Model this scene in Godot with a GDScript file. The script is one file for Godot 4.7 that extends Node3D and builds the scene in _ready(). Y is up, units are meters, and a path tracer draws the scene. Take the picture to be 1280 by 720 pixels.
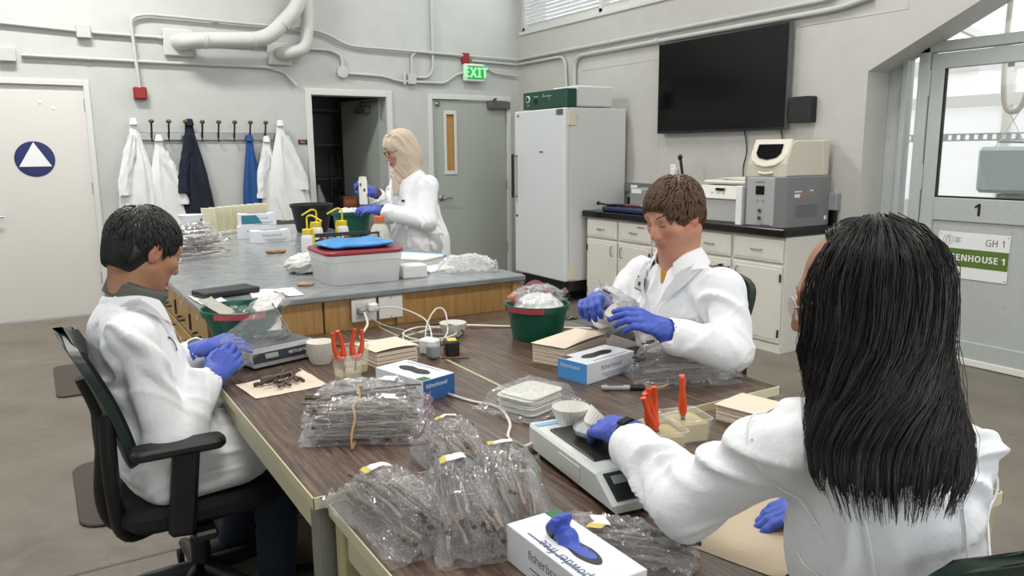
extends Node3D

# ---------------------------------------------------------------- geometry helpers
class Geo:
	var v := PackedVector3Array()
	var c := PackedColorArray()
	var uv := PackedVector2Array()
	var idx := PackedInt32Array()
	var col := Color.WHITE
	var tinted := false
	var xf := Transform3D()

	func vert(p: Vector3, t := Vector2.ZERO) -> int:
		v.append(xf * p)
		c.append(col)
		uv.append(t)
		return v.size() - 1

	func tint(k: Color) -> Geo:
		col = k
		tinted = true
		return self

	# corners counter-clockwise as seen from outside
	func quad(a: Vector3, b: Vector3, d: Vector3, e: Vector3) -> void:
		var i := vert(a, Vector2(0, 1))
		vert(b, Vector2(1, 1))
		vert(d, Vector2(1, 0))
		vert(e, Vector2(0, 0))
		idx.append_array(PackedInt32Array([i, i + 2, i + 1, i, i + 3, i + 2]))

	func tri(a: Vector3, b: Vector3, d: Vector3) -> void:
		var i := vert(a)
		vert(b)
		vert(d)
		idx.append_array(PackedInt32Array([i, i + 2, i + 1]))

	func away(pts: Array, mid: Vector3) -> void:
		var n: Vector3 = (pts[1] - pts[0]).cross(pts[2] - pts[0])
		if n.dot(pts[0] - mid) < 0:
			pts.reverse()
		if pts.size() == 4:
			quad(pts[0], pts[1], pts[2], pts[3])
		else:
			tri(pts[0], pts[1], pts[2])

	# box with chamfered edges
	func box(m: Vector3, s: Vector3, b := 0.0, turn := Basis()) -> Geo:
		var h := s * 0.5
		b = minf(b, minf(h.x, minf(h.y, h.z)) * 0.95)
		var at := func(sg: Vector3, ax: int) -> Vector3:
			var q := h - Vector3(b, b, b)
			q[ax] = h[ax]
			return m + turn * (q * sg)
		for ax in 3:
			var u := (ax + 1) % 3
			var w := (ax + 2) % 3
			for sa in [-1.0, 1.0]:
				var ring := []
				for k in [[-1.0, -1.0], [1.0, -1.0], [1.0, 1.0], [-1.0, 1.0]]:
					var sg := Vector3.ZERO
					sg[ax] = sa
					sg[u] = k[0]
					sg[w] = k[1]
					ring.append(at.call(sg, ax))
				away(ring, m)
		if b > 0.0:
			for ax in 3:
				var u := (ax + 1) % 3
				var w := (ax + 2) % 3
				for su in [-1.0, 1.0]:
					for sw in [-1.0, 1.0]:
						var p := Vector3.ZERO
						p[u] = su
						p[w] = sw
						var lo := p
						lo[ax] = -1.0
						var hi := p
						hi[ax] = 1.0
						away([at.call(lo, u), at.call(hi, u), at.call(hi, w), at.call(lo, w)], m)
			for sx in [-1.0, 1.0]:
				for sy in [-1.0, 1.0]:
					for sz in [-1.0, 1.0]:
						var sg := Vector3(sx, sy, sz)
						away([at.call(sg, 0), at.call(sg, 1), at.call(sg, 2)], m)
		return self

	# box given by two opposite corners
	func span(a: Vector3, b: Vector3, bev := 0.0) -> Geo:
		return box((a + b) * 0.5, (b - a).abs(), bev)

	# surface of fn(u, v), u and v in 0..1; its front faces dP/du x dP/dv
	func grid(nu: int, nv: int, fn: Callable, flip := false, wrap := false) -> Geo:
		var base := v.size()
		var cols := nu if wrap else nu + 1
		for j in nv + 1:
			for i in cols:
				var a := float(i) / nu
				var b := float(j) / nv
				vert(fn.call(a, b), Vector2(a, 1.0 - b))
		for j in nv:
			for i in nu:
				var i1 := (i + 1) % cols
				var p := base + j * cols + i
				var q := base + j * cols + i1
				var r := base + (j + 1) * cols + i1
				var s := base + (j + 1) * cols + i
				if flip:
					idx.append_array(PackedInt32Array([p, q, r, p, r, s]))
				else:
					idx.append_array(PackedInt32Array([p, r, q, p, s, r]))
		return self

	# a sheet with thickness
	func sheet(nu: int, nv: int, fn: Callable, thick: float, way := Vector3.ZERO) -> Geo:
		var off := func(a: float, b: float) -> Vector3:
			var e := 0.01
			var p: Vector3 = fn.call(a, b)
			if way != Vector3.ZERO:
				return p + way * thick
			var du: Vector3 = fn.call(minf(a + e, 1.0), b) - fn.call(maxf(a - e, 0.0), b)
			var dv: Vector3 = fn.call(a, minf(b + e, 1.0)) - fn.call(a, maxf(b - e, 0.0))
			return p - du.cross(dv).normalized() * thick
		grid(nu, nv, fn)
		grid(nu, nv, off, true)
		grid(nu, 1, func(a, b): return (fn.call(a, 0.0) as Vector3).lerp(off.call(a, 0.0), b), true)
		grid(nu, 1, func(a, b): return (fn.call(a, 1.0) as Vector3).lerp(off.call(a, 1.0), b))
		grid(nv, 1, func(a, b): return (fn.call(0.0, a) as Vector3).lerp(off.call(0.0, a), b))
		grid(nv, 1, func(a, b): return (fn.call(1.0, a) as Vector3).lerp(off.call(1.0, a), b), true)
		return self

	# profile of (radius, height), from bottom to top, outside on the right
	func lathe(prof: Array, seg := 24, at := Transform3D(), sx := 1.0, sz := 1.0) -> Geo:
		var start := 0
		for k in range(1, prof.size()):
			var cut := k == prof.size() - 1
			if not cut:
				var d0: Vector2 = (prof[k] - prof[k - 1]).normalized()
				var d1: Vector2 = (prof[k + 1] - prof[k]).normalized()
				cut = d0.dot(d1) < 0.8
			if cut:
				var sub := prof.slice(start, k + 1)
				var n := sub.size() - 1
				grid(seg, n, func(a, b):
					var q: Vector2 = sub[roundi(b * n)]
					var t: float = a * TAU
					return at * Vector3(cos(t) * q.x * sx, q.y, -sin(t) * q.x * sz), false, true)
				start = k
		return self

	func tube(pts: Array, r, seg := 8, caps := true) -> Geo:
		var n := pts.size()
		var base := v.size()
		var t0: Vector3 = (pts[1] - pts[0]).normalized()
		var nor := t0.cross(Vector3.UP if absf(t0.y) < 0.9 else Vector3.RIGHT).normalized()
		for k in n:
			var tn: Vector3 = (pts[mini(k + 1, n - 1)] - pts[maxi(k - 1, 0)])
			tn = tn.normalized() if tn.length_squared() > 0.0 else t0
			nor = (nor - tn * nor.dot(tn)).normalized()
			var bi := tn.cross(nor)
			var rad: float = r[k] if r is Array or r is PackedFloat32Array else r
			for s in seg:
				var a := TAU * s / seg
				vert(pts[k] + (nor * cos(a) + bi * sin(a)) * rad, Vector2(float(s) / seg, float(k) / (n - 1)))
		for k in n - 1:
			for s in seg:
				var p := base + k * seg + s
				var q := base + k * seg + (s + 1) % seg
				idx.append_array(PackedInt32Array([p, q + seg, q, p, p + seg, q + seg]))
		if caps:
			for e in [0, n - 1]:
				var m := vert(pts[e])
				var ring := []
				for s in seg:
					v.append(v[base + e * seg + s])
					c.append(col)
					uv.append(Vector2.ZERO)
				for s in seg:
					var p := m + 1 + s
					var q := m + 1 + (s + 1) % seg
					idx.append_array(PackedInt32Array([m, p, q] if e == 0 else [m, q, p]))
		return self

	# a flat outline (x, y) pushed along +z by deep, edges chamfered by b
	func prism(poly: PackedVector2Array, deep: float, b := 0.0, at := Transform3D(), smooth := false) -> Geo:
		if Geometry2D.is_polygon_clockwise(poly):
			poly = poly.duplicate()
			poly.reverse()
		var n := poly.size()
		var small := PackedVector2Array()
		for i in n:
			var e0 := (poly[i] - poly[(i + n - 1) % n]).normalized()
			var e1 := (poly[(i + 1) % n] - poly[i]).normalized()
			var m := (e0 + e1).normalized()
			small.append(poly[i] + Vector2(-m.y, m.x) * b / maxf(0.4, sqrt((1.0 + e0.dot(e1)) * 0.5)))
		var rings := [[small, 0.0], [poly, b], [poly, deep - b], [small, deep]] if b > 0.0 else [[poly, 0.0], [poly, deep]]
		for k in rings.size() - 1:
			var lo: PackedVector2Array = rings[k][0]
			var hi: PackedVector2Array = rings[k + 1][0]
			var z0: float = rings[k][1]
			var z1: float = rings[k + 1][1]
			if smooth:
				grid(n, 1, func(a, q):
					var i := roundi(a * n) % n
					var w: Vector2 = lo[i] if q < 0.5 else hi[i]
					return at * Vector3(w.x, w.y, z0 if q < 0.5 else z1), false, true)
			else:
				for i in n:
					var j := (i + 1) % n
					quad(at * Vector3(lo[i].x, lo[i].y, z0), at * Vector3(lo[j].x, lo[j].y, z0), at * Vector3(hi[j].x, hi[j].y, z1), at * Vector3(hi[i].x, hi[i].y, z1))
		var tris := Geometry2D.triangulate_polygon(small)
		for end in 2:
			var z := deep if end == 1 else 0.0
			var first := v.size()
			for w in small:
				vert(at * Vector3(w.x, w.y, z))
			for i in range(0, tris.size(), 3):
				var p0 := small[tris[i]]
				var ccw := (small[tris[i + 1]] - p0).cross(small[tris[i + 2]] - p0) > 0
				if ccw == (end == 1):
					idx.append_array(PackedInt32Array([first + tris[i], first + tris[i + 2], first + tris[i + 1]]))
				else:
					idx.append_array(PackedInt32Array([first + tris[i], first + tris[i + 1], first + tris[i + 2]]))
		return self

	func ball(m: Vector3, r: Vector3, nu := 16, nv := 10, turn := Basis()) -> Geo:
		return grid(nu, nv, func(a, b):
			var t: float = a * TAU
			var p: float = (b - 0.5) * PI
			return m + turn * (Vector3(cos(t) * cos(p), sin(p), -sin(t) * cos(p)) * r), false, true)

	func mesh(shift := Vector3.ZERO) -> ArrayMesh:
		var nrm := PackedVector3Array()
		nrm.resize(v.size())
		for i in range(0, idx.size(), 3):
			var a := idx[i]
			var b := idx[i + 1]
			var d := idx[i + 2]
			var f := (v[d] - v[a]).cross(v[b] - v[a])
			nrm[a] += f
			nrm[b] += f
			nrm[d] += f
		for i in nrm.size():
			nrm[i] = nrm[i].normalized() if nrm[i].length_squared() > 1e-20 else Vector3.UP
		var arr := []
		arr.resize(Mesh.ARRAY_MAX)
		var pos := v
		if shift != Vector3.ZERO:
			pos = v.duplicate()
			for i in pos.size():
				pos[i] += shift
		arr[Mesh.ARRAY_VERTEX] = pos
		arr[Mesh.ARRAY_NORMAL] = nrm
		arr[Mesh.ARRAY_TEX_UV] = uv
		if tinted:
			arr[Mesh.ARRAY_COLOR] = c
		arr[Mesh.ARRAY_INDEX] = idx
		var m := ArrayMesh.new()
		m.add_surface_from_arrays(Mesh.PRIMITIVE_TRIANGLES, arr)
		return m


# ---------------------------------------------------------------- smooth bodies: a distance field meshed by surface nets
class Field:
	var kind := PackedInt32Array()
	var pa := PackedVector3Array()
	var pb := PackedVector3Array()
	var ra := PackedFloat32Array()
	var rb := PackedFloat32Array()
	var kk := PackedFloat32Array()
	var inv := []
	var lo := Vector3.INF
	var hi := -Vector3.INF

	func _put(t: int, a: Vector3, b: Vector3, r0: float, r1: float, k: float, bas) -> void:
		kind.append(t)
		pa.append(a)
		pb.append(b)
		ra.append(r0)
		rb.append(r1)
		kk.append(k)
		inv.append(bas)

	func grow(a: Vector3, r: float) -> void:
		lo = lo.min(a - Vector3(r, r, r))
		hi = hi.max(a + Vector3(r, r, r))

	func cap(a: Vector3, b: Vector3, r0: float, r1: float, k := 0.02) -> Field:
		_put(0, a, b, r0, r1, k, null)
		grow(a, r0)
		grow(b, r1)
		return self

	func chain(pts: Array, rs: Array, k := 0.02) -> Field:
		for i in pts.size() - 1:
			cap(pts[i], pts[i + 1], rs[i], rs[i + 1], k)
		return self

	func ell(m: Vector3, r: Vector3, turn := Basis(), k := 0.02) -> Field:
		_put(1, m, r, maxf(r.x, maxf(r.y, r.z)), 0, k, turn.inverse())
		grow(m, maxf(r.x, maxf(r.y, r.z)))
		return self

	func cut_cap(a: Vector3, b: Vector3, r0: float, r1: float, k := 0.005) -> Field:
		_put(2, a, b, r0, r1, k, null)
		return self

	func cut_ell(m: Vector3, r: Vector3, turn := Basis(), k := 0.005) -> Field:
		_put(3, m, r, maxf(r.x, maxf(r.y, r.z)), 0, k, turn.inverse())
		return self

	# keeps what lies on the side of n (plane through a)
	func cut_plane(a: Vector3, n: Vector3, k := 0.005) -> Field:
		_put(4, a, n.normalized(), 0, 0, k, null)
		return self

	func one(i: int, p: Vector3) -> float:
		var t := kind[i]
		if t == 0 or t == 2:
			var ba := pb[i] - pa[i]
			var q := p - pa[i]
			var h := clampf(q.dot(ba) / maxf(ba.length_squared(), 1e-9), 0.0, 1.0)
			return (q - ba * h).length() - lerpf(ra[i], rb[i], h)
		if t == 4:
			return (p - pa[i]).dot(pb[i])
		var q: Vector3 = inv[i] * (p - pa[i])
		var r := pb[i]
		var k0 := (q / r).length()
		var k1 := (q / (r * r)).length()
		return k0 * (k0 - 1.0) / k1 if k1 > 1e-6 else -minf(r.x, minf(r.y, r.z))

	func at(p: Vector3, which: PackedInt32Array) -> float:
		var d := 1e3
		for i in which:
			var e := one(i, p)
			var k := kk[i]
			var t := kind[i]
			if t < 2:
				var h := maxf(k - absf(d - e), 0.0)
				d = minf(d, e) - h * h / (4.0 * k)
			else:
				var h := maxf(k - absf(d + e), 0.0)
				d = maxf(d, -e) + h * h / (4.0 * k)
		return d

	func all() -> PackedInt32Array:
		var w := PackedInt32Array()
		for i in kind.size():
			w.append(i)
		return w

	func slope(p: Vector3, which: PackedInt32Array, e := 0.004) -> Vector3:
		return Vector3(at(p + Vector3(e, 0, 0), which) - at(p - Vector3(e, 0, 0), which), at(p + Vector3(0, e, 0), which) - at(p - Vector3(0, e, 0), which), at(p + Vector3(0, 0, e), which) - at(p - Vector3(0, 0, e), which)).normalized()

	# walks p to the surface (raised by lift)
	func snap(p: Vector3, lift := 0.0, steps := 6) -> Vector3:
		var w := all()
		for s in steps:
			p -= slope(p, w) * (at(p, w) - lift)
		return p

	func snap_along(p: Vector3, dir: Vector3, lift := 0.0) -> Vector3:
		var w := all()
		var q := p
		for s in 30:
			var d := at(q, w) - lift
			if absf(d) < 0.0005:
				return q
			q += dir * d * 0.9
			if q.distance_to(p) > 0.62:
				break
		return snap(p + dir * 0.36, lift, 14)

	func into(g: Geo, cell: float) -> Geo:
		const B := 6
		var o := lo - Vector3.ONE * cell * 2.0
		var span := hi - lo + Vector3.ONE * cell * 4.0
		var bx := ceili(span.x / cell / B)
		var by := ceili(span.y / cell / B)
		var bz := ceili(span.z / cell / B)
		var nx := bx * B + 1
		var ny := by * B + 1
		var nz := bz * B + 1
		var f := PackedFloat32Array()
		f.resize(nx * ny * nz)
		f.fill(1e4)
		var id := PackedInt32Array()
		id.resize(nx * ny * nz)
		id.fill(-1)
		var half := cell * B * 0.5
		var reach := half * 1.7321
		var cells := []
		for z in bz:
			for y in by:
				for x in bx:
					var m := o + Vector3(x * B, y * B, z * B) * cell + Vector3.ONE * half
					var near := PackedInt32Array()
					var d := 1e3
					for i in kind.size():
						var e := one(i, m)
						if kind[i] < 2:
							if e < reach + kk[i] * 1.5:
								near.append(i)
							d = minf(d, e - kk[i] * 0.8)
						elif absf(e) < reach + kk[i] or e < 0.0:
							near.append(i)
					if d > reach or near.is_empty():
						continue
					var whole := at(m, near)
					if absf(whole) > reach * 1.6 + 0.02:
						continue
					for k in B + 1:
						for j in B + 1:
							var row := ((z * B + k) * ny + y * B + j) * nx + x * B
							for i in B + 1:
								if f[row + i] > 9e3:
									f[row + i] = at(o + Vector3(x * B + i, y * B + j, z * B + k) * cell, near)
					cells.append(Vector3i(x * B, y * B, z * B))
		var sx := 1
		var sy := nx
		var sz := nx * ny
		var corner := PackedInt32Array([0, sx, sy, sx + sy, sz, sx + sz, sy + sz, sx + sy + sz])
		var edge := [[0, 1], [2, 3], [4, 5], [6, 7], [0, 2], [1, 3], [4, 6], [5, 7], [0, 4], [1, 5], [2, 6], [3, 7]]
		var off := []
		for q in 8:
			off.append(Vector3(q & 1, (q >> 1) & 1, q >> 2))
		for b in cells:
			for k in B:
				for j in B:
					for i in B:
						var w: int = ((b.z + k) * ny + b.y + j) * nx + b.x + i
						var neg := 0
						var skip := false
						for q in 8:
							var val := f[w + corner[q]]
							if val < 0.0:
								neg += 1
							elif val > 9e3:
								skip = true
						if neg == 0 or neg == 8 or skip:
							continue
						var s := Vector3.ZERO
						var n := 0
						for e in edge:
							var d0 := f[w + corner[e[0]]]
							var d1 := f[w + corner[e[1]]]
							if (d0 < 0.0) != (d1 < 0.0):
								s += (off[e[0]] as Vector3).lerp(off[e[1]], d0 / (d0 - d1))
								n += 1
						id[w] = g.vert(o + (Vector3(b.x + i, b.y + j, b.z + k) + s / n) * cell)
		for b in cells:
			for k in B:
				for j in B:
					for i in B:
						var w: int = ((b.z + k) * ny + b.y + j) * nx + b.x + i
						if id[w] < 0:
							continue
						var d0 := f[w]
						for ax in 3:
							var st: int = [sx, sy, sz][ax]
							var d1 := f[w + st]
							if (d0 < 0.0) == (d1 < 0.0):
								continue
							var u: int = [sy, sz, sx][ax]
							var t: int = [sz, sx, sy][ax]
							if w - u - t < 0:
								continue
							var p0 := id[w]
							var p1 := id[w - u]
							var p2 := id[w - u - t]
							var p3 := id[w - t]
							if p0 < 0 or p1 < 0 or p2 < 0 or p3 < 0:
								continue
							if d0 < 0.0:
								g.idx.append_array(PackedInt32Array([p0, p2, p1, p0, p3, p2]))
							else:
								g.idx.append_array(PackedInt32Array([p0, p1, p2, p0, p2, p3]))
		return g


# ---------------------------------------------------------------- scene helpers
var M := {}
var used := {}
var rng := RandomNumberGenerator.new()
var tex := {}

func numbered(called: String) -> String:
	var k: int = used.get(called, 0)
	used[called] = k + 1
	return called if k == 0 else "%s_%03d" % [called, k]

func tag(o: Node3D, label: String, category: String, group := "", kind := "") -> Node3D:
	o.set_meta("label", label)
	o.set_meta("category", category)
	if group:
		o.set_meta("group", group)
	if kind:
		o.set_meta("kind", kind)
	return o

func thing(called: String, label: String, category: String, at := Vector3.ZERO, turn := 0.0, group := "") -> Node3D:
	var o := Node3D.new()
	o.name = numbered(called)
	add_child(o)
	o.position = at
	o.rotation.y = turn
	tag(o, label, category, group)
	return o

func put(called: String, shape, m: Material, parent: Node, at := Vector3.ZERO) -> MeshInstance3D:
	var o := MeshInstance3D.new()
	o.mesh = shape if shape is Mesh else shape.mesh()
	o.material_override = m
	o.position = at
	if parent == self:
		o.name = numbered(called)
		add_child(o)
	else:
		o.name = called
		parent.add_child(o, true)
	return o

# a part whose shape is given in the room's own axes
func wput(called: String, g: Geo, m: Material, parent: Node3D) -> MeshInstance3D:
	var o := put(called, g.mesh(-parent.position), m, parent)
	return o

func solo(called: String, label: String, category: String, shape, m: Material, at := Vector3.ZERO, turn := 0.0, group := "") -> MeshInstance3D:
	var o := put(called, shape, m, self, at)
	o.rotation.y = turn
	tag(o, label, category, group)
	return o

func struct(called: String, shape, m: Material, label := "", category := "") -> MeshInstance3D:
	var o := put(called, shape, m, self)
	o.set_meta("kind", "structure")
	if label:
		o.set_meta("label", label)
		o.set_meta("category", category)
	return o

func again(src: Node3D, at: Vector3, turn: float, label: String) -> Node3D:
	var o: Node3D = src.duplicate()
	var plain := RegEx.create_from_string("_\\d{3}$").sub(src.name, "")
	o.name = numbered(plain)
	add_child(o)
	o.position = at
	o.rotation.y = turn
	o.set_meta("label", label)
	return o

func mat(called: String, color: Color, rough := 0.6, metal := 0.0) -> StandardMaterial3D:
	if M.has(called):
		return M[called]
	var m := StandardMaterial3D.new()
	m.resource_name = called
	m.albedo_color = color
	m.roughness = rough
	m.metallic = metal
	M[called] = m
	return m

func h(code: String) -> Color:
	return Color.html(code)

func noise(key: String, freq: float, oct := 4, size := 512, normal := 0.0, ramp: Gradient = null, kind := FastNoiseLite.TYPE_SIMPLEX_SMOOTH, fractal := FastNoiseLite.FRACTAL_FBM) -> NoiseTexture2D:
	if tex.has(key):
		return tex[key]
	var n := FastNoiseLite.new()
	n.noise_type = kind
	n.fractal_type = fractal
	n.frequency = freq
	n.fractal_octaves = oct
	n.seed = hash(key) % 1000
	var t := NoiseTexture2D.new()
	t.width = size
	t.height = size
	t.seamless = true
	t.noise = n
	if normal > 0.0:
		t.as_normal_map = true
		t.bump_strength = normal
	if ramp:
		t.color_ramp = ramp
	tex[key] = t
	return t

func ramp(stops: Array) -> Gradient:
	var g := Gradient.new()
	g.offsets = PackedFloat32Array(stops.map(func(s): return s[0]))
	g.colors = PackedColorArray(stops.map(func(s): return s[1]))
	return g

func world_map(m: StandardMaterial3D, scale: Vector3) -> StandardMaterial3D:
	m.uv1_triplanar = true
	m.uv1_world_triplanar = true
	m.uv1_scale = scale
	return m

func own_map(m: StandardMaterial3D, scale: Vector3) -> StandardMaterial3D:
	m.uv1_triplanar = true
	m.uv1_scale = scale
	return m

func bumpy(m: StandardMaterial3D, t: Texture2D, amount := 1.0) -> StandardMaterial3D:
	m.normal_enabled = true
	m.normal_texture = t
	m.normal_scale = amount
	return m

func film(called: String, color: Color, rough := 0.1) -> StandardMaterial3D:
	var m := mat(called, color, rough)
	m.transparency = BaseMaterial3D.TRANSPARENCY_ALPHA
	m.cull_mode = BaseMaterial3D.CULL_DISABLED
	return m

func words(text: String, size: float, m: Material, parent: Node, xf: Transform3D, called := "lettering", deep := 0.0006, fontname := "Droid Sans", bold := false) -> MeshInstance3D:
	var t := TextMesh.new()
	t.text = text
	var f := SystemFont.new()
	f.font_names = PackedStringArray([fontname])
	if bold:
		f.font_weight = 700
	t.font = f
	t.font_size = 32
	t.pixel_size = size / 32.0
	t.depth = deep
	t.curve_step = 2.0
	var o := put(called, t, m, parent)
	o.transform = xf
	return o

# rounded polyline
func bend(pts: Array, r: float, n := 6) -> Array:
	var out := [pts[0]]
	for i in range(1, pts.size() - 1):
		var p: Vector3 = pts[i]
		var a: Vector3 = pts[i - 1] - p
		var b: Vector3 = pts[i + 1] - p
		var k := minf(r, minf(a.length(), b.length()) * 0.49)
		var s := p + a.normalized() * k
		var e := p + b.normalized() * k
		for j in n + 1:
			var t := float(j) / n
			out.append(s.lerp(p, t).lerp(p.lerp(e, t), t))
	out.append(pts[-1])
	return out

func flow(pts: Array, n := 6) -> Array:
	var cv := []
	for i in pts.size() - 1:
		var p0: Vector3 = pts[maxi(i - 1, 0)]
		var p1: Vector3 = pts[i]
		var p2: Vector3 = pts[i + 1]
		var p3: Vector3 = pts[mini(i + 2, pts.size() - 1)]
		for j in n:
			cv.append(p1.cubic_interpolate(p2, p0, p3, float(j) / n))
	cv.append(pts[-1])
	return cv

func rrect(w: float, hh: float, r: float, n := 5) -> PackedVector2Array:
	var p := PackedVector2Array()
	for k in 4:
		var m := Vector2([1, -1, -1, 1][k] * (w * 0.5 - r), [1, 1, -1, -1][k] * (hh * 0.5 - r))
		for i in n + 1:
			p.append(m + Vector2.from_angle(PI * 0.5 * (k + float(i) / n)) * r)
	return p

func facing(z: Vector3, up := Vector3.UP) -> Basis:
	z = z.normalized()
	var x := up.cross(z).normalized()
	return Basis(x, z.cross(x), z)

func V(x: float, y: float, z: float) -> Vector3:
	return Vector3(x, y, z)

# ---------------------------------------------------------------- the place
func _ready() -> void:
	rng.seed = 11
	var cam := Camera3D.new()
	cam.name = "camera"
	add_child(cam)
	var yaw := deg_to_rad(31.46)
	var pitch := deg_to_rad(9.93)
	var roll := deg_to_rad(-0.49)
	var fw := V(sin(yaw) * cos(pitch), -sin(pitch), -cos(yaw) * cos(pitch))
	var rt := V(cos(yaw), 0, sin(yaw))
	var up := rt.cross(fw)
	cam.transform = Transform3D(Basis(rt * cos(roll) + up * sin(roll), up * cos(roll) - rt * sin(roll), -fw), V(0, 1.5, 0))
	cam.fov = 40.72
	cam.near = 0.05
	cam.far = 200.0
	var env := Environment.new()
	env.background_mode = Environment.BG_COLOR
	env.background_color = Color(0.98, 0.99, 1.0)
	env.background_energy_multiplier = 2.2
	env.tonemap_mode = Environment.TONE_MAPPER_LINEAR
	env.tonemap_exposure = 0.9
	env.sdfgi_enabled = true
	env.ssao_enabled = true
	env.ssil_enabled = true
	var we := WorldEnvironment.new()
	we.name = "surroundings"
	we.environment = env
	add_child(we)
	# daylight through the high windows of the left wall, the wide window behind the camera and the blinds of the right wall
	area("daylight_high_window", V(-3.25, 3.2, -4.2), V(1, -0.25, 0), Vector2(7.0, 1.3), Color(0.93, 0.97, 1.0), LIGHT_WINDOW)
	area("daylight_front_window", V(2.0, 2.1, 2.92), V(0, -0.12, -1), Vector2(4.4, 2.0), Color(0.97, 0.99, 1.0), LIGHT_FRONT)
	area("daylight_blinds", V(5.1, 3.45, -6.6), V(-1, -0.2, 0), Vector2(2.8, 0.9), Color(0.95, 0.98, 1.0), LIGHT_BLINDS)
	materials()
	shell()
	back_wall()
	right_wall()
	greenhouse()
	ceiling_lamps()
	bench()
	tables()
	bench_things()
	table_things()
	chairs()
	people()

const LIGHT_WINDOW := 2.0
const LIGHT_BLINDS := 2.0
const LIGHT_FRONT := 6.0
const LIGHT_PANEL := 7.5

func area(called: String, at: Vector3, dir: Vector3, size: Vector2, color: Color, energy: float) -> void:
	var l := AreaLight3D.new()
	l.name = called
	l.area_size = size
	l.light_color = color
	l.light_energy = energy
	l.area_range = 30.0
	l.area_attenuation = 2.0
	l.shadow_enabled = true
	add_child(l)
	l.transform = Transform3D(facing(-dir, V(0, 0, 1) if absf(dir.y) > 0.9 else Vector3.UP), at)

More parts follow.
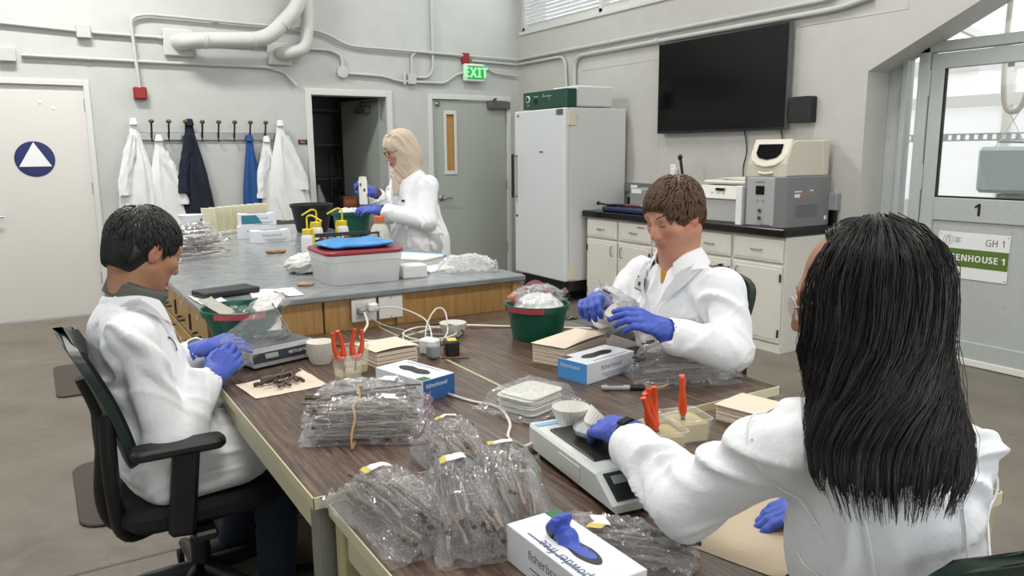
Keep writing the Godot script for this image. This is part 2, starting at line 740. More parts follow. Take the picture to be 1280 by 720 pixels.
func materials() -> void:
	var fine := noise("fine", 0.09, 3, 512, 3.0)
	var soft := noise("soft", 0.012, 4, 512, 6.0)
	var blot := noise("blot", 0.008, 5, 1024, 0.0, ramp([[0.0, h("f7f7f7")], [0.5, h("fcfcfc")], [1.0, h("ffffff")]]))
	bumpy(world_map(mat("wall_paint", h("bcc0bd"), 0.62), V(0.45, 0.45, 0.45)), soft, 0.1).albedo_texture = blot
	bumpy(world_map(mat("wall_paint_warm", h("bebeb9"), 0.62), V(0.45, 0.45, 0.45)), soft, 0.1).albedo_texture = blot
	mat("trim_paint", h("cfd1ce"), 0.45)
	mat("door_white", h("d4d2ce"), 0.5)
	mat("door_grey", h("a3aaa3"), 0.5)
	mat("door_dark_grey", h("8a908c"), 0.5)
	mat("conduit_paint", h("bbbeba"), 0.5)
	mat("white_plastic", h("e4e4e0"), 0.4)
	mat("white_gloss", h("e6e8ea"), 0.25)
	mat("cream_plastic", h("d6d0bd"), 0.45)
	mat("black_plastic", h("141416"), 0.45)
	mat("black_gloss", h("050506"), 0.14).metallic_specular = 0.35
	mat("black_rubber", h("1a1a1b"), 0.8)
	mat("grey_plastic", h("8d9091"), 0.5)
	mat("dark_grey_plastic", h("5b5d60"), 0.5)
	mat("steel", h("9a9b9c"), 0.3, 0.9)
	mat("dark_steel", h("4d4c4a"), 0.4, 0.8)
	mat("brass_knob", h("6b4c2a"), 0.4, 0.3)
	mat("red_enamel", h("8e1a1a"), 0.4)
	mat("navy_sign", h("1c2560"), 0.35)
	mat("maroon_sign", h("451c1e"), 0.4)
	mat("maroon_text", h("b08a86"), 0.5)
	mat("dark_green", h("214a3c"), 0.4)
	mat("wood_panel_tan", h("b48a4e"), 0.5)
	mat("storage_wall", h("9b9d98"), 0.8)
	mat("ceiling_paint", h("dcdcd8"), 0.8)
	# concrete floor: grey-brown, mottled, with stains
	var con := noise("concrete", 0.003, 7, 2048, 0.0, ramp([[0.0, h("8f887c")], [0.35, h("a19a8d")], [0.55, h("a9a295")], [0.75, h("afa89b")], [1.0, h("b9b2a5")]]))
	var grit := noise("grit", 0.25, 2, 512, 0.0, ramp([[0.0, h("c8c8c8")], [0.5, h("f4f4f4")], [1.0, h("ffffff")]]))
	var fl := world_map(mat("concrete", h("b8b5b0"), 0.42), V(0.25, 0.25, 0.25))
	fl.albedo_texture = con
	fl.detail_enabled = true
	fl.detail_albedo = grit
	fl.detail_blend_mode = BaseMaterial3D.BLEND_MODE_MUL
	fl.detail_uv_layer = BaseMaterial3D.DETAIL_UV_2
	fl.uv2_triplanar = true
	fl.uv2_world_triplanar = true
	fl.uv2_scale = V(2.2, 2.2, 2.2)
	bumpy(fl, noise("floor_bump", 0.02, 5, 1024, 4.0), 0.25)
	# walnut laminate, grain along z
	var wal := noise("walnut", 0.02, 5, 1024, 0.0, ramp([[0.0, h("42342b")], [0.4, h("5b4a3f")], [0.6, h("6c5a4d")], [0.8, h("7a685a")], [1.0, h("887567")]]))
	var wt := world_map(mat("walnut", h("ffffff"), 0.33), V(3.0, 3.0, 0.16))
	wt.albedo_texture = wal
	wt.detail_enabled = true
	wt.detail_albedo = noise("walnut_pores", 0.11, 3, 512, 0.0, ramp([[0.0, h("a8a0a0")], [0.5, h("e6e2e0")], [1.0, h("ffffff")]]))
	wt.detail_blend_mode = BaseMaterial3D.BLEND_MODE_MUL
	wt.detail_uv_layer = BaseMaterial3D.DETAIL_UV_2
	wt.uv2_triplanar = true
	wt.uv2_world_triplanar = true
	wt.uv2_scale = V(5.0, 5.0, 0.45)
	bumpy(wt, fine, 0.08)
	# grey bench top: slate with scratches and pale smears
	var sl := noise("slate", 0.01, 5, 1024, 0.0, ramp([[0.0, h("7d8284")], [0.45, h("898e90")], [0.6, h("8d9294")], [0.75, h("929798")], [1.0, h("a0a5a6")]]))
	var sm := world_map(mat("slate_top", h("f4f6f6"), 0.2), V(0.8, 0.8, 0.8))
	sm.albedo_texture = sl
	bumpy(sm, noise("slate_bump", 0.03, 4, 512, 3.0), 0.15)
	# golden oak / birch veneers
	var oak := noise("oak", 0.02, 5, 1024, 0.0, ramp([[0.0, h("a5814f")], [0.5, h("b7935f")], [1.0, h("c6a473")]]))
	world_map(mat("oak", h("f2ead8"), 0.45), V(2.5, 0.18, 2.5)).albedo_texture = oak
	var birch := noise("birch", 0.02, 5, 1024, 0.0, ramp([[0.0, h("c09a5c")], [0.5, h("cfab6c")], [1.0, h("d9b97e")]]))
	world_map(mat("birch", h("fbf2df"), 0.4), V(2.5, 0.18, 2.5)).albedo_texture = birch
	mat("cream_enamel", h("cdc7a8"), 0.4)
	mat("paper", h("ece9e2"), 0.8)
	mat("kraft", h("b9aa93"), 0.85)
	bumpy(own_map(M.kraft, V(3, 3, 3)), soft, 0.3)
	mat("napkin", h("dacdba"), 0.9)
	mat("bucket_green", h("0c5644"), 0.32)
	mat("tape_red", h("b0474d"), 0.5)
	film("bag_film", Color(0.92, 0.93, 0.95, 0.11), 0.09)
	bumpy(own_map(M.bag_film, V(7, 7, 7)), noise("crumple", 0.02, 3, 512, 14.0, null, FastNoiseLite.TYPE_SIMPLEX_SMOOTH, FastNoiseLite.FRACTAL_RIDGED), 1.4)
	film("milky_film", Color(0.93, 0.94, 0.95, 0.3), 0.2)
	M.milky_film.normal_enabled = true
	M.milky_film.normal_texture = tex.crumple
	own_map(M.milky_film, V(6, 6, 6))
	film("clear_plastic", Color(0.95, 0.95, 0.9, 0.12), 0.1)
	film("pane", Color(0.96, 0.98, 0.98, 0.04), 0.03)

# ---------------------------------------------------------------- shell
func shell() -> void:
	struct("floor", Geo.new().span(V(-3.4, -0.12, -10.6), V(9.5, 0, 3.2)), M.concrete)
	var fl := Geo.new()
	fl.span(V(-3.3, -0.001, -3.06), V(5.1, 0.0012, -3.045))
	struct("trim_4", fl, mat("joint_filler", h("6a6256"), 0.7))
	struct("ceiling", Geo.new().span(V(-3.4, 4.4, -10.6), V(5.5, 4.55, 3.2)), M.ceiling_paint)
	var wf := Geo.new()
	wf.span(V(-3.4, 0, 3.0), V(5.5, 1.05, 3.2))
	wf.span(V(-3.4, 3.15, 3.0), V(5.5, 4.4, 3.2))
	wf.span(V(-3.4, 1.05, 3.0), V(-0.25, 3.15, 3.2))
	wf.span(V(4.25, 1.05, 3.0), V(5.5, 3.15, 3.2))
	struct("wall_front", wf, M.wall_paint)
	var f5 := Geo.new()
	for k in 4:
		f5.span(V(-0.25 + k * 1.46, 1.05, 3.04), V(-0.13 + k * 1.46, 3.15, 3.12))
	f5.span(V(-0.25, 1.05, 3.04), V(4.25, 1.13, 3.12))
	f5.span(V(-0.25, 3.07, 3.04), V(4.25, 3.15, 3.12))
	put("pane", Geo.new().span(V(-0.2, 1.1, 3.075), V(4.2, 3.1, 3.081)), M.pane, struct("window_5", f5, M.trim_paint))
	# left wall with a long high window opening
	var lw := Geo.new()
	lw.span(V(-3.55, 0, -8.3), V(-3.35, 2.5, 3.0))
	lw.span(V(-3.55, 3.9, -8.3), V(-3.35, 4.4, 3.0))
	lw.span(V(-3.55, 2.5, -8.3), V(-3.35, 3.9, -7.8))
	lw.span(V(-3.55, 2.5, -0.6), V(-3.35, 3.9, 3.0))
	struct("wall_left", lw, M.wall_paint)
	var wn := Geo.new()
	for k in 7:
		var z := -7.8 + k * 1.2
		wn.span(V(-3.5, 2.5, z - 0.03), V(-3.4, 3.9, z + 0.03))
	wn.span(V(-3.5, 2.5, -7.8), V(-3.4, 2.56, -0.6))
	wn.span(V(-3.5, 3.84, -7.8), V(-3.4, 3.9, -0.6))
	var w3 := struct("window_3", wn, M.trim_paint)
	put("pane", Geo.new().span(V(-3.46, 2.5, -7.8), V(-3.452, 3.9, -0.6)), M.pane, w3)
	# back wall around its three doorways
	var b := Geo.new()
	var z0 := -8.3
	var z1 := -8.46
	b.span(V(-3.4, 0, z1), V(-0.48, 4.4, z0))
	b.span(V(-0.48, 2.12, z1), V(0.5, 4.4, z0))
	b.span(V(0.5, 0, z1), V(2.6, 4.4, z0))
	b.span(V(2.6, 2.12, z1), V(3.45, 4.4, z0))
	b.span(V(3.45, 0, z1), V(4.015, 4.4, z0))
	b.span(V(4.015, 2.11, z1), V(5.02, 4.4, z0))
	b.span(V(5.02, 0, z1), V(5.6, 4.4, z0))
	struct("wall_back", b, M.wall_paint)
	# right wall, with the window high up and the gabled opening to the greenhouse
	var r := Geo.new()
	var x0 := 5.2
	var x1 := 5.5
	r.span(V(x0, 0, -8.3), V(x1, 2.92, -3.57))
	r.span(V(x0, 3.95, -8.3), V(x1, 4.4, -3.57))
	r.span(V(x0, 2.92, -8.3), V(x1, 3.95, -8.24))
	r.span(V(x0, 2.92, -5.2), V(x1, 3.95, -3.57))
	var side := Transform3D(Basis(V(0, 0, 1), V(0, 1, 0), V(-1, 0, 0)), V(x1, 0, 0))
	r.prism(PackedVector2Array([Vector2(-3.57, 2.05), Vector2(-1.9, 2.865), Vector2(-1.9, 4.4), Vector2(-3.57, 4.4)]), x1 - x0, 0, side)
	r.prism(PackedVector2Array([Vector2(-0.23, 2.05), Vector2(-1.9, 2.865), Vector2(-1.9, 4.4), Vector2(-0.23, 4.4)]), x1 - x0, 0, side)
	r.span(V(x0, 0, -0.23), V(x1, 4.4, 3.2))
	struct("wall_right", r, M.wall_paint_warm)

func frame3(g: Geo, x0: float, x1: float, top: float, w: float, zf: float, zb: float) -> Geo:
	g.span(V(x0, 0, zb), V(x0 + w, top, zf), 0.004)
	g.span(V(x1 - w, 0, zb), V(x1, top, zf), 0.004)
	g.span(V(x0 + w, top - w, zb), V(x1 - w, top, zf), 0.004)
	return g

func lever(parent: Node3D, at: Vector3, dir: float) -> void:
	var g := Geo.new()
	g.lathe([Vector2(0, 0), Vector2(0.034, 0), Vector2(0.034, 0.008), Vector2(0.028, 0.014), Vector2(0.014, 0.016), Vector2(0.012, 0.05), Vector2(0, 0.052)], 20, Transform3D(Basis(V(1, 0, 0), V(0, 0, 1), V(0, -1, 0)), at))
	g.tube(bend([at + V(0, 0, 0.045), at + V(dir * 0.02, 0, 0.058), at + V(dir * 0.12, 0.0, 0.055)], 0.01), 0.01, 10)
	put("lever_handle", g, M.steel, parent)

func back_wall() -> void:
	var zf := -8.3
	# white door with the restroom sign
	var d1 := put("door_1", frame3(Geo.new(), -0.535, 0.535, 2.18, 0.05, zf + 0.02, zf - 0.15), M.trim_paint, self)
	d1.set_meta("kind", "structure")
	put("leaf", Geo.new().span(V(-0.475, 0.012, zf - 0.055), V(0.488, 2.135, zf - 0.012), 0.003), M.door_white, d1)
	for y in [0.35, 1.2, 1.96]:
		put("hinge", Geo.new().tube([V(0.487, y - 0.055, zf - 0.004), V(0.487, y + 0.055, zf - 0.004)], 0.009, 10), M.grey_plastic, d1)
	put("braille_plate", Geo.new().lathe([Vector2(0.017, 0), Vector2(0.015, 0.004), Vector2(0, 0.005)], 16, Transform3D(Basis(V(1, 0, 0), V(0, 0, 1), V(0, -1, 0)), V(0.13, 1.98, zf - 0.011))), M.white_gloss, d1)
	put("braille_plate", Geo.new().lathe([Vector2(0.017, 0), Vector2(0.015, 0.004), Vector2(0, 0.005)], 16, Transform3D(Basis(V(1, 0, 0), V(0, 0, 1), V(0, -1, 0)), V(0.23, 1.93, zf - 0.011))), M.white_gloss, d1)
	lever(d1, V(-0.36, 0.97, zf - 0.012), 1.0)
	put("lock_plate", Geo.new().box(V(-0.34, 0.88, zf - 0.008), V(0.09, 0.13, 0.012), 0.004), M.white_plastic, d1)
	var sg := thing("restroom_sign", "round navy blue restroom sign with a white triangle on the white door", "sign", V(0.045, 1.475, zf - 0.012))
	put("disc", Geo.new().lathe([Vector2(0, 0), Vector2(0.158, 0), Vector2(0.158, 0.004), Vector2(0.155, 0.006), Vector2(0, 0.006)], 64, Transform3D(Basis(V(1, 0, 0), V(0, 0, 1), V(0, -1, 0)), V(0, 0, 0))), M.navy_sign, sg)
	put("triangle", Geo.new().prism(PackedVector2Array([Vector2(-0.128, -0.068), Vector2(0.128, -0.068), Vector2(0, 0.15)]), 0.004, 0.001, Transform3D(Basis(), V(0, 0, 0.006))), M.white_gloss, sg)
	# dark storage doorway
	var d2 := put("door_2", frame3(Geo.new(), 2.54, 3.52, 2.18, 0.065, zf + 0.02, zf - 0.17), M.trim_paint, self)
	d2.set_meta("kind", "structure")
	var a := deg_to_rad(-80.0)
	var turn := Basis(Vector3.UP, PI + a)
	var lf := Geo.new()
	lf.box(V(3.44, 1.06, zf - 0.15) + V(-cos(a) * 0.42, 0, sin(a) * 0.42), V(0.84, 2.1, 0.044), 0.003, Basis(Vector3.UP, a))
	put("leaf", lf, M.door_grey, d2)
	put("closer", Geo.new().box(V(3.33, 1.99, zf - 0.42), V(0.07, 0.07, 0.26), 0.01, Basis(Vector3.UP, a + PI * 0.5)), M.dark_grey_plastic, d2)
	put("closer_arm", Geo.new().tube([V(3.3, 2.03, zf - 0.36), V(3.22, 2.06, zf - 0.2), V(3.4, 2.08, zf - 0.1)], 0.012, 8), M.dark_steel, d2)
	for y in [0.3, 1.1, 1.9]:
		put("hinge", Geo.new().tube([V(3.452, y - 0.055, zf - 0.1), V(3.452, y + 0.055, zf - 0.1)], 0.01, 10), M.grey_plastic, d2)
	var st := Geo.new()
	st.span(V(1.7, 0, -10.5), V(1.8, 2.8, -8.46))
	st.span(V(4.4, 0, -10.5), V(4.5, 2.8, -8.46))
	st.span(V(1.7, 0, -10.6), V(4.5, 2.8, -10.5))
	st.span(V(1.7, 2.8, -10.6), V(4.5, 2.9, -8.46))
	struct("wall_storage", st, M.storage_wall)
	var sh := thing("storage_shelf", "dark metal shelving seen inside the unlit storage room", "shelf", V(2.95, 0, -9.9))
	for k in 5:
		put("shelf_board", Geo.new().box(V(0, 0.35 + k * 0.42, 0), V(1.1, 0.03, 0.4), 0.004), M.dark_grey_plastic, sh)
	for s in [[-1, -1], [1, -1], [-1, 1], [1, 1]]:
		put("upright", Geo.new().box(V(s[0] * 0.54, 1.1, s[1] * 0.19), V(0.035, 2.2, 0.035), 0.003), M.dark_grey_plastic, sh)
	solo("broom", "black handled broom leaning just inside the dark doorway", "broom", Geo.new().tube([V(0, 0.25, 0), V(0.05, 1.5, -0.05)], 0.016, 8).box(V(0, 0.14, 0), V(0.3, 0.28, 0.06), 0.02), M.black_plastic, V(3.14, 0, -9.45))
	solo("mop", "grey handled mop standing beside the broom in the dark doorway", "mop", Geo.new().tube([V(0, 0.3, 0), V(0.02, 1.35, -0.04)], 0.015, 8).lathe([Vector2(0, 0.0), Vector2(0.12, 0.02), Vector2(0.05, 0.3), Vector2(0, 0.34)], 12), M.grey_plastic, V(2.92, 0, -9.45))
	solo("spray_jug", "small pale conical jug standing on the floor cart inside the dark doorway", "jug", Geo.new().lathe([Vector2(0, 0), Vector2(0.07, 0), Vector2(0.075, 0.1), Vector2(0.02, 0.24), Vector2(0.018, 0.28), Vector2(0, 0.28)], 16), M.grey_plastic, V(2.86, 0.86, -9.0))
	var cart := thing("storage_cart", "low blue storage cart inside the dark doorway under the pale jug", "cart", V(2.98, 0, -9.0))
	put("tray", Geo.new().box(V(0, 0.82, 0), V(0.72, 0.08, 0.36), 0.01), mat("cart_blue", h("20305e"), 0.5), cart)
	put("tray", Geo.new().box(V(0, 0.25, 0), V(0.72, 0.06, 0.36), 0.01), M.cart_blue, cart)
	for s in [[-1, -1], [1, -1], [-1, 1], [1, 1]]:
		put("leg", Geo.new().box(V(s[0] * 0.33, 0.41, s[1] * 0.15), V(0.03, 0.82, 0.03), 0.004), M.black_plastic, cart)
	var cb := solo("cardboard_box", "small brown carton with an orange label on the cart in the dark doorway", "box", Geo.new().box(V(0, 0.07, 0), V(0.17, 0.14, 0.14), 0.004), mat("carton", h("6d5238"), 0.8), V(3.18, 0.86, -8.9))
	put("paper_label", Geo.new().box(V(0, 0.08, 0.071), V(0.14, 0.05, 0.003)), mat("label_orange", h("b4552c"), 0.6), cb)
	# grey door with a wired-glass slot, closer and lever
	var d3 := put("door_3", frame3(Geo.new(), 3.96, 5.075, 2.165, 0.055, zf + 0.02, zf - 0.15), M.trim_paint, self)
	d3.set_meta("kind", "structure")
	var leaf := Geo.new()
	var zl := zf - 0.012
	leaf.span(V(4.02, 0.01, zl - 0.045), V(4.19, 2.105, zl))
	leaf.span(V(4.31, 0.01, zl - 0.045), V(5.015, 2.105, zl))
	leaf.span(V(4.19, 0.01, zl - 0.045), V(4.31, 1.28, zl))
	leaf.span(V(4.19, 1.95, zl - 0.045), V(4.31, 2.105, zl))
	put("leaf", leaf, M.door_grey, d3)
	var vf := Geo.new()
	vf.span(V(4.165, 1.245, zl), V(4.2, 1.985, zl + 0.012), 0.003)
	vf.span(V(4.3, 1.245, zl), V(4.335, 1.985, zl + 0.012), 0.003)
	vf.span(V(4.2, 1.245, zl), V(4.3, 1.29, zl + 0.012), 0.003)
	vf.span(V(4.2, 1.94, zl), V(4.3, 1.985, zl + 0.012), 0.003)
	put("slot_frame", vf, M.trim_paint, d3)
	put("slot_panel", Geo.new().span(V(4.19, 1.28, zl - 0.03), V(4.31, 1.95, zl - 0.015)), M.wood_panel_tan, d3)
	put("closer", Geo.new().box(V(4.9, 2.06, zl + 0.03), V(0.3, 0.09, 0.06), 0.008), M.dark_grey_plastic, d3)
	put("closer_arm", Geo.new().tube([V(4.82, 2.11, zl + 0.05), V(4.8, 2.125, zl + 0.12), V(4.86, 2.135, zl + 0.04)], 0.01, 8), M.dark_steel, d3)
	put("door_stop", Geo.new().lathe([Vector2(0.03, 0), Vector2(0.03, 0.02), Vector2(0.018, 0.035), Vector2(0, 0.036)], 16, Transform3D(Basis(V(1, 0, 0), V(0, 0, 1), V(0, -1, 0)), V(4.09, 2.06, zl))), M.steel, d3)
	for y in [0.33, 1.1, 1.9]:
		put("hinge", Geo.new().tube([V(5.018, y - 0.06, zf + 0.004), V(5.018, y + 0.06, zf + 0.004)], 0.011, 10), M.grey_plastic, d3)
	lever(d3, V(4.115, 0.97, zl), 1.0)
	# maroon room sign beside the doorway
	var rs := thing("room_sign", "small maroon room sign on the wall beside the dark doorway", "sign", V(2.49, 1.625, zf))
	put("plate", Geo.new().box(V(0, 0, 0.004), V(0.095, 0.05, 0.008), 0.002), M.maroon_sign, rs)
	put("lettering", Geo.new().box(V(0, 0.008, 0.0085), V(0.06, 0.006, 0.001)).box(V(0, -0.006, 0.0085), V(0.045, 0.006, 0.001)), M.maroon_text, rs)
	# conduits and boxes
	var y := zf + 0.03
	conduit("thin white conduit running along the wall to the upper junction box above the white door", [V(-0.6, 2.66, y), V(0.47, 2.615, y)])
	conduit("thin white conduit running from the upper junction box behind the duct pipes", [V(0.6, 2.605, y), V(2.0, 2.59, y), V(2.62, 2.58, y), V(2.83, 2.58, y), V(2.955, 2.53, y), V(2.955, 2.41, y)])
	conduit("lower thin conduit crossing the wall below the duct toward the doorway", [V(0.03, 2.375, y), V(1.3, 2.37, y), V(2.15, 2.375, y), V(2.33, 2.33, y), V(2.45, 2.2, y)])
	conduit("conduit dropping down to the red alarm box above the coat rack", [V(0.955, 2.12, y + 0.012), V(0.925, 2.76, y + 0.012), V(1.05, 2.8, y + 0.012), V(2.6, 2.775, y + 0.012), V(2.78, 2.75, y + 0.012), V(3.02, 2.64, y + 0.012), V(3.2, 2.63, y + 0.012), V(5.15, 2.6, y + 0.012)], 0.016, 0.1)
	conduit("conduit running from the octagonal box toward the square box by the exit sign", [V(2.99, 2.35, y), V(3.4, 2.34, y), V(3.62, 2.29, y), V(3.95, 2.29, y), V(4.18, 2.29, y), V(4.33, 2.4, y), V(4.44, 2.42, y)])
	conduit("looped conduit rising from the square box and running to the alarm by the exit sign", [V(3.765, 2.36, y), V(3.765, 2.58, y), V(3.85, 2.63, y), V(4.42, 2.6, y)], 0.016, 0.07)
	conduit("vertical conduit coming down from the ceiling to the square junction box", [V(4.02, 4.38, y), V(4.03, 2.44, y), V(3.97, 2.345, y), V(3.8, 2.34, y)], 0.016, 0.09)
	conduit("conduit stepping down beside the exit sign toward the corner", [V(4.53, 2.56, y), V(5.15, 2.545, y)])
	conduit("thin conduit dropping below the exit sign run toward the corner", [V(4.52, 2.52, y), V(4.7, 2.51, y), V(4.83, 2.43, y), V(5.15, 2.41, y)], 0.012)
	junction(V(0.53, 2.61, zf), V(0.115, 0.115, 0.06), "square junction box on the upper conduit above the white door")
	junction(V(-0.075, 2.375, zf), V(0.13, 0.115, 0.06), "square junction box at the start of the lower conduit above the white door")
	junction(V(3.76, 2.32, zf), V(0.1, 0.115, 0.05), "square junction box between the dark doorway and the exit sign")
	junction(V(3.67, 2.32, zf), V(0.03, 0.13, 0.04), "narrow conduit fitting tucked against the square junction box")
	var oc := solo("junction_box", "octagonal junction box above the dark doorway", "junction box", Geo.new().lathe([Vector2(0, 0), Vector2(0.065, 0), Vector2(0.065, 0.045), Vector2(0.058, 0.05), Vector2(0, 0.05)], 8, Transform3D(Basis(V(1, 0, 0), V(0, 0, 1), V(0, -1, 0)), V(0, 0, 0))), M.conduit_paint, V(2.955, 2.36, zf), 0, "junction boxes on the walls")
	for k in 2:
		var al := thing("alarm_box", ["red fire alarm box above the coat rack", "small red alarm box on the wall above the exit sign"][k], "alarm box", [V(0.955, 2.077, zf), V(4.45, 2.58, zf)][k], 0, "red alarm boxes")
		put("housing", Geo.new().box(V(0, 0, 0.03), V(0.115, 0.115, 0.06) if k == 0 else V(0.09, 0.12, 0.06), 0.008), M.red_enamel, al)
		put("cover", Geo.new().box(V(0, 0, 0.062), V(0.09, 0.09, 0.008) if k == 0 else V(0.065, 0.09, 0.008), 0.003), M.red_enamel, al)
	# exit sign
	var ex := thing("exit_sign", "green lit EXIT sign above the grey door", "exit sign", V(4.545, 2.42, zf + 0.02))
	put("housing", Geo.new().box(V(0, 0, 0.03), V(0.27, 0.2, 0.06), 0.012), M.white_plastic, ex)
	var glow := mat("exit_face", h("3f8f55"), 0.4)
	glow.emission_enabled = true
	glow.emission = h("2f9a4c")
	glow.emission_energy_multiplier = 0.5
	put("face", Geo.new().box(V(0.01, 0, 0.061), V(0.22, 0.155, 0.004), 0.001), glow, ex)
	var gl := mat("exit_letters", h("9fe8ae"), 0.4)
	gl.emission_enabled = true
	gl.emission = h("7dff9a")
	gl.emission_energy_multiplier = 0.7
	words("EXIT", 0.155, gl, ex, Transform3D(Basis(), V(0.01, 0, 0.064)), "lettering", 0.002, "Droid Sans", true)
	var sl := SpotLight3D.new()
	sl.name = "exit_sign_light"
	sl.light_color = h("63d97a")
	sl.light_energy = 0.05
	sl.light_size = 0.1
	sl.spot_range = 20
	sl.spot_angle = 80
	sl.shadow_enabled = true
	add_child(sl)
	sl.transform = Transform3D(facing(V(0, 0, -1)), V(4.555, 2.42, zf + 0.1))
	ducts()
	coat_rack()

func conduit(label: String, pts: Array, r := 0.016, b := 0.06) -> void:
	var o := thing("conduit", label, "conduit", pts[0], 0, "painted conduits on the walls")
	wput("pipe", Geo.new().tube(bend(pts, b), r, 8), M.conduit_paint, o)
	for i in range(1, pts.size()):
		var a: Vector3 = pts[i - 1]
		var b2: Vector3 = pts[i]
		if a.distance_to(b2) > 0.7:
			var m := a.lerp(b2, 0.4)
			var d := (b2 - a).normalized()
			wput("strap", Geo.new().tube([m - d * 0.02, m + d * 0.02], r * 1.35, 8), M.conduit_paint, o)

func junction(at: Vector3, s: Vector3, label: String, turn := 0.0) -> void:
	var o := thing("junction_box", label, "junction box", at, turn, "junction boxes on the walls")
	put("box_body", Geo.new().box(V(0, 0, s.z * 0.5), s, 0.006), M.conduit_paint, o)
	put("cover_plate", Geo.new().box(V(0, 0, s.z + 0.002), V(s.x * 0.96, s.y * 0.96, 0.004), 0.0015), M.conduit_paint, o)

func ducts() -> void:
	var zf := -8.3
	var pipe := mat("duct_paint", h("c3c5c1"), 0.5)
	var d := thing("exhaust_duct", "white exhaust duct leaving the wall and bending up past the second pipe", "duct", V(1.33, 2.56, zf))
	put("flange", Geo.new().box(V(0, 0, 0.025), V(0.27, 0.25, 0.05), 0.01), pipe, d)
	var path := bend([V(0, 0, 0.03), V(0.03, 0.0, 0.2), V(0.8, 0.06, 0.22), V(1.15, 0.42, 0.22), V(1.18, 1.85, 0.22)], 0.16, 8)
	var rr := []
	for i in path.size():
		rr.append(0.075)
	put("pipe", Geo.new().tube(path, rr, 24), pipe, d)
	for q in [[V(0.2, 0.013, 0.22), V(0.225, 0.015, 0.22)], [V(0.66, 0.045, 0.22), V(0.68, 0.047, 0.22)], [V(0.95, 0.21, 0.22), V(0.965, 0.226, 0.22)]]:
		put("coupling", Geo.new().tube([q[0], q[1]], 0.08, 24), pipe, d)
	var e := thing("exhaust_pipe", "shorter white exhaust pipe bending straight up from its own wall flange", "duct", V(2.29, 2.51, zf))
	put("flange", Geo.new().box(V(0, 0, 0.025), V(0.24, 0.22, 0.05), 0.01), pipe, e)
	put("pipe", Geo.new().tube(bend([V(0, 0, 0.06), V(0.05, 0, 0.15), V(0.24, 0.05, 0.15), V(0.27, 0.3, 0.15), V(0.28, 1.88, 0.15)], 0.12, 8), 0.065, 24), pipe, e)
	put("coupling", Geo.new().tube([V(0.268, 0.28, 0.13), V(0.269, 0.31, 0.13)], 0.07, 24), pipe, e)

func coat_rack() -> void:
	var zf := -8.3
	var r := thing("coat_rack", "steel coat rail with ten upright hooks tipped by brown knobs", "coat rack", V(1.56, 1.68, zf))
	put("rail", Geo.new().box(V(0, 0, 0.012), V(1.47, 0.075, 0.024), 0.004), M.steel, r)
	for k in 10:
		var x := -0.69 + k * 0.153
		var hk := put("hook", Geo.new().tube(bend([V(x, -0.02, 0.02), V(x, 0.03, 0.05), V(x, 0.13, 0.085)], 0.02), 0.009, 8), M.dark_steel, r)
		put("knob", Geo.new().ball(V(x, 0.138, 0.09), V(0.026, 0.02, 0.026), 12, 8), M.brass_knob, hk)
		put("lower_peg", Geo.new().tube([V(x, -0.03, 0.02), V(x, -0.045, 0.06)], 0.008, 8), M.dark_steel, hk)
	hung_coat("white lab coat hanging at the end of the rack nearest the white door", V(0.87, 1.83, zf + 0.09), 0.17, 0.17, 1.0, 1, "coat_white")
	hung_coat("white lab coat hanging on the second hook between the end coat and the navy coat", V(1.08, 1.68, zf + 0.07), 0.13, 0.18, 0.92, 2, "coat_white")
	hung_coat("long dark navy coat hanging from the middle of the rack", V(1.365, 1.83, zf + 0.09), 0.1, 0.165, 1.12, 3, "coat_navy")
	hung_coat("narrow bright blue coat hanging with its sleeve crumpled to the side", V(1.93, 1.68, zf + 0.07), 0.07, 0.1, 0.86, 4, "coat_blue")
	hung_coat("white lab coat hanging between the blue coat and the last white coat", V(2.1, 1.67, zf + 0.06), 0.13, 0.17, 0.85, 5, "coat_white")
	hung_coat("white lab coat hanging at the end of the rack nearest the dark doorway", V(2.24, 1.83, zf + 0.1), 0.1, 0.2, 1.02, 6, "coat_white")

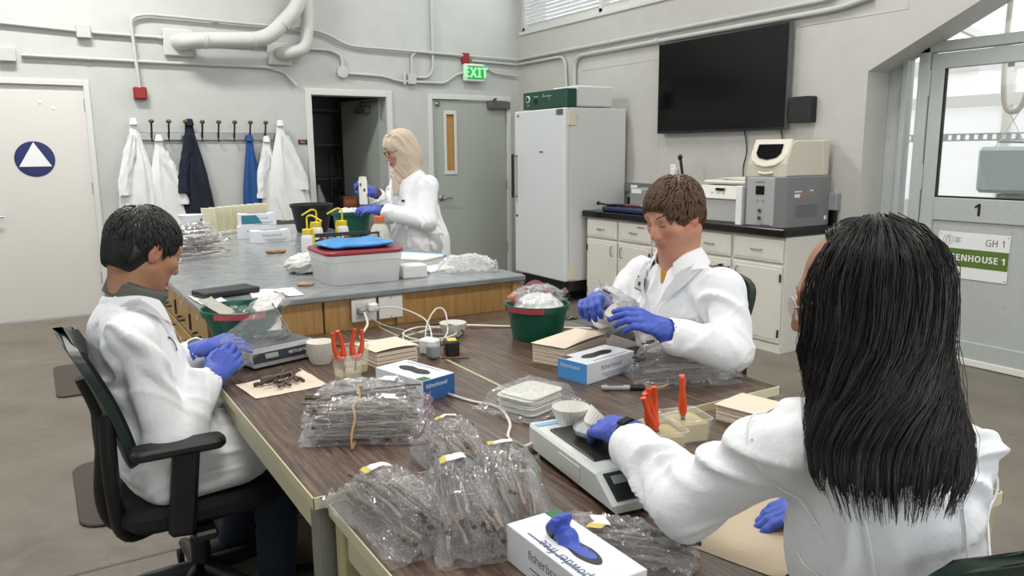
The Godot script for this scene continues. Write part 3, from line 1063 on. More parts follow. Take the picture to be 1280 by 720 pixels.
# a garment hung by its collar: folds run down from the hook
func hung_coat(label: String, at: Vector3, mid: float, wide: float, tall: float, seed_: int, m: String) -> void:
	var o := thing("hanging_coat", label, "lab coat", at, 0, "coats on the rack")
	mat("coat_white", h("dfe1e2"), 0.85)
	mat("coat_navy", h("12182b"), 0.85)
	mat("coat_blue", h("1d4c86"), 0.8)
	var n := FastNoiseLite.new()
	n.seed = seed_
	n.frequency = 1.0
	var skew: float = [0, -0.03, 0.1, 0.02, 0.0, 0.03, 0.13][seed_]
	var body := func(u: float, t: float) -> Vector3:
		var w := lerpf(0.03, wide, pow(smoothstep(0.0, 1.0, minf(1.0, t * 1.25)), 0.8))
		var a := u * TAU
		var f := 0.0
		for k in 3:
			f += sin(a * [5, 8, 13][k] + seed_ * 1.7 + k * 2.0 + n.get_noise_2d(t * 2.0, k * 9.0) * 1.6) * [0.5, 0.35, 0.2][k]
		var d := lerpf(0.028, 0.07, smoothstep(0.0, 0.5, t))
		var hem := n.get_noise_2d(u * 3.0, 4.0) * 0.05 * t
		var fold := smoothstep(0.02, 0.35, t)
		return V(cos(a) * w * (1 + 0.08 * f * fold) + skew * t * t, -t * tall + hem, -0.025 + sin(a) * d + f * 0.016 * fold)
	put("coat_body", Geo.new().grid(110, 34, body, true, true), M[m], o)
	var s := 1.0 if seed_ % 2 == 0 else -1.0
	var slv := func(u: float, t: float) -> Vector3:
		var a := u * TAU
		var r := lerpf(0.03, 0.05, smoothstep(0.0, 0.3, t))
		var f := n.get_noise_2d(cos(a) * 1.5 + 20.0, t * 5.0) * 0.012 + sin(a * 4 + t * 3) * 0.004
		return V(s * wide * (0.2 + 0.5 * smoothstep(0.0, 0.9, t)) + skew * t * 0.5 + cos(a) * (r + f), -0.14 - t * 0.56 * minf(1.0, tall), 0.03 + 0.012 * t + sin(a) * (0.028 + f))
	if wide > 0.12:
		put("sleeve", Geo.new().grid(28, 24, slv, true, true), M[m], o)
	var cl := func(u: float, t: float) -> Vector3:
		var a := u * TAU
		return V(cos(a) * (0.026 + 0.014 * t), 0.015 - t * 0.06, 0.0 + sin(a) * (0.022 + 0.012 * t))
	put("collar", Geo.new().grid(20, 5, cl, true, true), M[m], o)

func V_(a: Array) -> Vector3:
	return Vector3(a[0], a[1], a[2])

# ---------------------------------------------------------------- right wall
func right_wall() -> void:
	var x := 5.2
	# clerestory window with white slatted blinds
	var w := Geo.new()
	w.span(V(x - 0.02, 2.88, -8.26), V(x + 0.2, 2.92, -5.16), 0.004)
	for z in [-8.22, -6.72, -5.22]:
		w.span(V(x + 0.02, 2.92, z - 0.03), V(x + 0.12, 3.95, z + 0.03), 0.004)
	w.span(V(x + 0.02, 2.92, -8.24), V(x + 0.12, 2.97, -5.2), 0.004)
	w.span(V(x + 0.02, 3.9, -8.24), V(x + 0.12, 3.95, -5.2), 0.004)
	var win := struct("window_1", w, M.trim_paint)
	put("pane", Geo.new().span(V(x + 0.1, 2.95, -8.22), V(x + 0.106, 3.92, -5.2)), M.pane, win)
	var slat := Geo.new().box(V(0, 0, 0), V(0.045, 0.003, 1.42), 0.001, Basis(V(0, 0, 1), deg_to_rad(-32))).mesh()
	var sm := mat("blind_slat", h("eef0f0"), 0.5)
	for half in 2:
		for k in 22:
			put("slat", slat, sm, win, V(x + 0.05, 2.99 + k * 0.042, -7.47 + half * 1.5))
	# wall boards: thin joint battens
	var seams := Geo.new()
	seams.tube([V(x, 2.36, -7.0), V(x, 2.36, -4.2)], 0.004, 6)
	seams.tube([V(x, 2.44, -4.2), V(x, 2.44, -3.3)], 0.004, 6)
	seams.tube([V(x, 2.44, -3.3), V(x, 3.2, -3.3)], 0.004, 6)
	seams.tube([V(x, 1.0, -5.75), V(x, 2.3, -5.75)], 0.003, 6)
	struct("trim_1", seams, M.wall_paint_warm)
	var ox := x - 0.032
	conduit("upper conduit running the length of the wall above the television", [V(ox, 2.6, -8.25), V(ox, 2.6, -3.9), V(ox, 2.72, -3.7)], 0.018)
	conduit("conduit turning down behind the green control panel of the freezer", [V(ox, 2.545, -8.25), V(ox, 2.545, -7.28), V(ox, 2.1, -7.24)], 0.016, 0.12)
	conduit("conduit rising from the freezer and turning along above the television", [V(ox, 2.1, -7.1), V(ox, 2.52, -7.1), V(ox, 2.52, -3.8), V(ox, 2.56, -3.55)], 0.022, 0.14)
	# television
	var tv := thing("television", "large black flat television mounted on the wall above the counter", "television", V(x, 2.07, -4.955))
	put("mount", Geo.new().box(V(-0.02, 0, 0), V(0.04, 0.4, 0.7), 0.005), M.dark_steel, tv)
	put("case", Geo.new().box(V(-0.06, 0, 0), V(0.045, 0.82, 1.49), 0.008), M.black_plastic, tv)
	put("screen", Geo.new().box(V(-0.0835, 0.004, 0), V(0.003, 0.79, 1.466), 0.001), M.black_gloss, tv)
	put("edge_strip", Geo.new().box(V(-0.06, 0, 0.747), V(0.046, 0.825, 0.004)), M.dark_grey_plastic, tv)
	var wb := thing("wall_box", "small black box on the wall beside the television", "wall box", V(x, 1.805, -4.08))
	put("housing", Geo.new().box(V(-0.045, 0, 0), V(0.09, 0.2, 0.2), 0.01), M.black_plastic, wb)
	put("bracket", Geo.new().box(V(-0.03, 0.02, -0.11), V(0.03, 0.05, 0.04), 0.004), M.black_plastic, wb)
	for z in [-4.68, -4.3]:
		wput("power_cord", Geo.new().tube(flow([V(x - 0.02, 1.67, z), V(x - 0.012, 1.5, z + 0.03), V(x - 0.012, 1.35, z), V(x - 0.02, 1.15, z + 0.02)], 6), 0.005, 6), M.black_rubber, tv)
	var ou := thing("wall_outlet", "white wall outlet above the counter behind the black rod", "outlet", V(x, 1.315, -5.55))
	put("plate", Geo.new().box(V(-0.004, 0, 0), V(0.008, 0.115, 0.07), 0.003), M.white_plastic, ou)
	put("socket", Geo.new().box(V(-0.009, 0, 0), V(0.004, 0.07, 0.034), 0.001), M.cream_plastic, ou)
	put("adapter", Geo.new().box(V(-0.03, -0.01, 0.045), V(0.05, 0.07, 0.05), 0.008), M.white_gloss, ou)
	var rw := thing("cable_raceway", "grey metal raceway with white sockets on the wall behind the counter", "raceway", V(x, 1.14, -5.6))
	put("channel", Geo.new().box(V(-0.025, 0, 0), V(0.05, 0.09, 1.2), 0.004), M.steel, rw)
	for k in 3:
		put("socket", Geo.new().box(V(-0.052, 0, -0.45 + k * 0.3), V(0.006, 0.05, 0.1), 0.002), M.white_plastic, rw)
	var so := solo("wall_box", "grey metal junction box on the wall above the black backsplash", "wall box", Geo.new().box(V(-0.03, 0, 0), V(0.06, 0.13, 0.22), 0.006), M.grey_plastic, V(x, 1.11, -3.83))
	freezer()
	counter()

func freezer() -> void:
	var f := thing("growth_chamber", "tall white upright lab freezer with a green control panel on top", "freezer", V(4.785, 0, -6.675))
	var pale := mat("freezer_white", h("d5dadd"), 0.35)
	var side := mat("freezer_side", h("d0d1d1"), 0.4)
	put("base_frame", Geo.new().box(V(0.03, 0.165, 0), V(0.66, 0.11, 0.86), 0.006), M.black_plastic, f)
	for s in [[-1, -1], [1, -1], [-1, 1], [1, 1]]:
		var cs := put("caster", Geo.new().tube([V(s[0] * 0.28 - 0.015, 0.05, s[1] * 0.37), V(s[0] * 0.28 + 0.015, 0.05, s[1] * 0.37)], 0.05, 16), M.black_rubber, f)
		put("fork", Geo.new().box(V(s[0] * 0.28, 0.085, s[1] * 0.37), V(0.05, 0.06, 0.03), 0.004), M.dark_steel, cs)
	put("cabinet", Geo.new().box(V(0.035, 1.07, 0), V(0.7, 1.7, 0.92), 0.008), side, f)
	put("door", Geo.new().box(V(-0.345, 1.07, 0), V(0.055, 1.695, 0.92), 0.01), pale, f)
	put("gasket", Geo.new().box(V(-0.315, 1.07, 0), V(0.012, 1.66, 0.9)), M.grey_plastic, f)
	var hd := put("door_handle", Geo.new().box(V(-0.425, 1.25, -0.415), V(0.025, 0.46, 0.03), 0.006), M.black_plastic, f)
	for y in [1.04, 1.46]:
		put("handle_post", Geo.new().box(V(-0.395, y, -0.415), V(0.05, 0.02, 0.025), 0.003), M.steel, hd)
	put("lock", Geo.new().tube([V(-0.375, 0.83, -0.41), V(-0.385, 0.83, -0.41)], 0.012, 12), M.dark_steel, f)
	put("name_plate", Geo.new().box(V(-0.375, 1.88, 0.375), V(0.006, 0.055, 0.11), 0.002), M.dark_grey_plastic, f)
	put("maker_label", Geo.new().box(V(-0.375, 1.5, 0.05), V(0.003, 0.014, 0.06)), M.dark_grey_plastic, f)
	put("sticker", Geo.new().lathe([Vector2(0.014, 0), Vector2(0.014, 0.002), Vector2(0, 0.002)], 12, Transform3D(Basis(V(0, 0, 1), V(-1, 0, 0), V(0, -1, 0)), V(-0.374, 1.87, -0.38))), M.brass_knob, f)
	for y in [0.31, 1.82]:
		put("hinge", Geo.new().box(V(-0.29, y, 0.465), V(0.1, 0.14, 0.012), 0.003), M.cream_plastic, f)
	put("warning_label", Geo.new().box(V(-0.26, 1.83, 0.462), V(0.08, 0.05, 0.003)), mat("label_pink", h("d6b3a6"), 0.6), f)
	var cp := put("control_panel", Geo.new().box(V(-0.29, 2.015, 0.07), V(0.12, 0.17, 0.78), 0.006), M.dark_green, f)
	put("dial", Geo.new().tube([V(-0.35, 2.03, -0.22), V(-0.362, 2.03, -0.22)], 0.035, 20), M.white_plastic, cp)
	put("dial_face", Geo.new().tube([V(-0.362, 2.03, -0.22), V(-0.366, 2.03, -0.22)], 0.026, 20), M.dark_green, cp)
	put("switch", Geo.new().box(V(-0.355, 2.0, -0.08), V(0.01, 0.05, 0.04), 0.003), M.black_plastic, cp)
	put("printed_marks", Geo.new().box(V(-0.351, 2.05, -0.08), V(0.002, 0.012, 0.08)).box(V(-0.351, 2.045, 0.12), V(0.002, 0.01, 0.16)).box(V(-0.351, 2.06, 0.06), V(0.002, 0.03, 0.01)).box(V(-0.351, 2.02, 0.16), V(0.002, 0.03, 0.008)).box(V(-0.351, 1.97, -0.22), V(0.002, 0.01, 0.05)), mat("panel_print", h("8aa79a"), 0.5), cp)
	put("compressor_cover", Geo.new().box(V(0.0, 2.03, 0.235), V(0.44, 0.2, 0.42), 0.012), side, f)

func counter() -> void:
	var x := 4.62
	var paint := mat("cabinet_paint", h("d8d6ce"), 0.45)
	paint.albedo_texture = noise("cabinet_wear", 0.012, 5, 1024, 0.0, ramp([[0.0, h("dcd6ca")], [0.1, h("f2f0ea")], [0.16, h("ffffff")], [1.0, h("ffffff")]]))
	world_map(paint, V(1.5, 1.5, 1.5))
	# cabinet units, each its own thing
	var cuts := [-6.14, -5.655, -5.18, -4.72, -4.25, -3.75]
	var names := ["white base cabinet next to the freezer", "white base cabinet with an orange mark on its drawer, second from the freezer", "white base cabinet hidden mostly behind the seated man with brown hair", "white base cabinet behind the shoulder of the man with brown hair", "white base cabinet at the counter end nearest the greenhouse door"]
	for k in 5:
		var z0: float = cuts[k]
		var z1: float = cuts[k + 1]
		var c := thing("base_cabinet", names[k], "cabinet", V(x, 0, (z0 + z1) * 0.5), 0, "base cabinets under the black counter")
		var w := z1 - z0
		put("body", Geo.new().span(V(0.022, 0.06, -w * 0.5), V(0.57, 0.868, w * 0.5), 0.002), paint, c)
		put("plinth", Geo.new().span(V(0.005, 0, -w * 0.5), V(0.57, 0.06, w * 0.5)), paint, c)
		var dr := put("drawer", Geo.new().box(V(0.012, 0.762, 0), V(0.022, 0.17, w - 0.03), 0.006), paint, c)
		put("drawer_panel", Geo.new().box(V(0.0, 0.762, 0), V(0.006, 0.13, w - 0.075), 0.003), paint, dr)
		put("pull", Geo.new().tube(bend([V(0, 0.765, -0.05), V(-0.025, 0.765, -0.045), V(-0.025, 0.765, 0.045), V(0, 0.765, 0.05)], 0.012), 0.005, 8), M.steel, dr)
		if k == 1:
			put("orange_mark", Geo.new().box(V(-0.004, 0.82, 0.09), V(0.002, 0.012, 0.1)), mat("rust_mark", h("a9704a"), 0.7), dr)
		var dd := put("door", Geo.new().box(V(0.012, 0.365, 0), V(0.022, 0.585, w - 0.03), 0.006), paint, c)
		put("door_panel", Geo.new().box(V(0.0, 0.365, 0), V(0.006, 0.53, w - 0.085), 0.003), paint, dd)
		var hz := (w * 0.5 - 0.07) * (1.0 if k % 2 == 0 and k < 4 else -1.0)
		put("pull", Geo.new().tube(bend([V(0, 0.52, hz), V(-0.025, 0.525, hz), V(-0.025, 0.61, hz), V(0, 0.615, hz)], 0.012), 0.005, 8), M.steel, dd)
		for y in [0.15, 0.57]:
			put("hinge", Geo.new().box(V(-0.002, y, -hz * 1.27), V(0.012, 0.06, 0.014), 0.002), M.dark_steel, dd)
	var stone := mat("black_stone", h("0d0d0e"), 0.22)
	var top := thing("countertop", "glossy black countertop with a backsplash along the wall", "countertop", V(x, 0.9, -4.95))
	put("slab", Geo.new().box(V(0.275, 0, -0.01), V(0.6, 0.062, 2.44), 0.008), stone, top)
	put("backsplash", Geo.new().box(V(0.56, 0.085, -0.01), V(0.03, 0.11, 2.44), 0.004), stone, top)
	# things on the counter
	var y := 0.931
	var tr := thing("instrument_tray", "blue padded tray of black and red tools on the counter near the freezer", "tray", V(4.85, y, -5.55))
	put("tray_base", Geo.new().prism(rrect(0.34, 0.9, 0.05), 0.045, 0.012, Transform3D(Basis(V(1, 0, 0), V(0, 0, -1), V(0, 1, 0)), V(0, 0, 0))), mat("tray_blue", h("1d2d4e"), 0.5), tr)
	for k in 5:
		put("tool", Geo.new().tube(flow([V(-0.12 + 0.05 * k, 0.055, -0.4 + 0.13 * k), V(-0.1 + 0.04 * k, 0.065, -0.25 + 0.14 * k), V(-0.05 + 0.03 * k, 0.058, -0.15 + 0.14 * k)], 4), 0.012, 8), [M.black_plastic, mat("tool_red", h("7a3a34"), 0.5), M.grey_plastic, M.black_plastic, M.tool_red][k], tr)
	put("tool", Geo.new().tube([V(-0.15, 0.07, -0.5), V(-0.08, 0.05, -0.3)], 0.01, 8).ball(V(-0.15, 0.072, -0.5), V(0.02, 0.02, 0.02), 10, 6), M.black_plastic, tr)
	put("tool", Geo.new().tube([V(0.1, 0.06, 0.2), V(0.0, 0.1, 0.36)], 0.012, 8).ball(V(0.0, 0.1, 0.36), V(0.022, 0.022, 0.022), 10, 6), M.black_plastic, tr)
	var gb := thing("bench_meter", "grey instrument with a small dark screen beside the freezer on the counter", "instrument", V(5.0, y, -5.55))
	put("case", Geo.new().box(V(0, 0.11, 0), V(0.2, 0.22, 0.55), 0.012), M.grey_plastic, gb)
	put("screen", Geo.new().box(V(-0.102, 0.12, 0.02), V(0.006, 0.12, 0.12), 0.003), M.black_gloss, gb)
	put("label_strip", Geo.new().box(V(-0.102, 0.19, -0.17), V(0.005, 0.04, 0.14), 0.002), M.white_plastic, gb)
	solo("black_rod", "black rod with a knob leaning up behind the man with brown hair", "rod", Geo.new().tube([V(0, 0, 0), V(-0.02, 0.3, -0.03), V(-0.035, 0.5, -0.06)], 0.013, 8).ball(V(-0.036, 0.51, -0.062), V(0.022, 0.026, 0.022), 10, 8), M.black_plastic, V(5.0, y, -5.15))
	# white desktop unit with a sloped control panel
	var p := thing("thermal_cycler", "white desktop lab machine with a sloped button panel on the counter", "lab machine", V(4.92, y, -4.47))
	put("lower_case", Geo.new().box(V(0, 0.1, 0), V(0.44, 0.2, 0.46), 0.012), mat("machine_grey", h("b4b6b4"), 0.45), p)
	put("upper_case", Geo.new().prism(PackedVector2Array([Vector2(-0.24, 0.19), Vector2(0.22, 0.19), Vector2(0.22, 0.31), Vector2(-0.19, 0.29)]), 0.48, 0.008, Transform3D(Basis(), V(0, 0, -0.24))), mat("machine_white", h("d6d5cf"), 0.4), p)
	put("lid", Geo.new().box(V(0.02, 0.315, 0), V(0.4, 0.03, 0.46), 0.012), M.machine_white, p)
	var tilt := Basis(V(0, 0, 1), deg_to_rad(-27))
	put("display", Geo.new().box(V(-0.221, 0.262, 0), V(0.006, 0.02, 0.1), 0.002, tilt), M.black_gloss, p)
	for k in 6:
		put("button", Geo.new().box(V(-0.228 + 0.006 * (k % 2), 0.235 - 0.018 * (k % 2), -0.08 + 0.03 * k), V(0.006, 0.01, 0.018), 0.002, tilt), M.machine_grey, p)
	for k in 3:
		put("stacked_sheet", Geo.new().box(V(0.06, 0.335 + 0.006 * k, 0.03 * k), V(0.3, 0.005, 0.3), 0.001, Basis(Vector3.UP, 0.06 * k)), M.paper, p)
	solo("white_binder", "tall narrow white binder standing between the two lab machines", "binder", Geo.new().box(V(0, 0.15, 0), V(0.24, 0.3, 0.055), 0.004).box(V(-0.122, 0.18, 0), V(0.002, 0.12, 0.03)), M.white_gloss, V(4.73, y, -4.2), 0.06)
	# grey analyser, chamfered front, with its beige head unit on top
	var an := thing("lab_analyser", "grey lab analyser with a small screen and round knobs at the counter end", "lab machine", V(4.885, y, -3.985))
	var dg := mat("analyser_dark", h("77787a"), 0.4)
	var poly := PackedVector2Array([Vector2(-0.27, -0.13), Vector2(-0.22, -0.2), Vector2(0.26, -0.2), Vector2(0.26, 0.2), Vector2(-0.22, 0.2), Vector2(-0.27, 0.13)])
	put("case", Geo.new().prism(poly, 0.375, 0.006, Transform3D(Basis(V(1, 0, 0), V(0, 0, -1), V(0, 1, 0)), V(0, 0, 0))), dg, an)
	put("front_panel", Geo.new().box(V(-0.271, 0.19, 0), V(0.012, 0.355, 0.255), 0.004), mat("analyser_face", h("a6a9ab"), 0.35), an)
	put("display", Geo.new().box(V(-0.279, 0.275, 0.0), V(0.006, 0.065, 0.08), 0.002), M.black_gloss, an)
	for q in [[0.2, -0.02, 0.009], [0.2, 0.03, 0.009]]:
		put("button", Geo.new().tube([V(-0.277, q[0], q[1]), V(-0.283, q[0], q[1])], q[2], 12), M.grey_plastic, an)
	put("switch_plate", Geo.new().prism(rrect(0.05, 0.13, 0.024), 0.005, 0.001, Transform3D(Basis(V(0, 0, 1), V(0, 1, 0), V(-1, 0, 0)), V(-0.277, 0.095, 0.01))), M.analyser_face, an)
	for q in [0.125, 0.07]:
		put("knob", Geo.new().tube([V(-0.28, q, 0.01), V(-0.293, q, 0.01)], 0.016, 16), M.steel, an)
		put("knob_cap", Geo.new().tube([V(-0.293, q, 0.012), V(-0.295, q, 0.012)], 0.008, 12), M.black_plastic, an)
	put("maker_mark", Geo.new().box(V(-0.278, 0.02, 0.06), V(0.002, 0.006, 0.09)).box(V(-0.278, 0.335, 0), V(0.002, 0.005, 0.08)), M.dark_grey_plastic, an)
	var vent := Geo.new()
	for k in 7:
		vent.box(V(0.0, 0.08 + k * 0.014, 0.201), V(0.24, 0.006, 0.004), 0.001)
	put("vent", vent, M.dark_grey_plastic, an)
	put("side_marks", Geo.new().box(V(-0.1, 0.265, 0.2005), V(0.08, 0.008, 0.002)).box(V(0.05, 0.27, 0.2005), V(0.04, 0.008, 0.002)).box(V(-0.11, 0.235, 0.2005), V(0.06, 0.025, 0.002)), M.white_plastic, an)
	put("side_mark_orange", Geo.new().box(V(-0.02, 0.238, 0.2005), V(0.1, 0.02, 0.002)), mat("mark_orange", h("a5704c"), 0.5), an)
	put("latch", Geo.new().box(V(0.22, 0.06, 0.202), V(0.02, 0.03, 0.01), 0.003), M.white_plastic, an)
	var hd := thing("lab_reader", "beige rounded instrument with a dark window standing on the grey analyser", "lab machine", V(4.895, y + 0.376, -3.985))
	hd.scale = V(0.92, 0.9, 0.94)
	var beige := mat("analyser_beige", h("c9c3b4"), 0.45)
	var prof := PackedVector2Array([Vector2(-0.25, 0.0), Vector2(0.25, 0.0), Vector2(0.25, 0.29), Vector2(-0.12, 0.29), Vector2(-0.16, 0.283), Vector2(-0.19, 0.262), Vector2(-0.24, 0.14), Vector2(-0.25, 0.1)])
	put("case", Geo.new().prism(prof, 0.38, 0.008, Transform3D(Basis(), V(0, 0, -0.19))), beige, hd)
	# raised front shield with a tapering lower edge, lying on the sloped face
	var slope := Basis(V(0, 0, 1), V(0.05, 0.122, 0).normalized(), V(-0.122, 0.05, 0).normalized())
	var shield := PackedVector2Array([Vector2(-0.18, 0.13), Vector2(-0.18, 0.0), Vector2(-0.15, -0.06), Vector2(-0.09, -0.1), Vector2(0.0, -0.115), Vector2(0.09, -0.1), Vector2(0.15, -0.06), Vector2(0.18, 0.0), Vector2(0.18, 0.13)])
	put("front_shield", Geo.new().prism(shield, 0.02, 0.006, Transform3D(slope, V(-0.212, 0.175, 0))), mat("analyser_cream", h("d9d4c6"), 0.4), hd)
	var win := PackedVector2Array([Vector2(-0.12, 0.068), Vector2(-0.12, -0.012), Vector2(-0.085, -0.05), Vector2(0.0, -0.068), Vector2(0.085, -0.05), Vector2(0.12, -0.012), Vector2(0.12, 0.068)])
	put("window", Geo.new().prism(win, 0.006, 0.002, Transform3D(slope, V(-0.229, 0.197, 0))), M.black_gloss, hd)
	put("handle_lip", Geo.new().tube(bend([V(-0.255, 0.03, -0.07), V(-0.275, 0.022, -0.03), V(-0.275, 0.022, 0.03), V(-0.255, 0.03, 0.07)], 0.03), 0.011, 8), M.analyser_cream, hd)
	put("rear_cover", Geo.new().box(V(0.225, 0.146, 0), V(0.09, 0.294, 0.386), 0.008), beige, hd)

# ---------------------------------------------------------------- greenhouse beyond the gabled opening
func greenhouse() -> void:
	var x := 5.46
	var fr := mat("greenhouse_frame", h("b4bab8"), 0.45)
	bumpy(world_map(fr, V(2, 2, 2)), tex.soft, 0.1).albedo_texture = noise("frame_stain", 0.02, 5, 512, 0.0, ramp([[0.0, h("d2cdc2")], [0.1, h("ecece8")], [0.16, h("f8f8f8")], [1.0, h("ffffff")]]))
	var wd := mat("greenhouse_white", h("e4e2dc"), 0.5)
	var g := Geo.new()
	# end frame: side panel, jambs, eave bar, gable
	g.span(V(x, 0, -3.57), V(x + 0.05, 2.1, -3.44), 0.004)
	g.span(V(x - 0.02, 0, -3.46), V(x + 0.07, 2.16, -3.42), 0.004)
	g.span(V(x - 0.02, 0, -3.34), V(x + 0.07, 2.2, -3.26), 0.004)
	g.span(V(x - 0.02, 2.16, -3.5), V(x + 0.07, 2.23, -0.25), 0.004)
	g.span(V(x - 0.02, 0, -2.28), V(x + 0.07, 2.2, -2.2), 0.004)
	struct("trim_2", g, fr)
	var sp := struct("window_2", Geo.new().span(V(x + 0.03, 0.35, -3.425), V(x + 0.04, 2.16, -3.335)), M.pane)
	put("sidelight_rail", Geo.new().span(V(x + 0.01, 0.3, -3.425), V(x + 0.06, 0.36, -3.335)), fr, sp)
	put("wall_panel", Geo.new().span(V(x + 0.01, 0.0, -2.2), V(x + 0.04, 2.16, -0.25)), fr, sp)
	var gable := Geo.new()
	gable.prism(PackedVector2Array([Vector2(-3.57, 2.1), Vector2(-0.23, 2.1), Vector2(-1.9, 2.93)]), 0.006, 0, Transform3D(Basis(V(0, 0, 1), V(0, 1, 0), V(-1, 0, 0)), V(x + 0.04, 0, 0)))
	put("gable_pane", gable, M.pane, sp)
	# door
	var d := put("door_4", Geo.new().span(V(x - 0.005, 0.02, -3.255), V(x + 0.045, 2.15, -3.16), 0.004), fr, self)
	d.set_meta("kind", "structure")
	put("stile", Geo.new().span(V(x - 0.005, 0.02, -2.38), V(x + 0.045, 2.15, -2.285), 0.004), fr, d)
	put("top_rail", Geo.new().span(V(x - 0.004, 2.045, -3.16), V(x + 0.044, 2.15, -2.38), 0.004), fr, d)
	put("lock_rail", Geo.new().span(V(x - 0.004, 1.0, -3.16), V(x + 0.044, 1.16, -2.38), 0.004), fr, d)
	put("bottom_rail", Geo.new().span(V(x - 0.004, 0.02, -3.16), V(x + 0.044, 0.17, -2.38), 0.004), fr, d)
	put("lower_panel", Geo.new().span(V(x + 0.012, 0.17, -3.16), V(x + 0.032, 1.0, -2.38)), fr, d)
	put("glass_bead", Geo.new().span(V(x + 0.005, 1.16, -3.165), V(x + 0.035, 2.045, -3.152)).span(V(x + 0.005, 1.16, -3.16), V(x + 0.035, 1.172, -2.38)), M.black_rubber, d)
	put("pane", Geo.new().span(V(x + 0.018, 1.16, -3.16), V(x + 0.024, 2.045, -2.38)), M.pane, d)
	put("door_sweep", Geo.new().span(V(x - 0.015, 0.005, -3.25), V(x + 0.01, 0.05, -2.29), 0.003), M.white_plastic, d)
	for y in [0.5, 1.3, 1.95]:
		put("hinge", Geo.new().tube([V(x - 0.01, y - 0.09, -3.262), V(x - 0.01, y + 0.09, -3.262)], 0.012, 8), fr, d)
	var face := Basis(V(0, 0, 1), V(0, 1, 0), V(-1, 0, 0))
	words("1", 0.115, M.black_plastic, d, Transform3D(face, V(x - 0.006, 1.085, -2.845)), "door_number", 0.002, "Droid Sans", true)
	var s := thing("greenhouse_sign", "white and green GREENHOUSE 1 sign on the greenhouse door", "sign", V(x + 0.01, 0.765, -2.865))
	s.basis = face
	put("plate", Geo.new().prism(rrect(0.48, 0.32, 0.012), 0.005, 0.001), M.white_gloss, s)
	put("green_band", Geo.new().box(V(0, -0.015, 0.0055), V(0.478, 0.125, 0.002)), mat("sign_green", h("56732f"), 0.4), s)
	words("GREENHOUSE 1", 0.062, M.white_gloss, s, Transform3D(Basis(), V(0, -0.015, 0.007)), "lettering", 0.001, "Droid Sans", true)
	words("GH 1", 0.062, M.dark_grey_plastic, s, Transform3D(Basis(), V(0.15, 0.1, 0.0055)), "lettering", 0.001)
	var em := Geo.new()
	var arc := []
	for k in 25:
		arc.append(V(-0.17 + cos(k * TAU / 24) * 0.033, 0.105 + sin(k * TAU / 24) * 0.033, 0.0058))
	em.tube(arc, 0.0012, 5)
	em.tube(flow([V(-0.18, 0.085, 0.0058), V(-0.184, 0.105, 0.0058), V(-0.168, 0.128, 0.0058), V(-0.157, 0.105, 0.0058), V(-0.165, 0.085, 0.0058)], 4), 0.0022, 5)
	for k in 4:
		em.box(V(-0.105, 0.122 - k * 0.01, 0.0056), V([0.05, 0.03, 0.045, 0.035][k], 0.0035, 0.001))
	put("emblem", em, M.dark_grey_plastic, s)
	for q in [[-1, -1], [1, -1], [-1, 1], [1, 1]]:
		put("screw", Geo.new().ball(V(q[0] * 0.225, q[1] * 0.145, 0.005), V(0.005, 0.005, 0.003), 8, 6), M.steel, s)
	# bay beyond: frame, bench line, duct, drooping hose
	var pl := mat("polycarbonate", h("f2f3f1"), 0.5)
	pl.backlight_enabled = true
	pl.backlight = Color(1, 1, 1)
	var o := Geo.new()
	for k in 5:
		var z := -6.0 + k * 1.5
		o.span(V(9.0, 0, z - 0.04), V(9.1, 2.4, z + 0.04))
	o.span(V(9.0, 0, -6.0), V(9.1, 0.9, 1.0))
	o.span(V(9.0, 2.35, -6.0), V(9.1, 2.5, 1.0))
	o.span(V(8.98, 1.95, -6.0), V(9.02, 2.08, 1.0))
	for k in 4:
		o.box(V(7.3, 2.85, -4.6 + k * 1.5), V(3.9, 0.08, 0.05), 0.0, Basis(V(0, 0, 1), -0.16))
	struct("wall_greenhouse", o, wd)
	struct("window_4", Geo.new().span(V(9.04, 0.9, -6.0), V(9.06, 2.4, 1.0)), pl)
	struct("wall_greenhouse_side", Geo.new().span(V(5.6, 0, -6.1), V(9.1, 2.5, -6.0)), pl)
	var shelf := thing("perforated_rail", "thin perforated metal rail crossing the view through the greenhouse door glass", "rail", V(7.4, 1.6, -3.9))
	var pr := Geo.new()
	pr.box(V(0, 0.028, 0), V(0.03, 0.014, 5.0)).box(V(0, -0.028, 0), V(0.03, 0.014, 5.0))
	for k in 62:
		pr.box(V(0, 0, -2.48 + k * 0.08), V(0.03, 0.045, 0.03))
	put("rail", pr, fr, shelf)
	for z in [-2.3, 2.3]:
		put("rail_post", Geo.new().box(V(0.02, -0.78, z), V(0.03, 1.64, 0.04), 0.002), fr, shelf)
	var bx := thing("evaporative_cooler", "pale blue grey cooler box seen through the greenhouse door glass", "cooler", V(7.0, 0, -3.3))
	put("cooler_body", Geo.new().box(V(0.1, 1.32, 0.55), V(0.6, 0.38, 1.7), 0.03), mat("cooler_blue", h("a3b4b6"), 0.4), bx)
	put("plinth", Geo.new().box(V(0.12, 0.56, 0.0), V(0.4, 1.12, 0.36), 0.01), M.grey_plastic, bx)
	put("tilted_lid", Geo.new().box(V(0.1, 1.535, 0.35), V(0.4, 0.02, 1.1), 0.004, Basis(V(1, 0, 0), 0.03)), M.grey_plastic, bx)
	solo("hanging_hose", "cream looped hose hanging inside the greenhouse doorway", "hose", Geo.new().tube(flow([V(0, 1.1, -0.09), V(0, 0.55, -0.1), V(0, 0.1, -0.075), V(0, 0, 0), V(0, 0.1, 0.08), V(0, 0.5, 0.12), V(0, 1.1, 0.13)], 6), 0.022, 8), mat("hose_cream", h("c9c0ae"), 0.6), V(6.6, 1.78, -3.25))
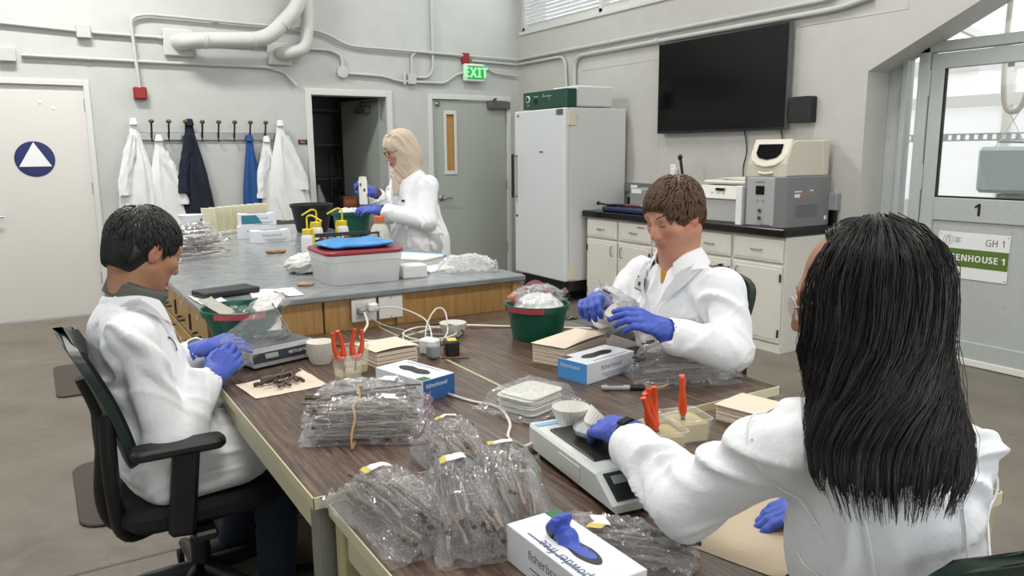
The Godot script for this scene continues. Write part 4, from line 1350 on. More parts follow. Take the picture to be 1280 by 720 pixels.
	solo("hanging_wire", "crossed thin white wires hanging under the greenhouse hose", "wire", Geo.new().tube([V(0, 0.3, -0.05), V(0, 0, 0.12)], 0.004, 5).tube([V(0, 0.3, 0.05), V(0, 0, -0.12)], 0.004, 5), M.white_plastic, V(6.62, 1.5, -3.25))

func ceiling_lamps() -> void:
	var gm := mat("lamp_panel", h("ffffff"), 0.5)
	gm.emission_enabled = true
	gm.emission = h("fffaf4")
	gm.emission_energy_multiplier = 1.5
	var spots := [V(0.1, 4.38, -6.75), V(3.6, 4.38, -6.6), V(0.3, 4.38, -3.4), V(3.6, 4.38, -3.4), V(0.3, 4.38, -0.2), V(3.6, 4.38, -0.2)]
	for k in spots.size():
		var p: Vector3 = spots[k]
		var l := thing("ceiling_lamp", ["ceiling panel lamp nearest the coat rack", "ceiling panel lamp above the white freezer", "ceiling panel lamp above the grey bench", "ceiling panel lamp between bench and black counter", "ceiling panel lamp above the front table", "ceiling panel lamp nearest the greenhouse opening"][k], "ceiling lamp", p, 0, "ceiling panel lamps")
		put("lamp_frame", Geo.new().box(V(0, 0, 0), V(1.26, 0.04, 0.36), 0.005), M.white_plastic, l)
		put("lamp_panel", Geo.new().box(V(0, -0.022, 0), V(1.2, 0.01, 0.3)), gm, l)
		area("ceiling_lamp_light_%d" % k, p + V(0, -0.035, 0), V(0, -1, 0), Vector2(1.2, 0.3), Color(1.0, 0.985, 0.965), LIGHT_PANEL * [2.0, 0.5, 0.9, 0.8, 0.9, 0.8][k])

# ---------------------------------------------------------------- island bench
const BT := 0.92   # bench top
const TT := 0.76   # table top
const FT := 0.742  # front table top

func bench() -> void:
	var b := thing("island_bench", "large island bench with a scuffed grey top and oak panelled sides", "lab bench", V(1.24, 0, -4.8))
	put("worktop", Geo.new().span(V(-0.74, 0.893, -1.72), V(0.735, 0.92, 1.7), 0.005), M.slate_top, b)
	put("core", Geo.new().span(V(-0.68, 0.05, -1.66), V(0.68, 0.893, 1.64)), M.oak, b)
	var cuts := [-0.71, -0.25, 0.1, 0.7]
	for k in 3:
		put("front_panel", Geo.new().span(V(cuts[k] + 0.004, 0.04, 1.64), V(cuts[k + 1] - 0.004, 0.891, 1.665), 0.002), M.oak, b)
	for x in [-0.695, 0.095, 0.695]:
		put("stile", Geo.new().span(V(x - 0.02, 0.02, 1.66), V(x + 0.02, 0.892, 1.678), 0.002), M.oak, b)
	put("end_panel", Geo.new().span(V(0.68, 0.04, -1.66), V(0.7, 0.891, 1.64)), M.oak, b)
	# cabinet fronts on the side facing the seated man
	for k in 4:
		var z0 := 1.62 - 0.8 * (k + 1)
		for j in 2:
			var za := z0 + 0.4 * j
			var dr := put("drawer", Geo.new().span(V(-0.706, 0.715, za + 0.006), V(-0.68, 0.882, za + 0.394), 0.004), M.birch, b)
			put("pull", Geo.new().tube(bend([V(-0.705, 0.76, za + 0.15), V(-0.728, 0.757, za + 0.155), V(-0.728, 0.757, za + 0.245), V(-0.705, 0.76, za + 0.25)], 0.012), 0.005, 8), M.dark_steel, dr)
			put("card_holder", Geo.new().box(V(-0.708, 0.83, za + 0.2), V(0.004, 0.022, 0.035), 0.001), M.white_plastic, dr)
			var dd := put("door", Geo.new().span(V(-0.706, 0.08, za + 0.006), V(-0.68, 0.705, za + 0.394), 0.004), M.birch, b)
			put("pull", Geo.new().tube(bend([V(-0.705, 0.6, za + 0.33), V(-0.728, 0.6, za + 0.33), V(-0.728, 0.68, za + 0.33), V(-0.705, 0.68, za + 0.33)], 0.012), 0.005, 8), M.dark_steel, dd)
			put("lock", Geo.new().tube([V(-0.706, 0.64, za + 0.08), V(-0.712, 0.64, za + 0.08)], 0.009, 10), M.white_plastic, dd)
			put("hinge", Geo.new().box(V(-0.709, 0.78, za + 0.01), V(0.01, 0.07, 0.016), 0.002), M.dark_steel, b)
	# wall plates on the front, their own things
	for k in 2:
		var o := thing("outlet_plate", ["white outlet plate with plugs and cables on the front of the bench", "blank white cover plate on the front of the bench beside the outlet"][k], "outlet", V([1.162, 1.285][k], 0.838, -3.122), 0, "plates on the bench front")
		put("plate", Geo.new().box(V(0, 0, 0.004), V(0.112, 0.1, 0.008), 0.003), M.white_plastic, o)
		if k == 0:
			put("socket", Geo.new().box(V(-0.02, 0, 0.009), V(0.035, 0.07, 0.004), 0.001), M.cream_plastic, o)
			put("plug", Geo.new().box(V(0.028, 0.015, 0.03), V(0.04, 0.035, 0.05), 0.006), M.white_gloss, o)
			put("plug", Geo.new().box(V(-0.02, 0.0, 0.025), V(0.03, 0.028, 0.04), 0.006), M.grey_plastic, o)
		else:
			for q in [-0.042, 0.042]:
				put("screw", Geo.new().ball(V(0, q, 0.008), V(0.003, 0.003, 0.002), 8, 6), M.dark_steel, o)

# ---------------------------------------------------------------- work tables
func table(label: String, x0: float, x1: float, z0: float, z1: float, top: float, leg: String) -> void:
	var t := thing("work_table", label, "table", V((x0 + x1) * 0.5, 0, (z0 + z1) * 0.5), 0, "walnut topped work tables")
	var w := (x1 - x0) * 0.5
	var d := (z1 - z0) * 0.5
	put("tabletop", Geo.new().span(V(-w + 0.004, top - 0.026, -d + 0.004), V(w - 0.004, top, d - 0.004), 0.001), M.walnut, t)
	var e := Geo.new()
	e.span(V(-w, top - 0.03, -d), V(-w + 0.004, top - 0.001, d), 0.001)
	e.span(V(w - 0.004, top - 0.03, -d), V(w, top - 0.001, d), 0.001)
	e.span(V(-w, top - 0.03, d - 0.004), V(w, top - 0.001, d), 0.001)
	e.span(V(-w, top - 0.03, -d), V(w, top - 0.001, -d + 0.004), 0.001)
	put("edge_band", e, M.cream_enamel, t)
	for s in [-1.0, 1.0]:
		put("apron", Geo.new().box(V(0, top - 0.07, s * (d - 0.03)), V(w * 2 - 0.1, 0.09, 0.02), 0.003), M.cream_enamel, t)
		put("apron", Geo.new().box(V(s * (w - 0.03), top - 0.07, 0), V(0.02, 0.09, d * 2 - 0.1), 0.003), M.cream_enamel, t)
		for q in [-1.0, 1.0]:
			var l := put("leg", Geo.new().box(V(s * (w - 0.035), (top - 0.03) * 0.5, q * (d - 0.035)), V(0.05, top - 0.03, 0.05), 0.004), mat(leg, h("8a8a84"), 0.4, 0.3), t)
			put("bolt", Geo.new().tube([V(s * (w - 0.035), top * 0.62, q * (d - 0.035) + q * 0.024), V(s * (w - 0.035), top * 0.62, q * (d - 0.035) + q * 0.028)], 0.005, 8), M.dark_steel, l)

func tables() -> void:
	table("walnut topped table by the seated man in the dark green chair", 0.455, 1.221, -3.115, -1.585, TT, "leg_steel")
	table("walnut topped table by the man with brown hair, beside the other long table", 1.225, 1.968, -3.115, -1.585, TT, "leg_steel")
	mat("leg_cream", h("b9b189"), 0.4)
	table("walnut topped front table under the glove box and the woman's scale", 0.487, 1.79, -1.58, -0.82, FT, "leg_cream")

# ---------------------------------------------------------------- shared small things
func bag(label: String, at: Vector3, turn: float, size: Vector3, seed_: int, twigs := 20, group := "bags of twigs", mouth := 0.22, m := "bag_film", tags := 1) -> Node3D:
	var o := thing("twig_bag", label, "bag of twigs", at, turn, group)
	var n := FastNoiseLite.new()
	n.seed = seed_
	n.frequency = 1.0
	var n2 := FastNoiseLite.new()
	n2.seed = seed_ + 7
	n2.frequency = 1.0
	n2.fractal_type = FastNoiseLite.FRACTAL_RIDGED
	n2.fractal_octaves = 3
	var shape := func(u: float, v: float, side: float, rough := 1.0) -> Vector3:
		var a := u * 2 - 1
		var b := v * 2 - 1
		var full: float = (1 - pow(absf(a), 4.0)) * (1 - pow(absf(b), 3.0))
		var nearmouth := smoothstep(1.0 - mouth * 2, 1.0, a)
		var y := size.y * full * (1 - 0.75 * nearmouth)
		var cr := n2.get_noise_3d(u * size.x * 16, v * size.z * 24, side * 3) * 0.02 + n.get_noise_3d(u * 4, v * 4, side * 5) * 0.02 * (0.3 + nearmouth)
		cr = cr * rough + (1.0 - rough) * 0.012
		var wide := 1.0 + 0.14 * n.get_noise_2d(u * 3, 8.0 + side) - 0.12 * (1 - absf(a)) * (1 if twigs > 0 else 0)
		var p := V(a * size.x * 0.5 + n.get_noise_2d(v * 4, 3) * 0.015, 0.002, b * size.z * 0.5 * wide)
		if side > 0:
			p.y = maxf(0.004, 0.005 + y + cr + nearmouth * (0.012 + 0.02 * maxf(0.0, n.get_noise_2d(v * 3, 20))))
		else:
			p.y = 0.0015 + nearmouth * 0.004
		return p
	put("bag_top", Geo.new().grid(52, 36, func(u, v): return shape.call(u, v, 1.0), true), M[m], o)
	put("bag_underside", Geo.new().grid(12, 8, func(u, v): return shape.call(u, v, -1.0)), M[m], o)
	var seal := mat("zip_seal", Color(h("8f6f80"), 0.55), 0.3)
	seal.transparency = BaseMaterial3D.TRANSPARENCY_ALPHA
	for q in [0.955, 0.985]:
		var pts := []
		for k in 21:
			pts.append(shape.call(q, k / 20.0, 1.0) + V(0, 0.002, 0))
		put("zip_seal", Geo.new().tube(pts, 0.0022, 5), seal, o)
	for k in tags:
		var u0 := 0.62 + 0.13 * k
		var v0 := 0.3 + 0.22 * k
		put("paper_tag", Geo.new().sheet(6, 6, func(u, v): return shape.call(u0 + u * 0.11, v0 + v * 0.3, 1.0, 0.12) + V(0, 0.004, 0), 0.0008).mesh(), M.paper, o)
		put("yellow_mark", Geo.new().sheet(3, 3, func(u, v): return shape.call(u0 + u * 0.11, v0 - 0.03 + v * 0.08, 1.0, 0.12) + V(0, 0.0055, 0), 0.0008).mesh(), mat("tag_yellow", h("cdbb5e"), 0.7), o)
	var r := RandomNumberGenerator.new()
	r.seed = seed_
	for k in twigs:
		var tw := put("twig", twig_mesh(r.randi() % 6), M["twig_%d" % (r.randi() % 3)], o)
		var b := r.randf_range(-0.72, 0.72)
		var lay := r.randf_range(0.05, 0.8) * (1 - b * b)
		var len := size.x * r.randf_range(0.6, 0.85)
		tw.transform = Transform3D(Basis(Vector3.UP, r.randf_range(-0.12, 0.12)) * Basis(V(0, 0, 1), r.randf_range(-0.04, 0.04)) * Basis(V(1, 0, 0), r.randf() * TAU) * Basis.from_scale(V(len, 1, 1)), V(r.randf_range(-0.1, 0.04) * size.x, 0.008 + lay * size.y, b * size.z * 0.42))
	return o

# a unit-long twig along x, with knots and a bend
func twig_mesh(k: int) -> Mesh:
	if tex.has("twig%d" % k):
		return tex["twig%d" % k]
	var r := RandomNumberGenerator.new()
	r.seed = 40 + k
	var pts := []
	var rad := []
	var y := 0.0
	var z := 0.0
	for i in 8:
		pts.append(V(i / 7.0 - 0.5, y, z))
		rad.append((0.0041 - 0.0013 * i / 7.0) * r.randf_range(0.85, 1.25))
		y += r.randf_range(-0.004, 0.004)
		z += r.randf_range(-0.004, 0.004)
	var g := Geo.new().tube(pts, rad, 6)
	for i in [2, 4, 6]:
		g.ball(pts[i] + V(0, 0.003, 0), V(0.012, 0.003, 0.003), 6, 4)
	tex["twig%d" % k] = g.mesh()
	return tex["twig%d" % k]

func paper_cup(label: String, at: Vector3, count := 1, r := 0.05, hh := 0.045, tilt := Basis()) -> Node3D:
	var o := thing("paper_cup", label, "paper cup", at, 0, "fluted white paper cups")
	var one := Geo.new()
	one.grid(96, 4, func(u, v): 
		var a: float = u * TAU
		var f: float = 1.0 + 0.022 * sin(a * 30) * (0.4 + v)
		var rr: float = lerpf(r * 0.68, r, v) * f
		return V(cos(a) * rr, v * hh, -sin(a) * rr), false, true)
	one.grid(96, 4, func(u, v): 
		var a: float = u * TAU
		var f: float = 1.0 + 0.022 * sin(a * 30) * (0.4 + v)
		var rr: float = lerpf(r * 0.68, r, v) * f - 0.001
		return V(cos(a) * rr, v * hh, -sin(a) * rr), true, true)
	one.lathe([Vector2(r * 0.68, 0.0), Vector2(0, 0.0012)], 24)
	for k in count:
		var c := put("cup", one, mat("cup_paper", h("e9e7e0"), 0.8), o, V(0, k * 0.012, 0))
		c.basis = tilt
	return o

func bucket(label: String, at: Vector3, r0: float, r1: float, hh: float, m: String, tape := true, tape_from := 0.0) -> Node3D:
	var o := thing("bucket", label, "bucket", at, 0)
	put("bucket_body", Geo.new().lathe([Vector2(0, 0), Vector2(r0 * 0.96, 0), Vector2(r0, 0.005), Vector2(r1 - 0.006, hh - 0.028), Vector2(r1 + 0.002, hh - 0.026), Vector2(r1 + 0.006, hh - 0.002), Vector2(r1 + 0.003, hh), Vector2(r1 - 0.002, hh - 0.003), Vector2(r1 - 0.008, hh - 0.03), Vector2(r0 - 0.004, 0.006), Vector2(0, 0.006)], 48), M[m], o)
	if tape:
		put("tape_strip", Geo.new().grid(16, 2, func(u, v):
			var a: float = tape_from + u * 1.3
			var rr: float = r1 + 0.0045 + 0.003 * v
			return V(cos(a) * rr, hh - 0.025 + v * 0.021, -sin(a) * rr)), M.tape_red, o)
	return o

func glove_box(label: String, at: Vector3, turn: float, size: Vector3, end_m: StandardMaterial3D, top_m: StandardMaterial3D) -> Node3D:
	var o := thing("glove_box", label, "glove box", at, turn, "")
	var w := size.x
	var hh := size.y
	var l := size.z
	put("carton", Geo.new().box(V(0, hh * 0.5, 0), size, 0.0015), mat("carton_white", h("dfe1e6"), 0.55), o)
	put("end_panel", Geo.new().box(V(0, hh * 0.5, l * 0.5), V(w * 0.985, hh * 0.97, 0.0012)), end_m, o)
	put("corner_print", Geo.new().box(V(-w * 0.36, hh + 0.0003, l * 0.42), V(w * 0.26, 0.0012, l * 0.14)), top_m, o)
	var slot := PackedVector2Array()
	for k in 32:
		var a := TAU * k / 32.0
		var q := Vector2(cos(a) * w * 0.2, sin(a) * l * 0.3)
		q.x *= 1.0 - 0.35 * exp(-pow(q.y / (l * 0.1), 2.0))
		slot.append(q)
	put("slot", Geo.new().prism(slot, 0.0016, 0.0003, Transform3D(Basis(V(1, 0, 0), V(0, 0, -1), V(0, 1, 0)), V(0, hh - 0.0002, 0))), M.black_plastic, o)
	var ink := mat("box_ink", h("5c6b88"), 0.6)
	var sides := Transform3D(Basis(V(0, 0, -1), V(0, 1, 0), V(1, 0, 0)), V(w * 0.5 + 0.0002, hh * 0.62, 0))
	words("fisherbrand", hh * 0.3, ink, o, sides, "lettering", 0.0006)
	words("fisherbrand", hh * 0.3, ink, o, Transform3D(Basis(V(0, 0, 1), V(0, 1, 0), V(-1, 0, 0)), V(-w * 0.5 - 0.0002, hh * 0.62, 0)), "lettering", 0.0006)
	words("fisherbrand", hh * 0.24, M.white_gloss, o, Transform3D(Basis(), V(-w * 0.08, hh * 0.7, l * 0.5 + 0.0004)), "lettering", 0.0008)
	for k in 3:
		for q in [-1.0, 1.0]:
			put("printed_line", Geo.new().box(V(q * (w * 0.5 + 0.0003), hh * 0.3 - k * 0.008, -q * l * 0.1), V(0.0006, 0.0025, l * (0.6 - 0.1 * k))), ink, o)
	put("printed_line", Geo.new().box(V(w * 0.38, hh + 0.0002, -l * 0.05), V(0.004, 0.0006, l * 0.7)), ink, o)
	return o

func clear_tub(label: String, at: Vector3, turn: float, w := 0.085, hh := 0.1, fill := 0.55) -> Node3D:
	var o := thing("clear_tub", label, "plastic tub", at, turn, "clear tubs holding orange clippers")
	var p := rrect(w, w, 0.012, 4)
	var outer := func(k: float, off: float) -> Geo:
		var g := Geo.new()
		return g
	var wall := Geo.new()
	var n := p.size()
	wall.grid(n, 1, func(u, v):
		var i := roundi(u * n) % n
		var s: float = 0.88 + 0.12 * v
		return V(p[i].x * s, v * hh, -p[i].y * s), false, true)
	wall.grid(n, 1, func(u, v):
		var i := roundi(u * n) % n
		var s: float = (0.88 + 0.12 * v) * 0.95
		return V(p[i].x * s, 0.003 + v * (hh - 0.003), -p[i].y * s), true, true)
	wall.grid(n, 1, func(u, v):
		var i := roundi(u * n) % n
		var s: float = lerpf(1.04, 0.95, v)
		return V(p[i].x * s, hh, -p[i].y * s), false, true)
	put("tub_wall", wall, M.clear_plastic, o)
	var rim := []
	for i in n + 1:
		rim.append(V(p[i % n].x * 1.02, hh, -p[i % n].y * 1.02))
	put("rim", Geo.new().tube(rim, 0.002, 6), M.clear_plastic, o)
	var liq := mat("tub_liquid", Color(h("d9cf9a"), 0.5), 0.2)
	liq.transparency = BaseMaterial3D.TRANSPARENCY_ALPHA
	put("liquid", Geo.new().prism(rrect(w * 0.84, w * 0.84, 0.01, 4), hh * fill, 0.002, Transform3D(Basis(V(1, 0, 0), V(0, 0, -1), V(0, 1, 0)), V(0, 0.004, 0))), liq, o)
	return o

# orange handled clippers standing in a tub, handle up
func clippers(label: String, at: Vector3, lean: Basis) -> void:
	var o := thing("clippers", label, "clippers", at, 0, "orange handled clippers")
	o.basis = lean
	var orange := mat("clipper_orange", h("d9491c"), 0.4)
	for s in [-1.0, 1.0]:
		var pts := flow([V(s * 0.004, 0.06, 0), V(s * 0.013, 0.085, 0), V(s * 0.016, 0.12, 0), V(s * 0.01, 0.162, 0)], 5)
		var rr := []
		for i in pts.size():
			rr.append(0.0085 + 0.002 * sin(i * 0.4))
		put("handle", Geo.new().tube(pts, rr, 10), orange, o)
		put("blade", Geo.new().box(V(s * 0.002, 0.03, 0), V(0.0035, 0.07, 0.012), 0.001), M.steel, o)
	put("pivot", Geo.new().tube([V(0, 0.066, -0.008), V(0, 0.066, 0.008)], 0.004, 10), M.dark_steel, o)
	put("spring", Geo.new().tube([V(-0.008, 0.1, 0), V(0, 0.094, 0), V(0.008, 0.1, 0)], 0.0015, 6), M.steel, o)

func crumpled(called: String, label: String, cat_: String, at: Vector3, r: Vector3, seed_: int, m: Material, group := "") -> MeshInstance3D:
	var n := FastNoiseLite.new()
	n.seed = seed_
	n.frequency = 1.0
	n.fractal_type = FastNoiseLite.FRACTAL_RIDGED
	n.fractal_octaves = 3
	var g := Geo.new().grid(40, 22, func(u, v):
		var a: float = u * TAU
		var p: float = (v - 0.5) * PI
		var d := V(cos(a) * cos(p), sin(p), -sin(a) * cos(p))
		var f := 0.82 + 0.3 * n.get_noise_3dv(d * 1.6)
		var q := d * r * f
		q.y = maxf(q.y + r.y * 0.6, 0.001)
		return q, false, true)
	return solo(called, label, cat_, g, m, at, 0, group)

func wash_bottle(label: String, at: Vector3, turn: float, tip := 1.0) -> void:
	var o := thing("wash_bottle", label, "wash bottle", at, turn, "white wash bottles with yellow caps")
	put("bottle_body", Geo.new().lathe([Vector2(0, 0), Vector2(0.034, 0), Vector2(0.037, 0.004), Vector2(0.037, 0.11), Vector2(0.033, 0.128), Vector2(0.024, 0.138), Vector2(0.022, 0.145), Vector2(0, 0.145)], 28), M.white_plastic, o)
	var yel := mat("cap_yellow", h("d9c321"), 0.4)
	put("cap", Geo.new().lathe([Vector2(0, 0.138), Vector2(0.029, 0.138), Vector2(0.029, 0.162), Vector2(0.026, 0.166), Vector2(0, 0.168)], 24), yel, o)
	put("spout", Geo.new().tube(bend([V(0, 0.16, 0), V(0.002, 0.235, 0), V(-0.03 * tip, 0.245, 0), V(-0.1 * tip, 0.212, 0)], 0.02), 0.0055, 8), yel, o)
	put("side_arm", Geo.new().tube(bend([V(-0.03, 0.05, 0), V(-0.042, 0.05, 0), V(-0.042, 0.145, 0), V(-0.036, 0.17, 0)], 0.01), 0.005, 8), yel, o)
	put("paper_label", Geo.new().grid(16, 1, func(u, v):
		var a: float = -0.2 - u * 2.4
		return V(cos(a) * 0.0376, 0.03 + v * 0.06, -sin(a) * 0.0376)), M.paper, o)
	put("hazard_mark", Geo.new().prism(PackedVector2Array([Vector2(0, -0.016), Vector2(0.016, 0), Vector2(0, 0.016), Vector2(-0.016, 0)]), 0.001, 0, Transform3D(Basis(), V(0, 0.06, 0.0375))), mat("hazard_red", h("a03030"), 0.5), o)

func paper_sheet(called: String, label: String, cat_: String, pts: Array, m: Material, seed_: int, lift := 0.006, group := "") -> MeshInstance3D:
	var n := FastNoiseLite.new()
	n.seed = seed_
	n.frequency = 1.0
	var c: Vector3 = (pts[0] + pts[1] + pts[2] + pts[3]) * 0.25
	var g := Geo.new().sheet(14, 14, func(u, v):
		var p: Vector3 = (pts[0] as Vector3).lerp(pts[1], u).lerp((pts[3] as Vector3).lerp(pts[2], u), v) - c
		p.y += 0.0015 + lift * maxf(0.0, n.get_noise_2d(u * 3, v * 3)) + lift * 0.4 * pow(absf(u - 0.5) * 2, 4)
		return p, 0.0008)
	return solo(called, label, cat_, g, m, c, 0, group)

func bench_things() -> void:
	for k in 3:
		mat("twig_%d" % k, [h("54463c"), h("6b5c51"), h("857568")][k], 0.8)
	# far end, beside the seated man's head
	bag("bulky bag of twigs on the bench, uppermost of the two piled bags", V(0.77, BT + 0.07, -4.75), 0.5, V(0.3, 0.11, 0.26), 3, 20, "bags of twigs on the bench", 0.2)
	bag("flat bag of brown twigs on the bench under the bulky bag", V(0.75, BT, -4.72), 0.35, V(0.34, 0.07, 0.25), 4, 18, "bags of twigs on the bench")
	var sc := thing("bench_scale", "small white scale with a white weighing bowl near the hanging coats", "scale", V(0.93, BT, -5.85))
	put("case", Geo.new().box(V(0, 0.035, 0), V(0.2, 0.07, 0.26), 0.012), M.white_plastic, sc)
	put("pan", Geo.new().lathe([Vector2(0, 0.07), Vector2(0.05, 0.07), Vector2(0.055, 0.085), Vector2(0, 0.09)], 24), M.steel, sc)
	solo("weighing_bowl", "white tapered bowl standing on the small bench scale", "bowl", Geo.new().lathe([Vector2(0, 0), Vector2(0.045, 0), Vector2(0.05, 0.015), Vector2(0.088, 0.075), Vector2(0.084, 0.076), Vector2(0.045, 0.016), Vector2(0, 0.012)], 28), M.white_gloss, V(0.93, BT + 0.09, -5.85))
	var rk := thing("drying_rack", "row of upright cream divider plates on the bench under the coats", "rack", V(1.3, BT, -6.12), 0.62)
	put("base_rail", Geo.new().box(V(0, 0.012, -0.05), V(0.62, 0.024, 0.02), 0.003).box(V(0, 0.012, 0.05), V(0.62, 0.024, 0.02), 0.003), M.cream_plastic, rk)
	for k in 8:
		put("divider_plate", Geo.new().box(V(-0.28 + k * 0.08, 0.1, 0), V(0.006, 0.2, 0.13), 0.002, Basis(V(0, 0, 1), 0.09)), mat("divider_cream", h("dcd8bf"), 0.6), rk)
	var blue := mat("box_blue", h("5b8fd0"), 0.5)
	var teal := mat("box_teal", h("2e7a8c"), 0.5)
	var g1 := glove_box("white glove box with a pale blue end, lower box under the teal one", V(1.32, BT, -5.6), 1.35, V(0.13, 0.085, 0.26), blue, M.carton_white if M.has("carton_white") else blue)
	glove_box("white glove box with a pale blue end lying nearest the room on the bench", V(1.33, BT, -5.28), 1.5, V(0.13, 0.08, 0.25), blue, blue)
	var g3 := glove_box("glove box with a teal printed side on top of another glove box", V(1.33, BT + 0.086, -5.62), 1.45, V(0.12, 0.085, 0.25), blue, teal)
	put("teal_panel", Geo.new().prism(PackedVector2Array([Vector2(-0.11, -0.03), Vector2(0.03, -0.03), Vector2(-0.01, 0.03), Vector2(-0.11, 0.03)]), 0.001, 0, Transform3D(Basis(V(0, 0, 1), V(0, 1, 0), V(-1, 0, 0)), V(-0.0605, 0.045, 0))), teal, g3)
	bucket("empty black bucket on the bench beside the dark doorway", V(1.78, BT, -5.8), 0.115, 0.155, 0.21, "black_plastic", false)
	bucket("green bucket that the woman in the beige headscarf works over", V(1.81, BT, -5.02), 0.1, 0.128, 0.2, "bucket_green", false)
	crumpled("sample_bag", "white plastic bag stuffed in the green bucket under the headscarf woman's hands", "bag", V(1.8, BT + 0.13, -5.02), V(0.09, 0.06, 0.09), 12, M.white_gloss)
	wash_bottle("yellow capped wash bottle with a tall bent spout, rearmost of the group", V(1.475, BT, -4.72), 0.25)
	wash_bottle("yellow capped wash bottle nearest the plastic tub", V(1.29, BT, -4.3), 2.2)
	wash_bottle("yellow capped wash bottle between the wire rack and the green bucket", V(1.64, BT, -4.72), 0.1)
	# black wire rack
	var wr := thing("wire_rack", "black wire tube rack standing in front of the wash bottles", "rack", V(1.58, BT, -4.52), 0.0)
	for y in [0.03, 0.066, 0.102]:
		for s in [-0.05, 0.05]:
			put("rail", Geo.new().tube([V(-0.2, y, s), V(0.2, y, s)], 0.0065, 6), M.black_plastic, wr)
		for e in [-0.2, 0.2]:
			put("rail", Geo.new().tube([V(e, y, -0.05), V(e, y, 0.05)], 0.0065, 6), M.black_plastic, wr)
	for k in 6:
		for s in [-0.05, 0.05]:
			put("upright", Geo.new().tube([V(-0.2 + k * 0.08, 0, s), V(-0.2 + k * 0.08, 0.102, s)], 0.004, 6), M.black_plastic, wr)
	# clear bottle with an orange cap, full of shredded white paper
	var bt := thing("sample_bottle", "clear bottle with an orange cap filled with white scraps", "bottle", V(1.82, BT, -4.55))
	var crumb := mat("scrap_white", h("dedbd4"), 0.7)
	crumb.albedo_texture = noise("scraps", 0.09, 2, 512, 0.0, ramp([[0.0, h("77726a")], [0.35, h("cfccc6")], [0.6, h("ffffff")], [1.0, h("ffffff")]]), FastNoiseLite.TYPE_CELLULAR)
	own_map(crumb, V(8, 8, 8))
	put("scraps", Geo.new().lathe([Vector2(0, 0.003), Vector2(0.058, 0.003), Vector2(0.062, 0.01), Vector2(0.062, 0.09), Vector2(0.045, 0.13), Vector2(0.026, 0.15), Vector2(0, 0.152)], 28), crumb, bt)
	put("bottle_wall", Geo.new().lathe([Vector2(0.06, 0.0), Vector2(0.065, 0.008), Vector2(0.065, 0.092), Vector2(0.048, 0.133), Vector2(0.03, 0.155), Vector2(0.029, 0.17)], 28), M.clear_plastic, bt)
	put("cap", Geo.new().lathe([Vector2(0.034, 0.162), Vector2(0.034, 0.192), Vector2(0.031, 0.196), Vector2(0, 0.196)], 24), mat("cap_orange", h("c9683a"), 0.4), bt)
	# plastic tub with red lid and a blue cold pack
	var tb := thing("storage_tub", "clear frosted storage tub with a red lid on the bench", "storage tub", V(1.255, BT, -3.455), -0.03)
	var frost := mat("frosted", Color(h("e8eaea"), 0.62), 0.35)
	frost.transparency = BaseMaterial3D.TRANSPARENCY_ALPHA
	var p := rrect(0.36, 0.34, 0.05, 6)
	var n := p.size()
	var ring := func(k0: float, k1: float, y0: float, y1: float) -> Geo:
		return Geo.new().grid(n, 1, func(u, v):
			var i := roundi(u * n) % n
			var s: float = lerpf(k0, k1, v)
			return V(p[i].x * s, lerpf(y0, y1, v), -p[i].y * s), false, true)
	put("tub_wall", ring.call(0.93, 0.985, 0.004, 0.105), frost, tb)
	put("tub_floor", Geo.new().prism(rrect(0.334, 0.315, 0.046), 0.004, 0.001, Transform3D(Basis(V(1, 0, 0), V(0, 0, -1), V(0, 1, 0)), V(0, 0, 0))), frost, tb)
	put("tub_collar", ring.call(1.0, 1.01, 0.105, 0.135), frost, tb)
	put("tub_lip", ring.call(0.985, 1.0, 0.103, 0.106), frost, tb)
	put("lid", Geo.new().prism(rrect(0.375, 0.355, 0.055, 6), 0.018, 0.005, Transform3D(Basis(V(1, 0, 0), V(0, 0, -1), V(0, 1, 0)), V(0, 0.134, 0))), mat("lid_red", h("8e2633"), 0.35), tb)
	var pk := Geo.new().ball(V(0, 0.014, 0), V(0.172, 0.017, 0.14), 32, 12)
	for i in pk.v.size():
		var q := pk.v[i]
		q.x = signf(q.x) * pow(absf(q.x) / 0.172, 0.5) * 0.172
		q.z = signf(q.z) * pow(absf(q.z) / 0.14, 0.5) * 0.14
		q.y += 0.004 * sin(q.x * 40 + q.z * 25)
		pk.v[i] = q
	var cp := solo("cold_pack", "puffy bright blue cold pack lying on the red tub lid", "cold pack", pk, mat("pack_blue", h("3f8fd0"), 0.3), V(1.26, BT + 0.155, -3.47), -0.1)
	crumpled("cleaning_cloth", "crumpled white cloth on the bench beside the storage tub", "cloth", V(1.13, BT, -3.8), V(0.11, 0.06, 0.1), 21, mat("cloth_white", h("d9dad6"), 0.85))
	solo("white_carton", "small white carton between the storage tub and the paper pad", "box", Geo.new().box(V(0, 0.03, 0), V(0.12, 0.06, 0.1), 0.004), M.white_plastic, V(1.5, BT, -3.36), -0.1)
	crumpled("wood_shavings", "small heap of pale shavings on the bench in front of the tub", "shavings", V(1.0, BT, -3.4), V(0.04, 0.01, 0.025), 31, mat("shaving_tan", h("b49a78"), 0.8))
	crumpled("bark_scraps", "small heap of brown bark scraps in the middle of the bench", "bark scraps", V(1.2, BT, -4.65), V(0.06, 0.015, 0.035), 32, mat("bark_tan", h("a08568"), 0.8))
	var pad := thing("paper_pad", "paper pad with a pale blue edge beside the headscarf woman", "paper pad", V(1.79, BT, -3.98), 0.55)
	put("sheets", Geo.new().box(V(0, 0.006, 0), V(0.22, 0.012, 0.28), 0.002), M.paper, pad)
	put("blue_edge", Geo.new().box(V(0.105, 0.007, 0), V(0.03, 0.0135, 0.282), 0.002), mat("pad_blue", h("7fb3e2"), 0.5), pad)
	var nb := thing("lab_notebook", "white notebook with a purple spine near the bench end", "notebook", V(1.67, BT, -3.5), 0.35)
